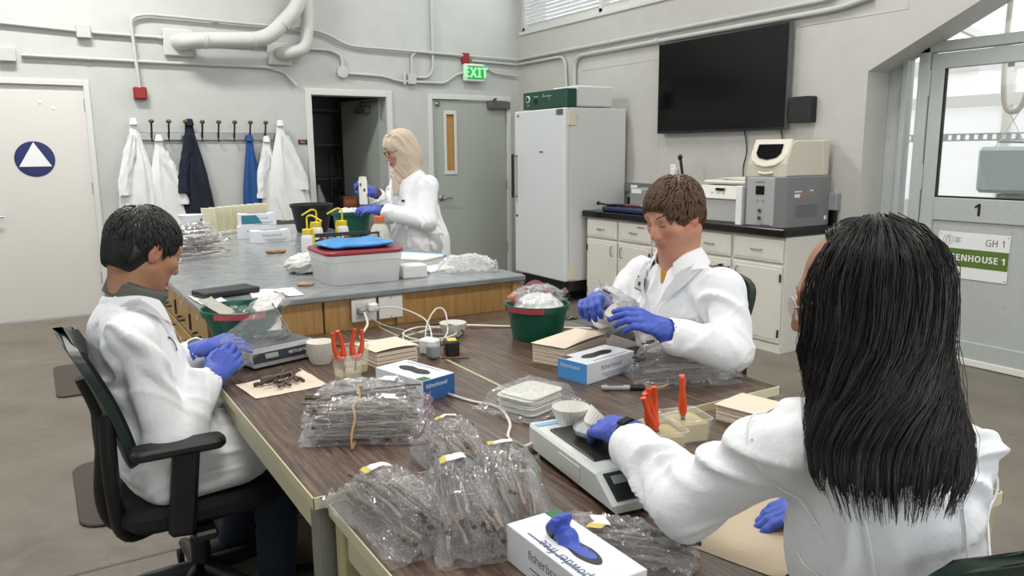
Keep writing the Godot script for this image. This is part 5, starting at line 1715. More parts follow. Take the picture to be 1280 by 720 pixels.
	put("pages", Geo.new().box(V(0.01, 0.005, 0), V(0.2, 0.01, 0.14), 0.002), M.paper, nb)
	put("spine", Geo.new().box(V(-0.095, 0.0055, 0), V(0.018, 0.012, 0.142), 0.003), mat("spine_purple", h("5d5aa0"), 0.5), nb)
	bag("loose clear bag of white packing on the corner of the bench", V(1.82, BT, -3.4), -0.5, V(0.3, 0.06, 0.2), 17, 0, "", 0.25, "milky_film", 0)
	# near corner: black notebook and papers
	var bn := solo("black_notebook", "black notebook lying on the near corner of the bench", "notebook", Geo.new().box(V(0, 0.012, 0), V(0.24, 0.024, 0.13), 0.004), M.black_plastic, V(0.65, BT + 0.004, -3.36), 0.25)
	paper_sheet("paper_note", "white sheets under the black notebook at the bench edge", "paper", [V(0.52, BT, -3.18), V(0.62, BT, -3.2), V(0.6, BT, -3.42), V(0.505, BT, -3.4)], M.paper, 5)
	paper_sheet("paper_note", "white sheet lying on the bench behind the taped green bucket", "paper", [V(0.72, BT, -3.2), V(0.92, BT, -3.16), V(0.93, BT, -3.36), V(0.75, BT, -3.42)], M.paper, 6)

func scale_pan(o: Node3D, at: Vector3, r: float) -> void:
	var p := Geo.new().lathe([Vector2(0, 0.0), Vector2(r * 0.55, 0.0), Vector2(r * 0.6, 0.012), Vector2(r * 0.97, 0.014), Vector2(r, 0.018), Vector2(r, 0.025), Vector2(r * 0.94, 0.026), Vector2(r * 0.9, 0.023), Vector2(0, 0.022)], 48)
	put("pan", p, M.steel, o, at)

func table_things() -> void:
	# green bucket with red tape against the bench
	bucket("green bucket with red tape full of bags, standing against the bench", V(0.625, TT, -2.965), 0.085, 0.142, 0.18, "bucket_green", true, -2.5)
	var by := TT + 0.15
	bag("clear bag with a purple seal sticking out of the green bucket by the bench", V(0.69, by, -2.94), 0.3, V(0.2, 0.03, 0.14), 61, 0, "", 0.3, "bag_film", 0).rotation.z = 0.35
	paper_sheet("paper_note", "white printed sheet poking out of the green bucket by the bench", "paper", [V(0.71, by, -2.87), V(0.78, by + 0.06, -2.93), V(0.72, by + 0.07, -3.01), V(0.65, by + 0.01, -2.95)], M.paper, 8, 0.003)
	paper_sheet("grey_sleeve", "folded grey sleeve leaning on the rim of the green bucket by the bench", "sleeve", [V(0.55, by + 0.005, -2.88), V(0.63, by - 0.01, -2.87), V(0.53, by + 0.06, -3.03), V(0.47, by + 0.06, -3.01)], mat("sleeve_grey", h("a8a59b"), 0.7), 9, 0.01)
	crumpled("dark_cloth", "dark green wadding inside the green bucket by the bench", "cloth", V(0.62, by - 0.05, -2.965), V(0.1, 0.05, 0.11), 14, M.dark_green)
	# black and silver scale by the seated man
	var s1 := thing("lab_scale", "black and silver lab scale in front of the seated dark haired man", "scale", V(0.675, TT, -2.885), 0.27)
	put("case", Geo.new().prism(PackedVector2Array([Vector2(-0.13, 0.008), Vector2(0.17, 0.008), Vector2(0.17, 0.028), Vector2(0.155, 0.062), Vector2(-0.13, 0.062)]), 0.275, 0.006, Transform3D(Basis(V(0, 0, 1), V(0, 1, 0), V(-1, 0, 0)), V(0.1375, 0, 0))), mat("scale_silver", h("b2b6ba"), 0.35, 0.3), s1)
	put("deck", Geo.new().box(V(0, 0.063, 0.0), V(0.25, 0.006, 0.23), 0.002), M.dark_grey_plastic, s1)
	put("front_panel", Geo.new().box(V(0, 0.039, 0.165), V(0.262, 0.034, 0.006), 0.002, Basis(V(1, 0, 0), -0.4)), mat("scale_face", h("22262e"), 0.3), s1)
	put("display", Geo.new().box(V(-0.06, 0.042, 0.168), V(0.05, 0.018, 0.004), 0.001, Basis(V(1, 0, 0), -0.4)), mat("lcd", h("8d9a90"), 0.3), s1)
	words("METTLER TOLEDO", 0.0135, M.white_plastic, s1, Transform3D(Basis(V(1, 0, 0), -0.4), V(0.06, 0.041, 0.1695)), "lettering", 0.0006)
	scale_pan(s1, V(0.02, 0.068, 0.0), 0.075)
	for q in [[-0.11, -0.1], [0.11, -0.1], [-0.11, 0.13], [0.11, 0.13]]:
		put("foot", Geo.new().tube([V(q[0], 0, q[1]), V(q[0], 0.01, q[1])], 0.014, 12), M.black_rubber, s1)
	paper_sheet("weighing_paper", "folded white weighing paper standing on the black and silver scale pan", "paper", [V(0.66, TT + 0.094, -2.87), V(0.74, TT + 0.094, -2.86), V(0.76, TT + 0.135, -2.93), V(0.68, TT + 0.12, -2.94)], M.paper, 41, 0.004)
	# cups
	paper_cup("stack of white fluted paper cups beside the black and silver scale", V(0.825, TT, -2.67), 4, 0.05, 0.042)
	paper_cup("white fluted paper cup stack by the bench near the power adapters", V(1.42, TT, -2.79), 2, 0.056, 0.04)
	paper_cup("open white fluted paper cup standing behind the white scale's pan", V(1.118, FT + 0.072, -1.545), 1, 0.049, 0.045)
	# kraft napkin with loose twigs
	paper_sheet("paper_towel", "unfolded tan paper towel under loose twigs before the seated man", "paper towel", [V(0.52, TT, -2.36), V(0.754, TT, -2.38), V(0.735, TT, -2.62), V(0.5, TT, -2.54)], M.napkin, 10, 0.004)
	for k in 10:
		var tw := solo("twig", "loose brown twig in the heap on the tan paper towel", "twig", twig_mesh(k % 6), M["twig_%d" % (k % 2)], V(0.65 + rng.randf_range(-0.035, 0.03), TT + 0.012 + 0.006 * (k % 4), -2.48 + rng.randf_range(-0.04, 0.04)), 0, "loose twigs on the paper towel")
		tw.basis = Basis(Vector3.UP, rng.randf_range(0.2, 1.1) + (1.2 if k % 4 == 0 else 0.0)) * Basis(V(0, 0, 1), rng.randf_range(-0.08, 0.12)) * Basis.from_scale(V(rng.randf_range(0.09, 0.14), 1.35, 1.35))
	solo("twig", "single brown twig lying apart from the heap on the paper towel", "twig", twig_mesh(3), M.twig_0, V(0.585, TT + 0.009, -2.49), 0.0, "loose twigs on the paper towel").basis = Basis(Vector3.UP, 0.1) * Basis.from_scale(V(0.08, 1.5, 1.5))
	# clear tubs with orange clippers
	clear_tub("clear tub of pale liquid with orange clippers beside the tan napkin stack", V(0.825, TT, -2.385), 0.2, 0.078, 0.095, 0.35)
	clear_tub("clear tub standing half behind another one near the napkin stack", V(0.885, TT, -2.48), 0.2, 0.075, 0.095, 0.3)
	clippers("orange clippers leaning toward the seated man in the clear tub", V(0.818, TT + 0.012, -2.39), Basis(V(0, 0, 1), 0.18) * Basis(Vector3.UP, 0.3))
	clippers("orange clippers standing open in the clear tub by the napkin stack", V(0.845, TT + 0.012, -2.38), Basis(V(0, 0, 1), -0.12) * Basis(Vector3.UP, -0.4))
	clear_tub("clear tub of murky liquid with orange clippers beside the white scale", V(1.305, FT, -1.415), -0.25, 0.11, 0.065, 0.75)
	clear_tub("second clear tub with orange clippers, nearer the longhaired woman's shoulder", V(1.425, FT, -1.45), -0.25, 0.11, 0.065, 0.75)
	clippers("open orange clippers standing in the clear tub nearest the white scale", V(1.285, FT + 0.008, -1.425), Basis(V(0, 0, 1), 0.02) * Basis(Vector3.UP, 0.2))
	clippers("orange clippers tilted sideways in the clear tub nearest the white scale", V(1.32, FT + 0.008, -1.42), Basis(V(0, 0, 1), 0.42) * Basis(Vector3.UP, 0.6))
	clippers("orange clippers upright in the second clear tub by the woman's shoulder", V(1.42, FT + 0.01, -1.45), Basis(V(0, 0, 1), 0.06) * Basis(Vector3.UP, 0.9))
	# napkin stacks
	for k in 3:
		var at: Vector3 = [V(1.03, TT, -2.555), V(1.615, TT, -2.235), V(1.68, FT, -1.45)][k]
		var turn: float = [0.12, 0.36, 0.2][k]
		var s: Vector3 = [V(0.165, 0.06, 0.16), V(0.28, 0.07, 0.14), V(0.14, 0.045, 0.14)][k]
		var np := thing("napkin_stack", ["stack of folded tan napkins beside the clear tub and the blue and white glove box", "long stack of folded tan paper towels behind the blue and white glove box", "small tan napkin stack behind the longhaired woman's shoulder"][k], "napkins", at, turn, "stacks of tan napkins")
		var leaves := int(s.y / 0.0055)
		for i in leaves:
			var j := sin(i * 3.7 + k) * 0.0018
			put("napkin", Geo.new().box(V(j, 0.003 + i * 0.0055, -j), V(s.x + j, 0.005, s.z - j), 0.0018, Basis(Vector3.UP, j * 3)), M.napkin, np)
		put("top_napkin", Geo.new().sheet(8, 8, func(u, v): return V((0.5 - u) * (s.x + 0.01), s.y + 0.003 + 0.006 * sin(u * 3) * v, (v - 0.5) * (s.z + 0.006)), 0.001), M.napkin, np)
	# glove boxes
	var deep := mat("box_deep_blue", h("2f5f9c"), 0.45)
	var green := mat("box_green", h("1f6a3c"), 0.5)
	glove_box("white and blue glove box beside the tan napkin stack", V(0.968, TT, -2.175), 0.27, V(0.128, 0.068, 0.232), deep, green)
	glove_box("white glove box with a bright blue end in front of the paper towels", V(1.565, TT, -2.015), -1.36, V(0.128, 0.068, 0.245), mat("box_sky", h("4f9be0"), 0.45), M.black_plastic)
	var g3 := glove_box("white glove box with a blue glove pulled halfway out of its slot", V(0.752, FT, -1.03), PI, V(0.115, 0.074, 0.262), M.carton_white, green)
	words("NITRILE GLOVES", 0.018, M.box_ink, g3, Transform3D(Basis(V(0, 0, 1), V(0, 1, 0), V(-1, 0, 0)), V(-0.0582, 0.018, 0.03)), "lettering", 0.0006)
	words("powder free", 0.026, M.box_ink, g3, Transform3D(Basis(V(0, 0, 1), V(1, 0, 0), V(0, 1, 0)), V(0.042, 0.0745, -0.03)), "lettering", 0.0006)
	# the glove coming out of the slot
	var gf := Field.new()
	gf.ell(V(0.0, 0.042, -0.028), V(0.034, 0.036, 0.013), Basis(V(1, 0, 0), 0.5), 0.02)
	gf.ell(V(0.004, 0.014, -0.004), V(0.026, 0.022, 0.02), Basis(V(1, 0, 0), 0.3), 0.02)
	gf.ell(V(0.002, 0.0, 0.04), V(0.021, 0.006, 0.058), Basis(Vector3.UP, 0.08), 0.02)
	gf.cut_ell(V(0.0, 0.078, -0.04), V(0.026, 0.03, 0.006), Basis(V(1, 0, 0), 0.5), 0.004)
	var gl := gf.into(Geo.new(), 0.0034)
	wrinkle(gl, 0, [[V(0, 0.08, -0.04), V(0, 0.0, 0.09), 40.0, 26.0, 0.003]], 6)
	solo("loose_glove", "crumpled blue nitrile glove pulled out of the front glove box", "glove", gl, glove_blue(), V(0.75, FT + 0.073, -1.045), 0.0).basis = Basis.from_scale(V(0.8, 0.66, 0.85))
	# bundles and bags of twigs
	var b1 := bag("banded bag of twigs at the back of the bundle on the seated man's table", V(0.755, TT, -2.03), -0.42, V(0.36, 0.09, 0.19), 51, 34)
	var b2 := bag("banded bag of twigs at the front of the bundle on the seated man's table", V(0.7, TT + 0.004, -1.88), -0.5, V(0.33, 0.085, 0.18), 52, 34)
	var band := []
	for i in 25:
		var t := i / 24.0 * 2.0 - 1.0
		band.append(V(0.004 * sin(i * 1.3), 0.004 + 0.098 * (1.0 - pow(absf(t), 3.0)) * (1.0 - 0.25 * exp(-t * t * 40.0)), t * 0.17))
	for i in 13:
		band.append(V(0, 0.003, 0.17 - i / 12.0 * 0.34))
	solo("rubber_band", "tan rubber band wrapped round the twig bundle on the seated man's table", "rubber band", Geo.new().tube(band, 0.0032, 6), mat("rubber_tan", h("b08a5a"), 0.6), V(0.7, TT, -1.955), -0.45)
	bag("bag of twigs at the table corner, its white label strip toward the leg", V(0.575, FT, -1.42), 1.66, V(0.34, 0.09, 0.19), 53, 28, "bags of twigs", 0.32)
	bag("large bag of twigs in the middle of the front pile with three yellow labels", V(0.7, FT, -1.345), 1.28, V(0.37, 0.1, 0.18), 54, 32, "bags of twigs", 0.25, "bag_film", 3)
	bag("bag of twigs on the right flank of the front pile with two yellow labels", V(0.81, FT + 0.012, -1.35), 1.12, V(0.36, 0.1, 0.18), 55, 28, "bags of twigs", 0.34, "bag_film", 2)
	bag("small bag of twigs at the very back of the front pile, seal upright", V(0.79, FT + 0.03, -1.56), 1.35, V(0.26, 0.09, 0.17), 59, 16, "bags of twigs", 0.34)
	bag("bag of twigs lying under the pulled glove box end, nearest the kraft sheet", V(0.9, FT, -1.07), 2.25, V(0.28, 0.04, 0.16), 56, 20)
	bag("bag of grey twigs beside the marker and rubber bands", V(1.76, TT, -1.82), -0.35, V(0.34, 0.11, 0.22), 57, 34)
	bag("bag of grey twigs at the table edge under the brown haired man's elbow", V(1.86, TT + 0.003, -1.93), -0.2, V(0.3, 0.12, 0.19), 58, 24)
	# weighing boats in their bag
	var wb := thing("weighing_boats", "stack of square white weighing boats in a clear bag", "weighing boats", V(1.185, TT, -1.84), 0.33)
	var pw := mat("boat_white", h("e3e4da"), 0.4)
	pw.backlight_enabled = true
	pw.backlight = Color(0.3, 0.3, 0.28)
	for k in 9:
		put("boat", Geo.new().prism(rrect(0.155 + 0.008 * sin(k * 2.0), 0.135, 0.025), 0.005, 0.002, Transform3D(Basis(V(1, 0, 0), V(0, 0, -1), V(0, 1, 0)), V(0.004 * sin(k * 1.7), 0.003 + k * 0.0058, 0.003 * cos(k * 2.3)))), pw, wb)
	var fn := FastNoiseLite.new()
	fn.seed = 5
	fn.frequency = 1.0
	put("bag_film", Geo.new().grid(44, 36, func(u, v):
		var a: float = u * 2 - 1
		var b: float = v * 2 - 1
		var k: float = maxf(absf(a), absf(b))
		var y: float = 0.062 * (1.0 - smoothstep(0.62, 0.9, k)) + 0.004 + 0.005 * fn.get_noise_2d(u * 9, v * 9) + 0.012 * smoothstep(0.75, 1.0, k) * (0.5 + fn.get_noise_2d(u * 6, v * 6 + 9))
		return V(a * 0.135, maxf(y, 0.002), b * 0.115), true), M.bag_film, wb)
	# marker and rubber bands
	var mk := thing("marker", "grey marker pen with a black cap on the table", "marker", V(1.52, TT + 0.009, -1.82), 0.0)
	mk.basis = Basis(Vector3.UP, -0.58)
	put("barrel", Geo.new().tube([V(-0.068, 0, 0), V(-0.066, 0, 0), V(0.03, 0, 0)], [0.0075, 0.0085, 0.0085], 16), mat("marker_grey", h("a8a8a6"), 0.4), mk)
	put("cap", Geo.new().tube([V(0.02, 0, 0), V(0.024, 0, 0), V(0.06, 0, 0), V(0.068, 0, 0)], [0.009, 0.0098, 0.0092, 0.007], 16), M.black_plastic, mk)
	put("printed_mark", Geo.new().grid(6, 1, func(u, v):
		var a: float = 0.9 + u * 1.0
		return V(-0.05 + v * 0.05, sin(a) * 0.0088, cos(a) * 0.0088)), M.dark_grey_plastic, mk)
	for k in 2:
		var pts := []
		for i in 33:
			var a := TAU * i / 32.0
			pts.append(V(cos(a) * 0.036, 0.004 + 0.003 * sin(a * 2 + k), sin(a) * 0.022))
		solo("rubber_band", ["loose tan rubber band on the table beside the twig bag", "loose tan rubber band in front of the other one by the marker cap"][k], "rubber band", Geo.new().tube(pts, 0.0035, 6), M.rubber_tan, V([1.655, 1.64][k], TT, [-1.88, -1.8][k]), [0.1, -0.5][k], "loose rubber bands")
	# white scale in front of the longhaired woman
	var s2 := thing("lab_scale", "pale grey lab scale with a round steel pan by the woman's blue gloved hand", "scale", V(1.085, FT, -1.385), -0.13)
	var shell_ := mat("scale_white", h("cbd0cc"), 0.4)
	bumpy(own_map(shell_, V(12, 12, 12)), tex.fine, 0.15)
	put("case", Geo.new().prism(PackedVector2Array([Vector2(-0.2, 0.01), Vector2(0.215, 0.01), Vector2(0.215, 0.028), Vector2(0.14, 0.075), Vector2(-0.2, 0.075)]), 0.18, 0.006, Transform3D(Basis(V(0, 0, 1), V(0, 1, 0), V(-1, 0, 0)), V(0.09, 0, 0))), shell_, s2)
	var ptilt := Basis(V(1, 0, 0), 0.56)
	put("keypad", Geo.new().box(V(0, 0.0525, 0.178), V(0.155, 0.004, 0.072), 0.001, ptilt), M.scale_face, s2)
	put("display", Geo.new().box(V(-0.02, 0.061, 0.165), V(0.09, 0.004, 0.022), 0.001, ptilt), M.lcd, s2)
	put("maker_strip", Geo.new().box(V(-0.03, 0.0762, -0.175), V(0.1, 0.001, 0.02)), M.pad_blue, s2)
	put("deck", Geo.new().box(V(0.01, 0.077, -0.02), V(0.15, 0.006, 0.22), 0.002), M.dark_steel, s2)
	put("side_panel", Geo.new().box(V(-0.0905, 0.042, 0.02), V(0.002, 0.035, 0.1), 0.0008), shell_, s2)
	scale_pan(s2, V(0.015, 0.08, -0.03), 0.06)
	for q in [[-0.07, -0.17], [0.07, -0.17], [-0.07, 0.17], [0.07, 0.17]]:
		put("foot", Geo.new().tube([V(q[0], 0, q[1]), V(q[0], 0.012, q[1])], 0.012, 12), M.black_rubber, s2)
	# kraft sheet
	paper_sheet("kraft_sheet", "large tan kraft sheet on the front table under the woman's arm", "paper", [V(1.0, FT, -1.09), V(1.07, FT, -0.84), V(1.46, FT, -0.9), V(1.42, FT, -1.16)], M.kraft, 11, 0.003)
	solo("grey_card", "flat blue grey card under the end of the blue and white glove box", "card", Geo.new().box(V(0, 0.001, 0), V(0.12, 0.002, 0.2), 0.0005), mat("card_grey", h("7d8890"), 0.5), V(0.865, TT, -2.23), 0.4)
	# bucket in the middle with its bags
	bucket("green bucket with red tape in the middle of the table", V(1.685, TT, -2.56), 0.1, 0.126, 0.145, "bucket_green", true, -3.25)
	crumpled("sample_bag", "white wadded packing in the middle green bucket", "bag", V(1.69, TT + 0.07, -2.56), V(0.105, 0.07, 0.1), 15, M.white_gloss)
	bag("clear bag with a pink seal arching over the middle green bucket", V(1.69, TT + 0.15, -2.57), 0.2, V(0.2, 0.05, 0.16), 62, 0, "", 0.3, "bag_film", 0)
	var pink := mat("seal_pink", Color(h("b0607f"), 0.75), 0.3)
	pink.transparency = BaseMaterial3D.TRANSPARENCY_ALPHA
	solo("zip_seal_strip", "pink zip seal strip bowed over the middle green bucket", "seal", Geo.new().sheet(20, 3, func(u, v): return V((u - 0.5) * 0.2, 0.06 * sin(u * PI) + 0.02 * v, -0.02 + v * 0.01), 0.001), pink, V(1.69, TT + 0.15, -2.58), 0.1)
	var ob := solo("orange_knob", "small orange cap poking up at the rim of the middle green bucket", "cap", Geo.new().lathe([Vector2(0, 0), Vector2(0.014, 0), Vector2(0.014, 0.02), Vector2(0.01, 0.026), Vector2(0, 0.026)], 16), mat("cap_orange_bright", h("d9552a"), 0.4), V(1.6, TT + 0.15, -2.61))
	var bn := thing("waste_bin", "waste bin with a dark grey liner standing behind the table near the freezer", "waste bin", V(2.22, 0, -2.85))
	put("bin_body", Geo.new().lathe([Vector2(0, 0), Vector2(0.2, 0), Vector2(0.24, 0.66), Vector2(0.23, 0.67), Vector2(0.2, 0.64), Vector2(0.18, 0.02), Vector2(0, 0.02)], 28), M.dark_grey_plastic, bn)
	var ln := FastNoiseLite.new()
	ln.seed = 9
	ln.frequency = 1.0
	var poly := mat("grey_poly", h("5d5c58"), 0.3)
	put("bin_liner", Geo.new().grid(60, 8, func(u, v):
		var a: float = u * TAU
		var r: float = 0.245 + 0.02 * v + 0.018 * ln.get_noise_2d(cos(a) * 6 + v * 3, sin(a) * 6)
		var y: float = 0.55 + 0.13 * sin(minf(1.0, v * 1.25) * PI * 0.62) + 0.03 * ln.get_noise_2d(cos(a) * 4, sin(a) * 4 + 7)
		return V(cos(a) * (r - 0.06 * maxf(0, v - 0.7)), y, -sin(a) * (r - 0.06 * maxf(0, v - 0.7))), false, true), poly, bn)
	# cables
	cables()

func glove_blue() -> StandardMaterial3D:
	var m := mat("glove_blue", h("3f56b5"), 0.5)
	if not m.rim_enabled:
		m.rim_enabled = true
		m.rim = 0.2
		bumpy(own_map(m, V(9, 9, 9)), tex.soft, 0.25)
	return m

func cables() -> void:
	var white := mat("cable_white", h("d8d5cb"), 0.5)
	var y := TT + 0.004
	var list := [
		["thick white cable dropping from the bench outlet and crossing the table", [V(1.145, 0.835, -3.07), V(1.13, 0.8, -3.0), V(1.07, y, -2.92), V(1.13, y, -2.84), V(1.3, y, -2.88), V(1.45, y + 0.01, -2.9), V(1.7, y, -2.76), V(1.95, y, -2.55)], 0.0055, white],
		["thin white cable looping from the plug down to the adapters", [V(1.19, 0.852, -3.06), V(1.26, 0.86, -2.98), V(1.32, 0.83, -2.86), V(1.3, 0.8, -2.75), V(1.26, 0.79, -2.66)], 0.003, white],
		["white cable standing up in a tall loop over the tangle", [V(1.28, y, -2.76), V(1.31, 0.82, -2.8), V(1.36, 0.87, -2.82), V(1.39, 0.86, -2.8), V(1.37, 0.79, -2.74), V(1.32, y, -2.7)], 0.0035, white],
		["white cable coiled in a wide ring on the tangle", [V(1.2, y, -2.8), V(1.27, y + 0.015, -2.9), V(1.38, y + 0.02, -2.88), V(1.42, y + 0.015, -2.77), V(1.35, y + 0.02, -2.68), V(1.24, y + 0.015, -2.7), V(1.21, y + 0.02, -2.82), V(1.3, y + 0.03, -2.86), V(1.38, y + 0.03, -2.78)], 0.0035, white],
		["grey cable running from the bench outlet into the tangle", [V(1.15, 0.835, -3.06), V(1.18, 0.8, -2.98), V(1.24, y + 0.02, -2.88), V(1.3, y + 0.01, -2.82), V(1.34, y + 0.02, -2.72)], 0.0035, M.grey_plastic],
		["thin black cable winding behind the adapters", [V(1.06, y, -2.76), V(1.16, y + 0.005, -2.8), V(1.3, y + 0.02, -2.9), V(1.42, y + 0.03, -2.84), V(1.43, y + 0.02, -2.72), V(1.34, y + 0.01, -2.64), V(1.26, y + 0.01, -2.6)], 0.003, M.black_rubber],
		["black cable curling to the black and silver scale", [V(1.06, y, -2.76), V(0.98, y, -2.82), V(0.9, y + 0.004, -2.94)], 0.003, M.black_rubber],
		["white cable lying between the adapters and the napkin stack", [V(1.0, y, -2.72), V(1.1, y + 0.01, -2.72), V(1.2, y + 0.02, -2.68), V(1.24, y + 0.02, -2.6)], 0.0045, white],
		["white cable running across the table to the pale grey scale", [V(1.03, y, -2.1), V(1.06, y, -1.98), V(1.1, y, -1.88), V(1.06, y, -1.75), V(1.0, y, -1.66), V(0.985, y - 0.004, -1.59), V(1.03, FT + 0.03, -1.575)], 0.0045, white],
	]
	for c in list:
		var o := solo("power_cable", c[0], "cable", Geo.new().tube(flow(c[1], 10), c[2], 8), c[3])
	for k in 3:
		var a := thing("power_adapter", ["white power adapter lying in the cable tangle", "black power adapter with a yellow label beside the white one", "small grey power adapter standing against the yellow labelled one"][k], "power adapter", V([1.205, 1.265, 1.185][k], TT, [-2.56, -2.5, -2.49][k]), [0.4, -0.3, 0.2][k], "power adapters in the cable tangle")
		put("adapter_body", Geo.new().box(V(0, 0.03, 0), V(0.05, 0.06, 0.07) if k != 2 else V(0.04, 0.05, 0.045), 0.007), [M.white_gloss, M.black_plastic, M.grey_plastic][k], a)
		put("label", Geo.new().box(V(0, 0.0605 if k != 2 else 0.0505, 0), V(0.034, 0.001, 0.05) if k != 2 else V(0.03, 0.001, 0.03)), [M.paper, M.tag_yellow if M.has("tag_yellow") else M.paper, M.steel][k], a)
	solo("carton_scrap", "small brown cardboard scrap under the power adapters", "cardboard", Geo.new().box(V(0, 0.002, 0), V(0.1, 0.004, 0.07), 0.001), M.carton, V(1.27, TT, -2.48), -0.5)

# ---------------------------------------------------------------- chairs
func task_chair(label: String, at: Vector3, turn: float, seat_y: float, shell_m: Material, arm_out := 0.27, top := 1.03, lean := 0.14) -> void:
	# faces local +z
	var o := thing("task_chair", label, "chair", at, turn, "")
	put("seat", Geo.new().prism(rrect(0.5, 0.48, 0.1, 6), 0.07, 0.02, Transform3D(Basis(V(1, 0, 0), V(0, 0, -1), V(0, 1, 0)), V(0, seat_y - 0.07, 0))), M.seat_fabric, o)
	put("seat_pan", Geo.new().box(V(0, seat_y - 0.09, -0.02), V(0.3, 0.04, 0.3), 0.01), M.black_plastic, o)
	var y0 := seat_y + 0.1
	var back := func(u: float, v: float) -> Vector3:
		var a := u * 2 - 1
		var w := 0.225 * pow(maxf(0.0, 1.0 - pow(absf(v * 2.0 - 1.0), 7.0)), 0.3) * (0.9 + 0.1 * v)
		var x := a * w
		var y := y0 + v * (top - y0)
		return V(x, y - 0.02 * a * a * v, -0.19 - lean * v + 0.02 * sin(v * PI) + 0.022 * a * a)
	put("backrest", Geo.new().sheet(20, 30, back, 0.026, V(0, 0, -1)), shell_m, o)
	put("back_pad", Geo.new().sheet(16, 16, func(u, v): return (back.call(0.06 + u * 0.88, 0.05 + v * 0.88) as Vector3) + V(0, 0, 0.014), 0.014, V(0, 0, -1)), M.seat_fabric, o)
	put("spine", Geo.new().tube(flow([V(0, seat_y - 0.1, -0.08), V(0, seat_y - 0.12, -0.22), V(0, seat_y - 0.02, -0.27), V(0, y0 + 0.12, -0.25), V(0, y0 + 0.28, -0.29)], 6), 0.026, 10), M.black_plastic, o)
	for s in [-1.0, 1.0]:
		put("spine", Geo.new().tube(flow([V(s * 0.07, seat_y - 0.1, -0.1), V(s * 0.12, seat_y - 0.1, -0.22), V(s * 0.18, seat_y + 0.06, -0.25), V(s * 0.19, y0 + 0.2, -0.25)], 6), 0.024, 10), M.black_plastic, o)
		var ap := put("armrest", Geo.new().prism(rrect(0.26, 0.085, 0.03, 5), 0.032, 0.009, Transform3D(Basis(V(0, 0, 1), V(1, 0, 0), V(0, 1, 0)), V(s * arm_out, seat_y + 0.185, -0.075))), M.black_plastic, o)
		put("arm_post", Geo.new().box(V(s * (arm_out - 0.005), seat_y + 0.06, -0.07), V(0.045, 0.27, 0.075), 0.012, Basis(V(1, 0, 0), 0.12)), M.black_plastic, ap)
		put("arm_bracket", Geo.new().box(V(s * 0.19, seat_y - 0.09, -0.02), V(0.2, 0.03, 0.07), 0.008), M.black_plastic, ap)
	put("gas_column", Geo.new().lathe([Vector2(0, 0.1), Vector2(0.032, 0.1), Vector2(0.032, 0.24), Vector2(0.02, 0.245), Vector2(0.02, seat_y - 0.1), Vector2(0, seat_y - 0.1)], 18), M.black_plastic, o)
	put("lever", Geo.new().tube([V(0.05, seat_y - 0.1, -0.03), V(0.22, seat_y - 0.11, -0.05)], 0.007, 8), M.black_plastic, o)
	for k in 5:
		var a := TAU * k / 5.0 + 0.35
		var d := V(sin(a), 0, cos(a))
		var l := put("base_leg", Geo.new().tube([d * 0.02 + V(0, 0.125, 0), d * 0.18 + V(0, 0.105, 0), d * 0.32 + V(0, 0.075, 0)], [0.032, 0.026, 0.019], 10), M.black_plastic, o)
		var side := d.cross(Vector3.UP)
		for s in [-1.0, 1.0]:
			put("caster_wheel", Geo.new().tube([d * 0.31 + V(0, 0.029, 0) + side * s * 0.008, d * 0.31 + V(0, 0.029, 0) + side * s * 0.026], 0.029, 16), M.black_rubber, l)

func chairs() -> void:
	mat("seat_fabric", h("17181a"), 0.9)
	mat("chair_green", h("182b24"), 0.45)
	task_chair("black and dark green task chair under the seated man with black hair", V(0.365, 0, -2.62), PI * 0.5, 0.46, M.chair_green, 0.275, 1.0, 0.14)
	task_chair("black and dark green task chair behind the man with brown hair", V(1.905, 0, -2.11), -PI * 0.5 - 0.02, 0.47, M.chair_green, 0.27, 1.07, 0.12)
	task_chair("dark green task chair under the longhaired woman at the front table", V(1.33, 0, -0.72), PI - 0.41, 0.47, M.chair_green, 0.27, 0.965, 0.12)
	var mm := mat("mat_brown", h("4e463f"), 0.8)
	bumpy(world_map(mm, V(30, 30, 30)), noise("dimple", 0.05, 1, 256, 10.0, null, FastNoiseLite.TYPE_CELLULAR), 0.6)
	var flat := Basis(V(1, 0, 0), V(0, 0, -1), V(0, 1, 0))
	solo("floor_mat", "dark brown dimpled floor mat behind the black haired man's chair", "floor mat", Geo.new().prism(rrect(0.62, 0.78, 0.1, 6), 0.012, 0.005, Transform3D(flat, V(0, 0, 0))), mm, V(0.34, 0.001, -3.8), 0.0, "brown floor mats")
	solo("floor_mat", "dark brown floor mat farther back near the bench drawers", "floor mat", Geo.new().prism(rrect(0.4, 0.85, 0.06, 6), 0.012, 0.005, Transform3D(flat, V(0, 0, 0))), mm, V(0.2, 0.001, -5.9), 0.0, "brown floor mats")

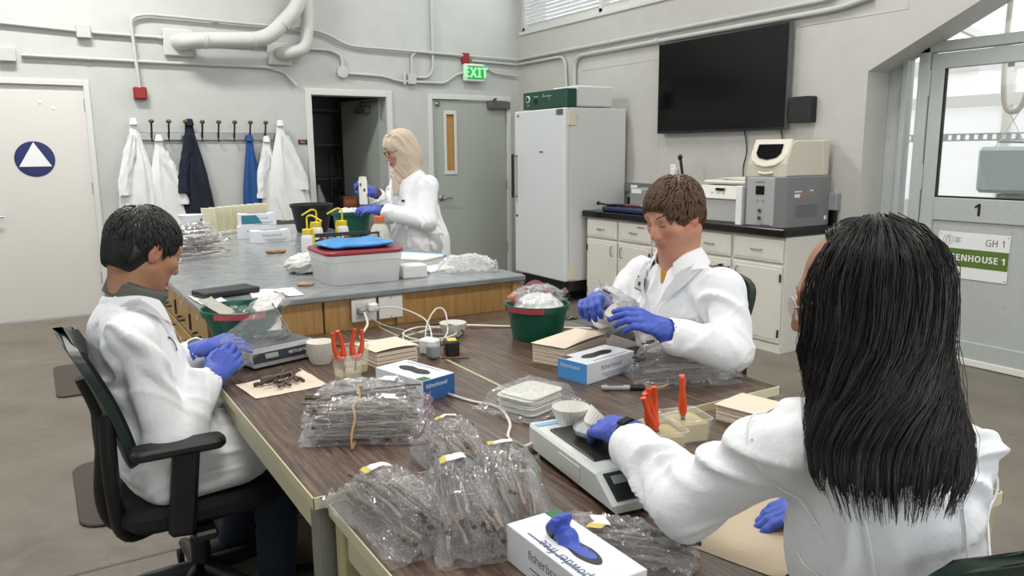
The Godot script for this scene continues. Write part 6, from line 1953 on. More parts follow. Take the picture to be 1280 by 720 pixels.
# ---------------------------------------------------------------- people
# head: local z to the face, y up, x to the person's left
func head_field(f: Field, at: Vector3, b: Basis, s: float) -> void:
	var p := func(x: float, y: float, z: float) -> Vector3: return at + b * (V(x, y, z) * s)
	f.ell(p.call(0, 0.032, -0.014), V(0.076, 0.09, 0.097) * s, b, 0.02)
	f.ell(p.call(0, -0.03, 0.03), V(0.061, 0.08, 0.064) * s, b, 0.03)
	f.ell(p.call(0, -0.098, 0.064), V(0.026, 0.019, 0.022) * s, b, 0.025)
	for k in [-1.0, 1.0]:
		f.cap(p.call(k * 0.054, -0.045, 0.002), p.call(k * 0.02, -0.094, 0.052), 0.022 * s, 0.018 * s, 0.03)
		f.ell(p.call(k * 0.044, -0.016, 0.058), V(0.024, 0.02, 0.024) * s, b, 0.02)
		f.ell(p.call(k * 0.079, -0.004, -0.012), V(0.009, 0.031, 0.019) * s, b * Basis(V(1, 0, 0), 0.2), 0.006)
	f.cap(p.call(-0.038, 0.03, 0.076), p.call(0.038, 0.03, 0.076), 0.013 * s, 0.013 * s, 0.02)
	f.chain([p.call(0, 0.02, 0.088), p.call(0, -0.012, 0.1), p.call(0, -0.028, 0.108)], [0.008 * s, 0.009 * s, 0.0115 * s], 0.014)
	for k in [-1.0, 1.0]:
		f.ell(p.call(k * 0.0115, -0.032, 0.096), V(0.0085, 0.0075, 0.011) * s, b, 0.008)
		f.cut_ell(p.call(k * 0.032, 0.011, 0.101), V(0.018, 0.01, 0.014) * s, b, 0.012)
		f.ell(p.call(k * 0.032, 0.009, 0.076), V(0.0135, 0.0125, 0.0125) * s, b, 0.004)
		f.cut_ell(p.call(k * 0.088, 0.0, -0.008), V(0.006, 0.018, 0.009) * s, b, 0.006)
	f.chain([p.call(-0.021, -0.062, 0.083), p.call(0, -0.059, 0.0925), p.call(0.021, -0.062, 0.083)], [0.004 * s, 0.0065 * s, 0.004 * s], 0.006)
	f.chain([p.call(-0.018, -0.068, 0.082), p.call(0, -0.072, 0.0915), p.call(0.018, -0.068, 0.082)], [0.004 * s, 0.007 * s, 0.004 * s], 0.006)

# colours the lips, cheeks and ears of a head that is already meshed
func complexion(g: Geo, from: int, at: Vector3, b: Basis, s: float, skin: Color, lip: Color, flush: Color) -> void:
	g.tinted = true
	var inv := b.inverse()
	for i in range(from, g.v.size()):
		var q: Vector3 = inv * (g.v[i] - at) / s
		var k := skin
		if q.z > 0.04:
			var c := Vector2((absf(q.x) - 0.042) / 0.022, (q.y + 0.028) / 0.02).length()
			k = k.lerp(flush, 0.55 * clampf(1.3 - c, 0, 1))
			var n := Vector2(q.x / 0.016, (q.y + 0.028) / 0.012).length()
			k = k.lerp(flush, 0.5 * clampf(1.4 - n, 0, 1))
			var l := Vector2(q.x / 0.024, (q.y + 0.066) / 0.011).length()
			k = k.lerp(lip, clampf((1.15 - l) * 5.0, 0, 1))
		elif absf(q.x) > 0.07 and absf(q.y) < 0.04:
			k = k.lerp(flush, 0.6)
		g.c[i] = k

# hand: origin at the wrist, local z to the fingers, y to the back of the hand; side 1 right, -1 left
func hand_field(f: Field, at: Vector3, b: Basis, side: float, curl: Array, thumb: Vector3, s := 1.0, spread := 0.0) -> void:
	var p := func(x: float, y: float, z: float) -> Vector3: return at + b * (V(x * side, y, z) * s)
	var xs := [0.031, 0.0105, -0.0105, -0.03]
	var zs := [0.092, 0.096, 0.092, 0.083]
	var ls := [0.07, 0.078, 0.072, 0.056]
	for i in 4:
		f.cap(p.call(xs[i] * 0.55, 0, 0.008), p.call(xs[i], 0.002 - 0.002 * absf(i - 1.3), zs[i] - 0.004), 0.0155 * s, 0.0118 * s, 0.014)
	f.cap(p.call(0, -0.002, -0.03), p.call(0, -0.002, 0.02), 0.028 * s, 0.026 * s, 0.02)
	for i in 4:
		var q := V(xs[i], 0.0, zs[i])
		var c := 0.0
		var fan := (1.5 - i) * spread
		for j in 3:
			c += curl[i] * [0.75, 0.95, 0.6][j]
			var d := V(sin(fan) * cos(c), -sin(c), cos(c) * cos(fan))
			var e: Vector3 = q + d * ls[i] * [0.45, 0.31, 0.26][j]
			f.cap(p.call(q.x, q.y, q.z), p.call(e.x, e.y, e.z), [0.0102, 0.0092, 0.0086][j] * s, [0.0092, 0.0086, 0.0075][j] * s, 0.004)
			q = e
	var t := V(0.024, -0.008, 0.022)
	var d := thumb.normalized()
	for j in 3:
		var e: Vector3 = t + d * [0.046, 0.034, 0.027][j]
		f.cap(p.call(t.x, t.y, t.z), p.call(e.x, e.y, e.z), [0.0165, 0.0122, 0.0105][j] * s, [0.0122, 0.0105, 0.0085][j] * s, 0.006 if j else 0.015)
		t = e
		d = (d + V(-0.25, -0.05, 0.3)).normalized()

func glove(o: Node3D, at: Vector3, b: Basis, side: float, curl: Array, thumb: Vector3, s := 1.0, cuff := 0.05, spread := 0.0, label := "") -> void:
	var f := Field.new()
	hand_field(f, at, b, side, curl, thumb, s, spread)
	f.cap(at - b.z * cuff, at + b.z * 0.01, 0.034 * s, 0.029 * s, 0.02)
	f.cut_plane(at - b.z * (cuff * 0.9), b.z)
	var g := f.into(Geo.new(), 0.0036)
	wrinkle(g, 0, [[at - b.z * 0.05, at + b.z * 0.05, 70.0, 22.0, 0.0016]], 5)
	var m := wput("glove", g, glove_blue(), o)
	if label:
		m.set_meta("label", label)

# pushes a meshed cloth in and out along its bones: folds cross a sleeve and run down a skirt
# bone: [a, b, folds per metre along, folds per metre across, depth, extra at b]
const P_FOLD := 1.15

func wrinkle(g: Geo, from: int, bones: Array, seed_: int) -> void:
	var n := FastNoiseLite.new()
	n.seed = seed_
	n.frequency = 1.0
	n.fractal_octaves = 1
	var nrm := PackedVector3Array()
	nrm.resize(g.v.size())
	for i in range(0, g.idx.size(), 3):
		var a := g.idx[i]
		var f := (g.v[g.idx[i + 2]] - g.v[a]).cross(g.v[g.idx[i + 1]] - g.v[a])
		nrm[a] += f
		nrm[g.idx[i + 1]] += f
		nrm[g.idx[i + 2]] += f
	var moved := g.v.duplicate()
	for i in range(from, g.v.size()):
		var p := g.v[i]
		var tot := 0.0
		var sum := 0.0
		for k in bones.size():
			var bo: Array = bones[k]
			var a: Vector3 = bo[0]
			var ba: Vector3 = bo[1] - a
			var len := ba.length()
			var ax := ba / len
			var t := (p - a).dot(ax)
			var h_ := clampf(t / len, 0.0, 1.0)
			var per := p - a - ax * t
			var w := exp(-(p - a - ax * (h_ * len)).length() * 28.0) + 1e-9
			var skew := ax.cross(V(0.37, 0.61, 0.7)).normalized()
			var q: Vector3 = ax * (t * bo[2] * 0.65 + per.dot(skew) * bo[2] * 0.9) + per * bo[3] + Vector3.ONE * (k * 13.0)
			var v := n.get_noise_3dv(q)
			var crease := maxf(0.0, 1.0 - 2.1 * absf(v))
			var mask := clampf(0.45 + 1.5 * n.get_noise_3dv(q * 0.35 + Vector3.ONE * 50), 0.0, 1.2)
			var fold := (crease * crease * (3.0 - 2.0 * crease) - 0.45) * mask * P_FOLD + n.get_noise_3dv(q * 0.4 + Vector3.ONE * 90) * 0.55
			var deep: float = bo[4]
			if bo.size() > 5:
				deep *= 1.0 + bo[5] * exp(-pow((h_ - 1.0) / 0.3, 2.0))
			sum += w * fold * deep
			tot += w
		moved[i] = p + nrm[i].normalized() * (sum / tot)
	g.v = moved

# locks of hair combed over a head; line(azimuth) is the hairline height, 0 = front
func locks(at: Vector3, b: Basis, s: float, count: int, seed_: int, length: float, lift: float, crown: Vector3, comb: Vector3, line: Callable, cap: Field, thick := 0.0036) -> Geo:
	var r := RandomNumberGenerator.new()
	r.seed = seed_
	var g := Geo.new()
	cap.into(g, 0.006)
	var rad := V(0.078, 0.092, 0.099)
	var mid := V(0, 0.032, -0.014)
	for k in count:
		var y := r.randf_range(-1.0, 1.0)
		var az := r.randf_range(-PI, PI)
		var d := V(sin(az) * sqrt(1 - y * y), y, cos(az) * sqrt(1 - y * y))
		var q := mid + d * rad
		if q.y < line.call(absf(az)):
			continue
		var pts := []
		var rr := []
		var n := 6
		var len := length * r.randf_range(0.7, 1.25)
		var wob := V(r.randf_range(-1, 1), r.randf_range(-0.5, 0.5), r.randf_range(-1, 1)) * 0.3
		for j in n:
			var t := float(j) / (n - 1)
			pts.append(at + b * (q * s))
			rr.append(thick * s * (1.0 - 0.75 * t * t) * r.randf_range(0.85, 1.15))
			var nor := ((q - mid) / (rad * rad)).normalized()
			var dir := (q - crown).normalized() * 1.1 + comb + wob + V(0, -0.35 * t, 0)
			dir = (dir - nor * nor.dot(dir)).normalized()
			q += dir * len / n
			var el := ((q - mid) / rad)
			var want := 1.02 + lift * (0.35 + sin(minf(1.0, t * 1.3) * PI) * 0.65)
			q = mid + (q - mid) * (want / el.length())
		g.tube(pts, rr, 5, false)
	for k in count / 4:
		var p := cap.snap_along(at + b * (V(r.randf_range(-0.07, 0.07), r.randf_range(-0.06, 0.01), -0.2) * s), b.z, 0.001)
		if (b.inverse() * (p - at)).z > -0.01:
			continue
		var pts := [p]
		var rr := [thick * s]
		for j in 4:
			p = cap.snap(p - b.y * length * 0.2 + b.x * r.randf_range(-0.003, 0.003), 0.0015, 2)
			pts.append(p)
			rr.append(thick * s * (0.9 - 0.2 * j))
		g.tube(pts, rr, 5, false)
	return g

func coat_mat() -> StandardMaterial3D:
	var m := mat("lab_coat", h("eaecef"), 0.8)
	if not m.rim_enabled:
		m.rim_enabled = true
		m.rim = 0.15
		bumpy(own_map(m, V(5, 5, 5)), noise("cloth", 0.015, 4, 512, 8.0), 0.35)
	return m

# lays a patch on a coat: fn(u, v) gives points in front of the cloth, dir points into it
func lay(f: Field, nu: int, nv: int, fn: Callable, dir: Vector3, lift: float, thick := 0.003) -> Geo:
	var pts := []
	for j in nv + 1:
		for i in nu + 1:
			pts.append(f.snap_along(fn.call(float(i) / nu, float(j) / nv), dir, lift))
	return Geo.new().sheet(nu, nv, func(u, v): return pts[roundi(v * nv) * (nu + 1) + roundi(u * nu)], thick)

# a small cloth patch centred where p falls on the coat
func patch(f: Field, p: Vector3, w: float, hh: float, lift: float) -> Geo:
	var c := f.snap(p, 0.0, 10)
	var n := f.slope(c, f.all(), 0.02)
	var b := facing(n)
	return lay(f, 6, 4, func(u, v): return c + b * V((u - 0.5) * w, (0.5 - v) * hh, 0.02), -n, lift, 0.002)

# a lab coat worn by a person described by joints; returns its field for what is laid on it
func coat(o: Node3D, P: Dictionary, cell: float, seed_: int) -> Field:
	var f := Field.new()
	var tb: Basis = P.tb
	var mid: Vector3 = (P.shL + P.shR) * 0.5
	var w: float = (P.shL as Vector3).distance_to(P.shR) * 0.5
	var up: Vector3 = tb.y
	var big: float = P.get("big", 1.0)
	f.ell(mid - up * 0.12 + tb.z * 0.005, V(w - 0.005, 0.2, 0.125 * big), tb, 0.06)
	f.cap(P.shL, P.shR, 0.06, 0.06, 0.06)
	f.cap(mid + up * 0.0, P.neck, 0.09, 0.066, 0.06)
	var waist: Vector3 = mid.lerp(P.hip, 0.6)
	f.ell(waist, V(w * 0.92, 0.19, 0.128 * big), tb, 0.08)
	f.ell(P.hip + up * 0.05, V(w * 0.98, 0.17, 0.15 * big), tb, 0.08)
	for k in ["L", "R"]:
		f.chain([P["sh" + k], P["el" + k], P["wr" + k]], [0.065 * big, 0.06 * big, 0.054], 0.03)
	for q in P.get("skirt", []):
		f.cap(q[0], q[1], q[2], q[3], 0.07)
	for k in ["L", "R"]:
		var d: Vector3 = (P["wr" + k] - P["el" + k]).normalized()
		var c0: float = P.get("cuff" + k, 0.02)
		f.cut_cap(P["wr" + k] + d * (c0 + 0.1), P["wr" + k] + d * (c0 + 0.12), 0.078, 0.078, 0.004)
		f.cut_cap(P["wr" + k] + d * (c0 - 0.03), P["wr" + k] + d * (c0 + 0.07), 0.038, 0.038, 0.004)
	f.cut_ell(P.neck + up * 0.04 + tb.z * 0.02, V(0.068, 0.085, 0.075), tb, 0.012)
	if P.has("vee"):
		f.cut_cap(P.neck + up * 0.02 + tb.z * 0.11, P.neck - up * P.vee + tb.z * 0.16, 0.055, 0.012, 0.01)
	if P.has("hem"):
		f.cut_plane(P.hem[0], P.hem[1], 0.01)
	var g := f.into(Geo.new(), cell)
	var bones := [[mid, P.hip, 3.5, 10.0, 0.019]]
	for k in ["L", "R"]:
		bones.append([P["sh" + k], P["el" + k], 12.0, 4.5, 0.017, 0.6])
		bones.append([P["wr" + k], P["el" + k], 14.0, 4.5, 0.016, 0.5])
	for q in P.get("skirt", []):
		bones.append([q[0], q[1], 4.0, 11.0, 0.017])
	wrinkle(g, 0, bones, seed_)
	wput("lab_coat", g, coat_mat(), o)
	return f

func collar(o: Node3D, P: Dictionary, m: Material, wide := 0.062, rise := 0.03, open := 0.5) -> void:
	var tb: Basis = P.tb
	var c: Vector3 = P.neck + tb.z * 0.012
	var fn := func(u: float, v: float) -> Vector3:
		var a := lerpf(open, TAU - open, u)
		var ring := V(sin(a), 0, cos(a))
		var r := 0.073
		var front := pow(maxf(0.0, cos(a)), 2.0)
		var pt := V(ring.x * r, rise - 0.05 * front, ring.z * (r + 0.006))
		if v < 0.35:
			return c + tb * (pt + V(0, -0.03 * (1 - v / 0.35), 0))
		var t := (v - 0.35) / 0.65
		return c + tb * (pt + V(ring.x * wide * 0.5, -wide * 0.95, ring.z * wide * 0.55) * t + V(0, 0.012 * sin(t * PI), 0) - V(0, 0.035 * front * t, 0))
	wput("collar", Geo.new().sheet(40, 12, fn, 0.003), m, o)

func body(o: Node3D, P: Dictionary, skin: Color, lip: Color, flush: Color, m: Material) -> void:
	var g := Geo.new()
	var f := Field.new()
	var hb: Basis = P.hb
	var hs: float = P.get("hs", 1.0)
	var mid: Vector3 = (P.shL + P.shR) * 0.5
	head_field(f, P.head, hb, hs)
	var full: float = P.get("full", 0.0)
	if full > 0.0:
		f.ell(P.head + hb * (V(0, -0.045, 0.016) * hs), V(0.071, 0.066, 0.07) * hs * full, hb, 0.03)
		f.ell(P.head + hb * (V(0, -0.1, 0.03) * hs), V(0.04, 0.03, 0.045) * hs * full, hb, 0.03)
	f.cap(P.head + hb * (V(0, -0.06, -0.028) * hs), P.neck, (0.055 + 0.008 * full) * hs, (0.06 + 0.008 * full) * hs, 0.03)
	f.cap(P.neck, mid - P.tb.y * 0.06, 0.06, 0.08, 0.03)
	f.into(g, 0.0042)
	complexion(g, 0, P.head, hb, hs, skin, lip, flush)
	var b := Field.new()
	b.cap(mid - P.tb.y * 0.06, P.hip, 0.095, 0.11, 0.05)
	b.cap(P.shL, P.shR, 0.045, 0.045, 0.05)
	for k in ["L", "R"]:
		b.chain([P["sh" + k], P["el" + k], P["wr" + k]], [0.048, 0.04, 0.03], 0.02)
		b.chain([P.hip + (P["kn" + k] - P.hip).project(P.tb.x) * 0.8, P["kn" + k], P["an" + k]], [0.085, 0.055, 0.04], 0.03)
	b.into(g.tint(skin), 0.014)
	wput("body", g, m, o)

func legs(o: Node3D, P: Dictionary, cloth: Material, shoe: Material) -> void:
	var f := Field.new()
	var bones := []
	f.ell(P.hip, V(0.16, 0.13, 0.13), P.tb, 0.05)
	for k in ["L", "R"]:
		var hipk: Vector3 = P.hip + P.tb.x * (0.085 if k == "L" else -0.085)
		f.chain([hipk, P["kn" + k], P["an" + k] - V(0, 0.03, 0)], [0.098, 0.074, 0.064], 0.03)
		bones.append([hipk, P["kn" + k], 12.0, 10.0, 0.005, 1.0])
		bones.append([P["an" + k], P["kn" + k], 22.0, 8.0, 0.006, 0.4])
	f.cut_plane(V(0, (P.anL as Vector3).y - 0.03, 0), V(0, 1, 0))
	var g := f.into(Geo.new(), 0.012)
	wrinkle(g, 0, bones, 77)
	wput("trousers", g, cloth, o)
	for k in ["L", "R"]:
		var a: Vector3 = P["an" + k]
		var d: Vector3 = P.get("toe", P.tb.z)
		d = V(d.x, 0, d.z).normalized()
		var s := Field.new()
		s.cap(a + V(0, -0.02, 0), a - V(0, 0.055, 0) - d * 0.03, 0.044, 0.045, 0.03)
		s.cap(a - V(0, 0.055, 0) - d * 0.04, a - V(0, 0.062, 0) + d * 0.13, 0.044, 0.037, 0.04)
		s.cut_plane(V(0, 0.016, 0), V(0, 1, 0))
		wput("shoe", s.into(Geo.new(), 0.008), shoe, o)
		var sole := Geo.new().prism(PackedVector2Array(Array(rrect(0.095, 0.27, 0.046, 6))), 0.018, 0.004, Transform3D(facing(d) * Basis(V(1, 0, 0), V(0, 0, -1), V(0, 1, 0)), V(a.x, 0.001, a.z) + d * 0.045))
		wput("sole", sole, M.sole_white, o)

func brows(at: Vector3, b: Basis, s: float, m: Material, o: Node3D, lash: Material) -> void:
	for k in [-1.0, 1.0]:
		wput("eyebrow", Geo.new().tube([at + b * (V(k * 0.016, 0.031, 0.09) * s), at + b * (V(k * 0.034, 0.038, 0.086) * s), at + b * (V(k * 0.052, 0.032, 0.068) * s)], [0.003 * s, 0.0038 * s, 0.002 * s], 6), m, o)
		wput("eyelashes", Geo.new().tube(flow([at + b * (V(k * 0.02, 0.0045, 0.0865) * s), at + b * (V(k * 0.031, 0.0015, 0.0885) * s), at + b * (V(k * 0.043, 0.0045, 0.0825) * s)], 4), 0.0014 * s, 5), lash, o)

func turned(fwd: Vector3, pitch: float, roll := 0.0) -> Basis:
	return facing(fwd) * Basis(V(1, 0, 0), pitch) * Basis(V(0, 0, 1), roll)

func glasses(o: Node3D, at: Vector3, b: Basis, s: float, m: Material, r := 0.021) -> void:
	for k in [-1.0, 1.0]:
		var ring := []
		for i in 25:
			var a := TAU * i / 24.0
			ring.append(at + b * (V(k * 0.033 + cos(a) * r * 1.1, 0.006 + sin(a) * r * 0.85, 0.104 - 0.012 * pow(absf(k * 0.033 + cos(a) * r) / 0.05, 2.0)) * s))
		wput("glasses_rim", Geo.new().tube(ring, 0.0019 * s, 6), m, o)
		var lens := Geo.new().grid(16, 3, func(u, v):
			var a: float = u * TAU
			return at + b * (V(k * 0.033 + cos(a) * r * 1.08 * v, 0.006 + sin(a) * r * 0.83 * v, 0.103) * s), false, true)
		wput("glasses_lens", lens, M.pane, o)
		wput("glasses_temple", Geo.new().tube([at + b * (V(k * 0.056, 0.01, 0.097) * s), at + b * (V(k * 0.079, 0.012, 0.05) * s), at + b * (V(k * 0.082, 0.008, -0.01) * s)], 0.0018 * s, 6), m, o)
	wput("glasses_bridge", Geo.new().tube([at + b * (V(-0.012, 0.011, 0.103) * s), at + b * (V(0, 0.014, 0.107) * s), at + b * (V(0.012, 0.011, 0.103) * s)], 0.0018 * s, 6), m, o)

func skin_mat(called: String) -> StandardMaterial3D:
	var m := mat(called, Color.WHITE, 0.5)
	m.vertex_color_use_as_albedo = true
	m.subsurf_scatter_enabled = true
	m.subsurf_scatter_strength = 0.08
	return m

func lin(code: String) -> Color:
	return Color.html(code).srgb_to_linear()

func people() -> void:
	mat("sole_white", h("b9b9b5"), 0.6)
	mat("jeans", h("1c2738"), 0.85)
	mat("shoe_black", h("121214"), 0.6)
	mat("hair_black", h("0c0b0b"), 0.38)
	mat("hair_brown", h("553d2a"), 0.5)
	man_black_hair()
	man_brown_hair()
	woman_headscarf()
	woman_long_hair()

func man_black_hair() -> void:
	var o := thing("person", "seated man with short black hair and a grey roll-neck under his lab coat", "person", V(0.25, 0, -2.62))
	var P := {}
	P.head = V(0.278, 1.205, -2.645)
	P.hb = turned(V(0.92, 0, -0.39), 0.42)
	P.hs = 1.08
	P.tb = turned(V(1, 0, 0.06), -0.08)
	P.neck = V(0.225, 1.065, -2.63)
	P.shR = V(0.2, 0.975, -2.45)
	P.shL = V(0.215, 0.975, -2.79)
	P.elR = V(0.285, 0.655, -2.42)
	P.wrR = V(0.405, 0.785, -2.525)
	P.elL = V(0.35, 0.69, -2.81)
	P.wrL = V(0.412, 0.845, -2.705)
	P.hip = V(0.28, 0.57, -2.62)
	P.knR = V(0.61, 0.545, -2.5)
	P.knL = V(0.63, 0.545, -2.74)
	P.anR = V(0.585, 0.11, -2.52)
	P.anL = V(0.52, 0.11, -2.86)
	P.skirt = [[V(0.27, 0.57, -2.52), V(0.5, 0.55, -2.5), 0.12, 0.1], [V(0.27, 0.57, -2.72), V(0.5, 0.55, -2.74), 0.12, 0.1], [V(0.33, 0.59, -2.62), V(0.48, 0.58, -2.62), 0.09, 0.08], [V(0.25, 0.5, -2.42), V(0.46, 0.52, -2.41), 0.032, 0.026]]
	P.vee = 0.1
	var f := coat(o, P, 0.0085, 3)
	collar(o, P, coat_mat(), 0.06, 0.02, 0.7)
	body(o, P, lin("a87a5e"), lin("8c5348"), lin("a86a54"), skin_mat("skin_tan"))
	legs(o, P, M.jeans, M.shoe_black)
	# grey roll-neck
	var grey := mat("sweater_grey", h("5c5e5a"), 0.9)
	bumpy(own_map(grey, V(30, 30, 30)), tex.fine, 0.4)
	var c: Vector3 = P.neck + V(0.016, 0.01, -0.004)
	var tilt: Basis = P.tb * Basis(V(1, 0, 0), 0.5)
	wput("sweater_collar", Geo.new().sheet(40, 10, func(u, v):
		var a: float = u * TAU
		var t: float = v * 2.0
		var r: float = 0.064 + (0.0 if t < 1 else 0.012) + 0.004 * sin(a * 3)
		var y: float = lerpf(-0.05, 0.035, t) if t < 1 else lerpf(0.035, -0.02, t - 1)
		return c + tilt * V(sin(a) * r, y, cos(a) * (r + 0.01)), 0.005), grey, o)
	for k in ["L", "R"]:
		var d: Vector3 = (P["wr" + k] - P["el" + k]).normalized()
		wput("sweater_cuff", Geo.new().tube([P["wr" + k] - d * 0.02, P["wr" + k] + d * 0.035], [0.04, 0.036], 20), grey, o)
	# hair
	var hb: Basis = P.hb
	var cap := Field.new()
	var at: Vector3 = P.head
	cap.ell(at + hb * (V(0, 0.034, -0.016) * 1.08), V(0.084, 0.096, 0.105) * 1.08, hb)
	cap.ell(at + hb * (V(0, -0.035, -0.055) * 1.08), V(0.064, 0.06, 0.045) * 1.08, hb, 0.04)
	cap.cut_plane(at + hb * (V(0, 0.066, 0.075) * 1.08), hb * V(0, 0.5, -0.87))
	cap.cut_ell(at + hb * (V(0.088, -0.01, 0.005) * 1.08), V(0.03, 0.05, 0.032), hb, 0.01)
	cap.cut_ell(at + hb * (V(-0.088, -0.01, 0.005) * 1.08), V(0.03, 0.05, 0.032), hb, 0.01)
	cap.cut_plane(at + hb * (V(0, -0.088, 0) * 1.08), hb * V(0, 1, 0.25))
	var hair := locks(at, hb, 1.08, 2800, 8, 0.05, 0.09, V(0.0, 0.13, -0.06), V(0, -0.25, 0.1), func(az): return 0.07 if az < 0.8 else (lerpf(0.06, 0.012, (az - 0.8) / 0.6) if az < 1.4 else (0.035 if az < 1.75 else -0.1)), cap, 0.0028)
	wput("hair", hair, M.hair_black, o)
	brows(at, hb, 1.08, M.hair_black, o, M.hair_black)
	lapel(o, f, P, 1.0)
	lapel(o, f, P, -1.0)
	placket(o, f, P)
	var mk := lay(f, 6, 10, func(u, v): return P.neck + P.tb * V(-0.1 + u * 0.008 + 0.015 * sin(v * 3.0), -0.12 - v * 0.05, 0.2), -P.tb.z, 0.004, 0.002)
	wput("embroidery", mk, M.black_plastic, o)
	# hands round the bag
	var gr := V(0.62, 0.5, -0.3)
	glove(o, V(0.425, 0.797, -2.53), Basis(facing(gr, V(-0.2, 0.3, 1.0))), 1.0, [0.55, 0.6, 0.7, 0.8], V(0.35, -0.5, 0.6), 1.04)
	glove(o, V(0.432, 0.855, -2.695), Basis(facing(V(0.95, 0.15, -0.05), V(-0.1, 0.8, 0.6))), -1.0, [0.45, 0.5, 0.55, 0.6], V(0.5, -0.4, 0.6), 1.04)
	# the bag he holds
	var n := FastNoiseLite.new()
	n.seed = 3
	n.frequency = 1.0
	var hbag := thing("clear_bag", "empty clear bag held up between the black haired man's blue gloves", "bag", V(0.59, 0.9, -2.63))
	var ex := V(0.86, 0.5, -0.1).normalized()
	var ey := V(-0.42, 0.85, 0.2).normalized()
	var ez := ex.cross(ey).normalized()
	for s in [-1.0, 1.0]:
		put("bag_film", Geo.new().grid(30, 24, func(u, v):
			var e: float = (1 - pow(absf(u * 2 - 1), 2.0)) * (1 - pow(absf(v * 2 - 1), 2.0))
			return ex * ((u - 0.5) * 0.21 + 0.01 * n.get_noise_2d(v * 5, s)) + ey * ((v - 0.5) * 0.14) + ez * (s * (0.004 + 0.022 * e) + 0.014 * n.get_noise_3d(u * 6, v * 6, s * 4) + 0.04 * (u - 0.3) * (u - 0.3)), s < 0), M.bag_film, hbag)
	var bl := []
	for i in 13:
		bl.append(ex * 0.098 + ey * ((i / 12.0 - 0.5) * 0.14) + ez * 0.022)
	put("zip_seal", Geo.new().tube(bl, 0.002, 6), M.zip_seal, hbag)

func lapel(o: Node3D, f: Field, P: Dictionary, s: float) -> void:
	var tb: Basis = P.tb
	var g := lay(f, 8, 14, func(u, v):
		var inner: float = lerpf(0.075, 0.008, v) + P.get("gape", 0.0) * (1 - v)
		var outer: float = inner + 0.055 * sin(clampf(v * 1.15 + 0.25, 0, 1) * PI) + 0.004
		return P.neck + tb * V(s * lerpf(inner, outer, u), 0.01 - v * 0.2, 0.165), -tb.z, 0.012)
	wput("lapel", g, coat_mat(), o)

func placket(o: Node3D, f: Field, P: Dictionary) -> void:
	var tb: Basis = P.tb
	wput("placket", lay(f, 2, 16, func(u, v): return P.neck + tb * V(-0.012 + u * 0.035, -0.2 - v * 0.22, 0.2), -tb.z, 0.005), coat_mat(), o)
	for k in 3:
		var q := f.snap_along(P.neck + tb * V(0.005, -0.22 - k * 0.09, 0.2), -tb.z, 0.008)
		wput("button", Geo.new().ball(q, V(0.008, 0.008, 0.004), 10, 6, tb), M.white_plastic, o)

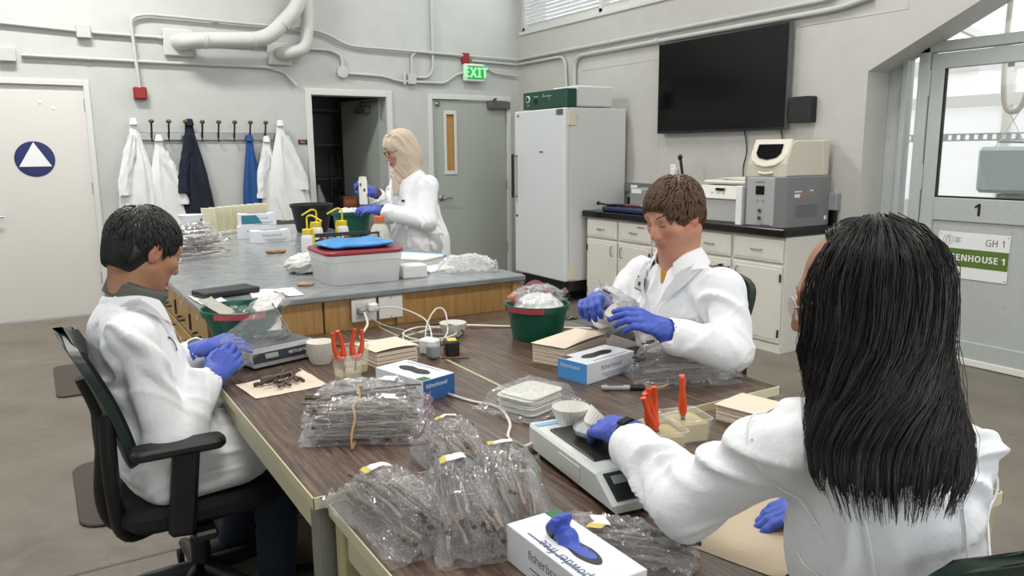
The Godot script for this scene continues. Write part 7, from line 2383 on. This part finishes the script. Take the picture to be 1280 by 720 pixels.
func man_brown_hair() -> void:
	var o := thing("person", "seated man with brown hair in a white lab coat over a yellow shirt", "person", V(2.05, 0, -2.06))
	var P := {}
	P.head = V(1.925, 1.272, -2.045)
	P.hb = turned(V(-0.96, 0, 0.02), 0.38)
	P.hs = 1.03
	P.full = 1.0
	P.tb = turned(V(-0.989, 0, -0.03), 0.2)
	P.neck = V(1.965, 1.12, -2.055)
	P.shL = V(1.975, 1.025, -1.855)
	P.shR = V(1.975, 1.025, -2.265)
	P.cuffL = 0.0
	P.elL = V(1.93, 0.835, -1.75)
	P.wrL = V(1.68, 0.93, -1.775)
	P.elR = V(1.85, 0.875, -2.3)
	P.wrR = V(1.66, 0.98, -2.11)
	P.hip = V(2.03, 0.58, -2.06)
	P.knL = V(1.62, 0.54, -1.93)
	P.knR = V(1.62, 0.54, -2.17)
	P.anL = V(1.66, 0.11, -1.93)
	P.anR = V(1.66, 0.11, -2.17)
	P.skirt = [[V(2.0, 0.58, -1.97), V(1.8, 0.56, -1.95), 0.125, 0.1], [V(2.0, 0.58, -2.15), V(1.8, 0.56, -2.17), 0.125, 0.1]]
	P.vee = 0.17
	P.gape = 0.02
	P.big = 1.12
	var f := coat(o, P, 0.0085, 9)
	collar(o, P, coat_mat(), 0.07, 0.035, 0.75)
	body(o, P, lin("c08b72"), lin("b0736a"), lin("bd6a58"), skin_mat("skin_fair"))
	legs(o, P, M.jeans, M.shoe_black)
	var yel := mat("shirt_yellow", h("b9801c"), 0.9)
	var sh := Field.new()
	sh.cap(P.neck - P.tb.y * 0.03, P.neck - P.tb.y * 0.2 + P.tb.z * 0.03, 0.073, 0.1, 0.03)
	sh.cut_ell(P.neck + P.tb.y * 0.03 + P.tb.z * 0.02, V(0.07, 0.07, 0.085), P.tb, 0.006)
	wput("yellow_shirt", sh.into(Geo.new(), 0.006), yel, o)
	lapel(o, f, P, 1.0)
	lapel(o, f, P, -1.0)
	placket(o, f, P)
	# breast pocket and name badge patch
	wput("pocket", lay(f, 8, 8, func(u, v): return P.neck + P.tb * V(0.06 + u * 0.1, -0.17 - v * 0.12, 0.3), -P.tb.z, 0.004), coat_mat(), o)
	wput("name_patch_border", patch(f, P.neck + P.tb * V(-0.112, -0.055, 0.15), 0.082, 0.05, 0.01), M.black_plastic, o)
	wput("name_patch", patch(f, P.neck + P.tb * V(-0.112, -0.055, 0.15), 0.073, 0.041, 0.0115), M.paper, o)
	wput("patch_lettering", patch(f, P.neck + P.tb * V(-0.107, -0.058, 0.15), 0.024, 0.015, 0.0135), M.dark_grey_plastic, o)
	# hair
	var hb: Basis = P.hb
	var at: Vector3 = P.head
	var cap := Field.new()
	cap.ell(at + hb * (V(0, 0.036, -0.016) * 1.03), V(0.085, 0.097, 0.106) * 1.03, hb)
	cap.ell(at + hb * (V(0, -0.02, -0.062) * 1.03), V(0.068, 0.06, 0.052) * 1.03, hb, 0.03)
	cap.cut_plane(at + hb * (V(0, 0.06, 0.085) * 1.03), hb * V(0, 0.42, -0.9))
	for k in [-1.0, 1.0]:
		cap.cut_ell(at + hb * (V(k * 0.09, -0.014, 0.0) * 1.03), V(0.03, 0.042, 0.034), hb, 0.01)
	cap.cut_plane(at + hb * (V(0, -0.075, 0) * 1.03), hb * V(0, 1, 0.25))
	var hair := locks(at, hb, 1.03, 3200, 19, 0.055, 0.17, V(0.01, 0.13, -0.05), V(-0.3, -0.1, 0.3), func(az): return 0.086 if az < 0.8 else (lerpf(0.05, 0.0, (az - 0.8) / 0.6) if az < 1.4 else (0.02 if az < 1.75 else -0.05)), cap, 0.0031)
	wput("hair", hair, M.hair_brown, o)
	brows(at, hb, 1.03, M.hair_brown, o, M.hair_brown)
	# hands
	glove(o, V(1.665, 0.94, -1.785), Basis(facing(V(-0.85, 0.42, -0.32), V(0.1, 0.75, 0.65))), -1.0, [0.4, 0.5, 0.55, 0.6], V(0.55, -0.35, 0.7), 1.12, 0.045)
	glove(o, V(1.635, 0.985, -2.1), Basis(facing(V(-0.7, 0.2, 0.5), V(-0.5, 0.6, 0.2))), 1.0, [0.9, 1.0, 1.05, 1.1], V(0.4, -0.5, 0.5), 1.12, 0.045)
	# frosted bag with a label between his hands
	var n := FastNoiseLite.new()
	n.seed = 5
	n.frequency = 1.0
	var hbag := thing("label_bag", "frosted bag with a printed label between the brown haired man's blue gloves", "bag", V(1.62, 0.99, -1.98))
	var ex := V(0.32, -0.35, 0.85).normalized()
	var ey := V(-0.3, 0.85, 0.35).normalized()
	for s in [-1.0, 1.0]:
		put("bag_film", Geo.new().grid(20, 20, func(u, v):
			return ex * ((u - 0.45) * 0.17) + ey * ((v - 0.5) * 0.15) + ex.cross(ey) * (s * 0.006 * sin(u * PI) * sin(v * PI) + 0.012 * n.get_noise_2d(u * 5, v * 5)), s < 0), M.milky_film, hbag)
	put("bag_label", Geo.new().sheet(4, 3, func(u, v): return ex * (-0.05 + u * 0.07) + ey * (0.045 + v * 0.018) + ex.cross(ey) * 0.012, 0.001), M.paper, hbag)
	put("printed_lines", Geo.new().sheet(4, 1, func(u, v): return ex * (-0.046 + u * 0.03) + ey * (0.05 + v * 0.006) + ex.cross(ey) * 0.0136, 0.0005), M.black_plastic, hbag)
	paper_cup("white fluted paper cup in the brown haired man's nearer glove", V(1.6, 0.965, -1.93), 1, 0.045, 0.035, Basis(V(0, 0, 1), 0.5))
	solo("black_pouch", "soft black pouch lying on the table under the brown haired man's hands", "pouch", Geo.new().ball(V(0, 0.025, 0), V(0.1, 0.03, 0.045), 18, 10), M.black_rubber, V(1.75, TT, -2.05), 0.5)
	paper_sheet("white_napkin", "white tissue heaped under the brown haired man's forearm", "tissue", [V(1.73, TT + 0.01, -1.86), V(1.9, TT + 0.02, -1.84), V(1.88, TT + 0.09, -2.0), V(1.74, TT + 0.07, -2.0)], M.paper, 55, 0.03)

func woman_headscarf() -> void:
	var o := thing("person", "standing woman in a beige headscarf and glasses pouring into a green bucket", "person", V(2.2, 0, -4.8))
	var P := {}
	P.head = V(2.1, 1.52, -4.845)
	P.hb = turned(V(-0.97, 0, -0.12), 0.36)
	P.hs = 1.0
	P.tb = turned(V(-0.97, 0, -0.1), 0.16)
	P.neck = V(2.175, 1.355, -4.82)
	P.shL = V(2.2, 1.285, -4.66)
	P.shR = V(2.17, 1.285, -5.0)
	P.elL = V(2.16, 1.06, -4.57)
	P.wrL = V(1.955, 1.125, -4.73)
	P.elR = V(2.06, 1.08, -5.04)
	P.wrR = V(1.955, 1.215, -4.905)
	P.hip = V(2.24, 0.86, -4.8)
	P.knL = V(2.25, 0.48, -4.7)
	P.knR = V(2.25, 0.48, -4.9)
	P.anL = V(2.27, 0.11, -4.7)
	P.anR = V(2.27, 0.11, -4.9)
	P.skirt = [[V(2.2, 0.9, -4.72), V(2.22, 0.5, -4.7), 0.14, 0.14], [V(2.2, 0.9, -4.9), V(2.22, 0.5, -4.92), 0.14, 0.14], [V(2.25, 0.9, -4.8), V(2.27, 0.5, -4.8), 0.15, 0.16]]
	P.hem = [V(0, 0.5, 0), V(0, 1, 0)]
	var f := coat(o, P, 0.0085, 14)
	body(o, P, lin("c39580"), lin("a5675f"), lin("bb7468"), skin_mat("skin_fair"))
	legs(o, P, M.jeans, M.shoe_black)
	wput("pocket", lay(f, 8, 8, func(u, v): return V(2.3 - u * 0.13, 0.98 - v * 0.16, -4.2), V(0, 0, -1), 0.004), coat_mat(), o)
	wput("embroidery", patch(f, P.neck + P.tb * V(0.085, -0.13, 0.15), 0.03, 0.014, 0.004), M.black_plastic, o)
	for k in ["L", "R"]:
		var d: Vector3 = (P["wr" + k] - P["el" + k]).normalized()
		wput("dark_cuff", Geo.new().tube([P["wr" + k] - d * 0.01, P["wr" + k] + d * 0.045], [0.041, 0.037], 18), M.maroon_sign, o)
	# headscarf
	var hb: Basis = P.hb
	var at: Vector3 = P.head
	var s := Field.new()
	s.ell(at + hb * V(0, 0.036, -0.014), V(0.094, 0.104, 0.113), hb, 0.03)
	s.ell(at + hb * V(0, -0.04, -0.01), V(0.085, 0.095, 0.085), hb, 0.04)
	s.cap(at + hb * V(0, -0.05, -0.03), P.neck + V(0.0, 0.0, 0), 0.08, 0.075, 0.05)
	s.cap(V(2.09, 1.415, -4.845), V(2.05, 1.235, -4.825), 0.06, 0.018, 0.05)
	s.ell(at + hb * V(0, -0.06, -0.07), V(0.07, 0.085, 0.055), hb, 0.05)
	s.cut_ell(at + hb * V(0, -0.025, 0.125), V(0.075, 0.078, 0.1), hb, 0.012)
	var g := s.into(Geo.new(), 0.006)
	wrinkle(g, 0, [[at + hb * V(0, 0.12, 0.1), at + hb * V(0, -0.2, -0.02), 4.0, 15.0, 0.009]], 31)
	var sm := mat("scarf_beige", h("c4b4a1"), 0.85)
	bumpy(own_map(sm, V(6, 6, 6)), tex.cloth, 0.4)
	wput("headscarf", g, sm, o)
	brows(at, hb, 1.0, M.hair_brown, o, M.hair_brown)
	glasses(o, at, hb, 1.0, M.black_plastic, 0.022)
	glove(o, V(1.915, 1.135, -4.76), Basis(facing(V(-0.9, 0.1, -0.35), V(-0.1, 0.9, 0.4))), -1.0, [0.35, 0.45, 0.5, 0.55], V(0.5, -0.4, 0.6), 1.0, 0.045)
	glove(o, V(1.925, 1.24, -4.9), Basis(facing(V(-0.6, 0.6, 0.0), V(0.6, 0.6, 0.5))), 1.0, [0.9, 0.95, 1.0, 1.0], V(0.5, -0.4, 0.5), 1.0, 0.045)
	var tb := thing("sample_tube", "white labelled tube held upright in the headscarf woman's upper glove", "tube", V(1.84, 1.17, -4.86))
	put("tube_body", Geo.new().lathe([Vector2(0, 0), Vector2(0.026, 0.002), Vector2(0.028, 0.06), Vector2(0.027, 0.16), Vector2(0, 0.16)], 18), M.paper, tb)
	put("tube_cap", Geo.new().lathe([Vector2(0.024, 0.158), Vector2(0.024, 0.18), Vector2(0, 0.182)], 18), M.white_plastic, tb)
	for k in 3:
		put("printed_mark", Geo.new().grid(6, 1, func(u, v):
			var a: float = 0.5 + k * 0.9 + u * 0.5
			return V(cos(a) * 0.029, 0.05 + 0.035 * k + v * 0.02, sin(a) * 0.029)), M.dark_grey_plastic, tb)

func woman_long_hair() -> void:
	var o := thing("person", "seated woman with long black hair and a watch over her blue glove", "person", V(1.18, 0, -0.65))
	var P := {}
	P.head = V(1.125, 1.262, -0.755)
	P.hb = turned(V(-0.45, 0, -0.89), 0.26)
	P.hs = 1.0
	P.tb = turned(V(0.4, 0, -0.917), 0.12)
	P.neck = V(1.13, 1.115, -0.715)
	P.shL = V(1.005, 1.035, -0.775)
	P.shR = V(1.27, 0.985, -0.665)
	P.elL = V(0.965, 0.87, -0.97)
	P.wrL = V(1.045, 0.875, -1.215)
	P.elR = V(1.36, 0.79, -0.73)
	P.wrR = V(1.31, 0.795, -0.92)
	P.hip = V(1.2, 0.58, -0.62)
	P.knL = V(1.2, 0.54, -1.02)
	P.knR = V(1.4, 0.54, -0.94)
	P.anL = V(1.2, 0.11, -1.0)
	P.anR = V(1.4, 0.11, -0.92)
	P.skirt = [[V(1.13, 0.58, -0.66), V(1.18, 0.55, -0.86), 0.125, 0.105], [V(1.28, 0.58, -0.6), V(1.36, 0.55, -0.8), 0.125, 0.105], [V(1.15, 0.6, -0.55), V(1.13, 0.42, -0.5), 0.14, 0.14]]
	var f := coat(o, P, 0.0068, 22)
	collar(o, P, coat_mat(), 0.055, 0.02, 0.5)
	body(o, P, lin("9a6c53"), lin("8c5348"), lin("a06a56"), skin_mat("skin_tan"))
	legs(o, P, M.jeans, M.shoe_black)
	# seams: sleeve heads and back panels
	var tb: Basis = P.tb
	for sd in [-1.0, 1.0]:
		var pts := []
		for i in 15:
			var t := i / 14.0
			pts.append(f.snap_along(P.neck + tb * V(sd * (0.085 - 0.02 * sin(t * PI)), -0.12 - t * 0.42, -0.4), tb.z, 0.004))
		wput("seam", Geo.new().tube(pts, 0.0018, 5), coat_mat(), o)
		var sh: Vector3 = P.shL if sd > 0 else P.shR
		var el: Vector3 = P.elL if sd > 0 else P.elR
		var ax := (el - sh).normalized()
		var ring := []
		var side := ax.cross(Vector3.UP).normalized()
		var up2 := side.cross(ax)
		for i in 25:
			var a := TAU * i / 24.0
			ring.append(f.snap_along(sh + ax * 0.035 + (side * cos(a) + up2 * sin(a)) * 0.16, -(side * cos(a) + up2 * sin(a)), 0.003))
		wput("seam", Geo.new().tube(ring, 0.002, 5), coat_mat(), o)
	# gloved hand over the scale, with a watch
	var gb := Basis(facing(V(0.15, -0.12, -1), V(-0.3, 0.95, -0.1)))
	glove(o, V(1.058, 0.888, -1.262), gb, -1.0, [0.35, 0.42, 0.45, 0.5], V(0.5, -0.45, 0.7), 1.0, 0.055)
	var ring := []
	for i in 25:
		var a := TAU * i / 24.0
		ring.append(V(1.053, 0.885, -1.236) + gb * V(cos(a) * 0.037, sin(a) * 0.036, 0))
	wput("watch_strap", Geo.new().tube(ring, 0.0065, 8), M.black_rubber, o)
	wput("watch_case", Geo.new().box(V(1.053, 0.885, -1.236) + gb * V(-0.004, 0.038, 0), V(0.032, 0.012, 0.034), 0.004, gb), M.black_gloss, o)
	glove(o, V(1.325, 0.785, -0.93), Basis(facing(V(-0.85, -0.12, -0.5), V(0, 1, 0.1))), 1.0, [0.3, 0.35, 0.4, 0.4], V(0.5, -0.2, 0.7), 1.0, 0.045)
	paper_cup("tilted white fluted paper cup held under the woman's blue gloved fingers", V(1.12, 0.815, -1.46), 1, 0.047, 0.05, Basis(V(1, 0, 0), 0.3) * Basis(V(0, 0, 1), -0.75))
	glasses(o, P.head, P.hb, 1.0, mat("glasses_clear", h("b9a8a6"), 0.3), 0.023)
	brows(P.head, P.hb, 1.0, M.hair_black, o, M.hair_black)
	long_hair(o, P)

func long_hair(o: Node3D, P: Dictionary) -> void:
	var hb: Basis = P.hb
	var at: Vector3 = P.head
	var tb: Basis = P.tb
	var n := FastNoiseLite.new()
	n.seed = 12
	n.frequency = 1.0
	var flat := facing(V(hb.z.x, 0, hb.z.z))
	# spine of the fall: centre, half width, half depth at each height
	var keys := [
		[at + V(0, 0.02, 0), 0.103, 0.12],
		[at + V(-0.004, -0.07, 0.015), 0.11, 0.11],
		[at + V(-0.012, -0.13, 0.05), 0.118, 0.09],
		[at + V(-0.045, -0.185, 0.09), 0.125, 0.062],
		[at + V(-0.075, -0.235, 0.12), 0.12, 0.045],
		[at + V(-0.095, -0.29, 0.14), 0.095, 0.03],
	]
	var fall := func(az: float, t: float, lift: float) -> Vector3:
		# az: 0 front, PI back; t 0 crown .. 1 tip
		var dirx := sin(az)
		var dirz := cos(az)
		if t < 0.3:
			var e := t / 0.3 * PI * 0.5
			var r := sin(e)
			var c0: Vector3 = keys[0][0]
			return c0 + flat * V(dirx * r * (keys[0][1] + lift), cos(e) * (0.112 + lift) - 0.0, dirz * r * (keys[0][2] + lift) - 0.012 * cos(e))
		var k := (t - 0.3) / 0.7 * (keys.size() - 1)
		var i := mini(int(k), keys.size() - 2)
		var q: float = smoothstep(0.0, 1.0, k - i) * 0.5 + (k - i) * 0.5
		var c: Vector3 = (keys[i][0] as Vector3).lerp(keys[i + 1][0], q)
		var w: float = lerpf(keys[i][1], keys[i + 1][1], q) + lift
		var d: float = lerpf(keys[i][2], keys[i + 1][2], q) + lift
		var bas := flat.slerp(facing(V(tb.z.x, 0, tb.z.z)), smoothstep(0.3, 0.8, t))
		return c + bas * V(dirx * w, 0, dirz * d)
	var ends := func(az: float) -> float:
		var a := absf(wrapf(az, -PI, PI))
		var e := 0.95 - 0.07 * pow((PI - a) / 1.5, 2.0) + 0.09 * n.get_noise_1d(az * 3.0) + 0.07 * n.get_noise_1d(az * 12.0)
		if a < 1.35:
			e = lerpf(0.6, 0.75, clampf((a - 0.7) / 0.65, 0, 1)) + 0.03 * n.get_noise_1d(az * 9.0)
		return minf(e, 1.0)
	# the hair is pushed back from the face on the side toward her scale
	var part_line := func(t: float) -> float:
		return lerpf(0.05, 1.08, smoothstep(0.14, 0.3, t)) - 0.1 * smoothstep(0.45, 0.7, t)
	var g := Geo.new().grid(240, 70, func(u, v):
		var tt: float = v * 0.95
		var a0: float = part_line.call(tt)
		var az: float = lerpf(a0, TAU - 0.9, u)
		var t: float = tt * ends.call(az)
		var gr: float = n.get_noise_2d(az * 26.0, t * 1.2) * 0.6 + n.get_noise_2d(az * 70.0, t * 1.5) * 0.4
		var open: float = smoothstep(0.0, 0.12, v)
		return fall.call(az, t, (gr * 0.009 + n.get_noise_2d(az * 7.0, t * 1.6) * 0.012) * open))
	# inner side gives the hair thickness
	g.grid(120, 30, func(u, v):
		var a0: float = part_line.call(v * 0.94)
		var az: float = lerpf(a0, TAU - 0.9, u)
		return fall.call(az, v * 0.94 * ends.call(az), -0.014), true)
	var hm := mat("hair_long", h("120e0d"), 0.42)
	wput("hair", g, hm, o)
	# loose strands over the surface and at the tips
	var r := RandomNumberGenerator.new()
	r.seed = 5
	var st := Geo.new()
	for k in 2600:
		var az := lerpf(0.98, TAU - 0.95, r.randf())
		var e: float = ends.call(az) * r.randf_range(0.85, 1.04)
		var t0 := r.randf_range(0.03, 0.35)
		var pts := []
		var rr := []
		var drift := r.randf_range(-0.2, 0.2)
		var lift := r.randf_range(0.003, 0.011) * (2.0 if k % 40 == 0 else 1.0)
		for j in 13:
			var q := j / 12.0
			var t := lerpf(t0, minf(e, 1.0), q)
			var a2 := az + drift * q + 0.05 * sin(q * 5.0 + k * 0.37)
			var p: Vector3 = fall.call(a2, t, lift * (0.4 + 0.6 * sin(q * PI)) + n.get_noise_2d(a2 * 26.0, t * 1.2) * 0.005 + n.get_noise_2d(a2 * 7.0, t * 1.6) * 0.012)
			pts.append(p)
			rr.append(0.00085 * (1.0 - 0.6 * q))
		st.tube(pts, rr, 4, false)
	var so := wput("hair_strands", st, hm, o)
	so.set_meta("kind", "stuff")
	# swept strand clip on the crown
	wput("hair_clip", Geo.new().tube(flow([fall.call(5.2, 0.12, 0.006), fall.call(5.0, 0.17, 0.012), fall.call(4.75, 0.22, 0.008)], 4), 0.003, 6), hm, o)
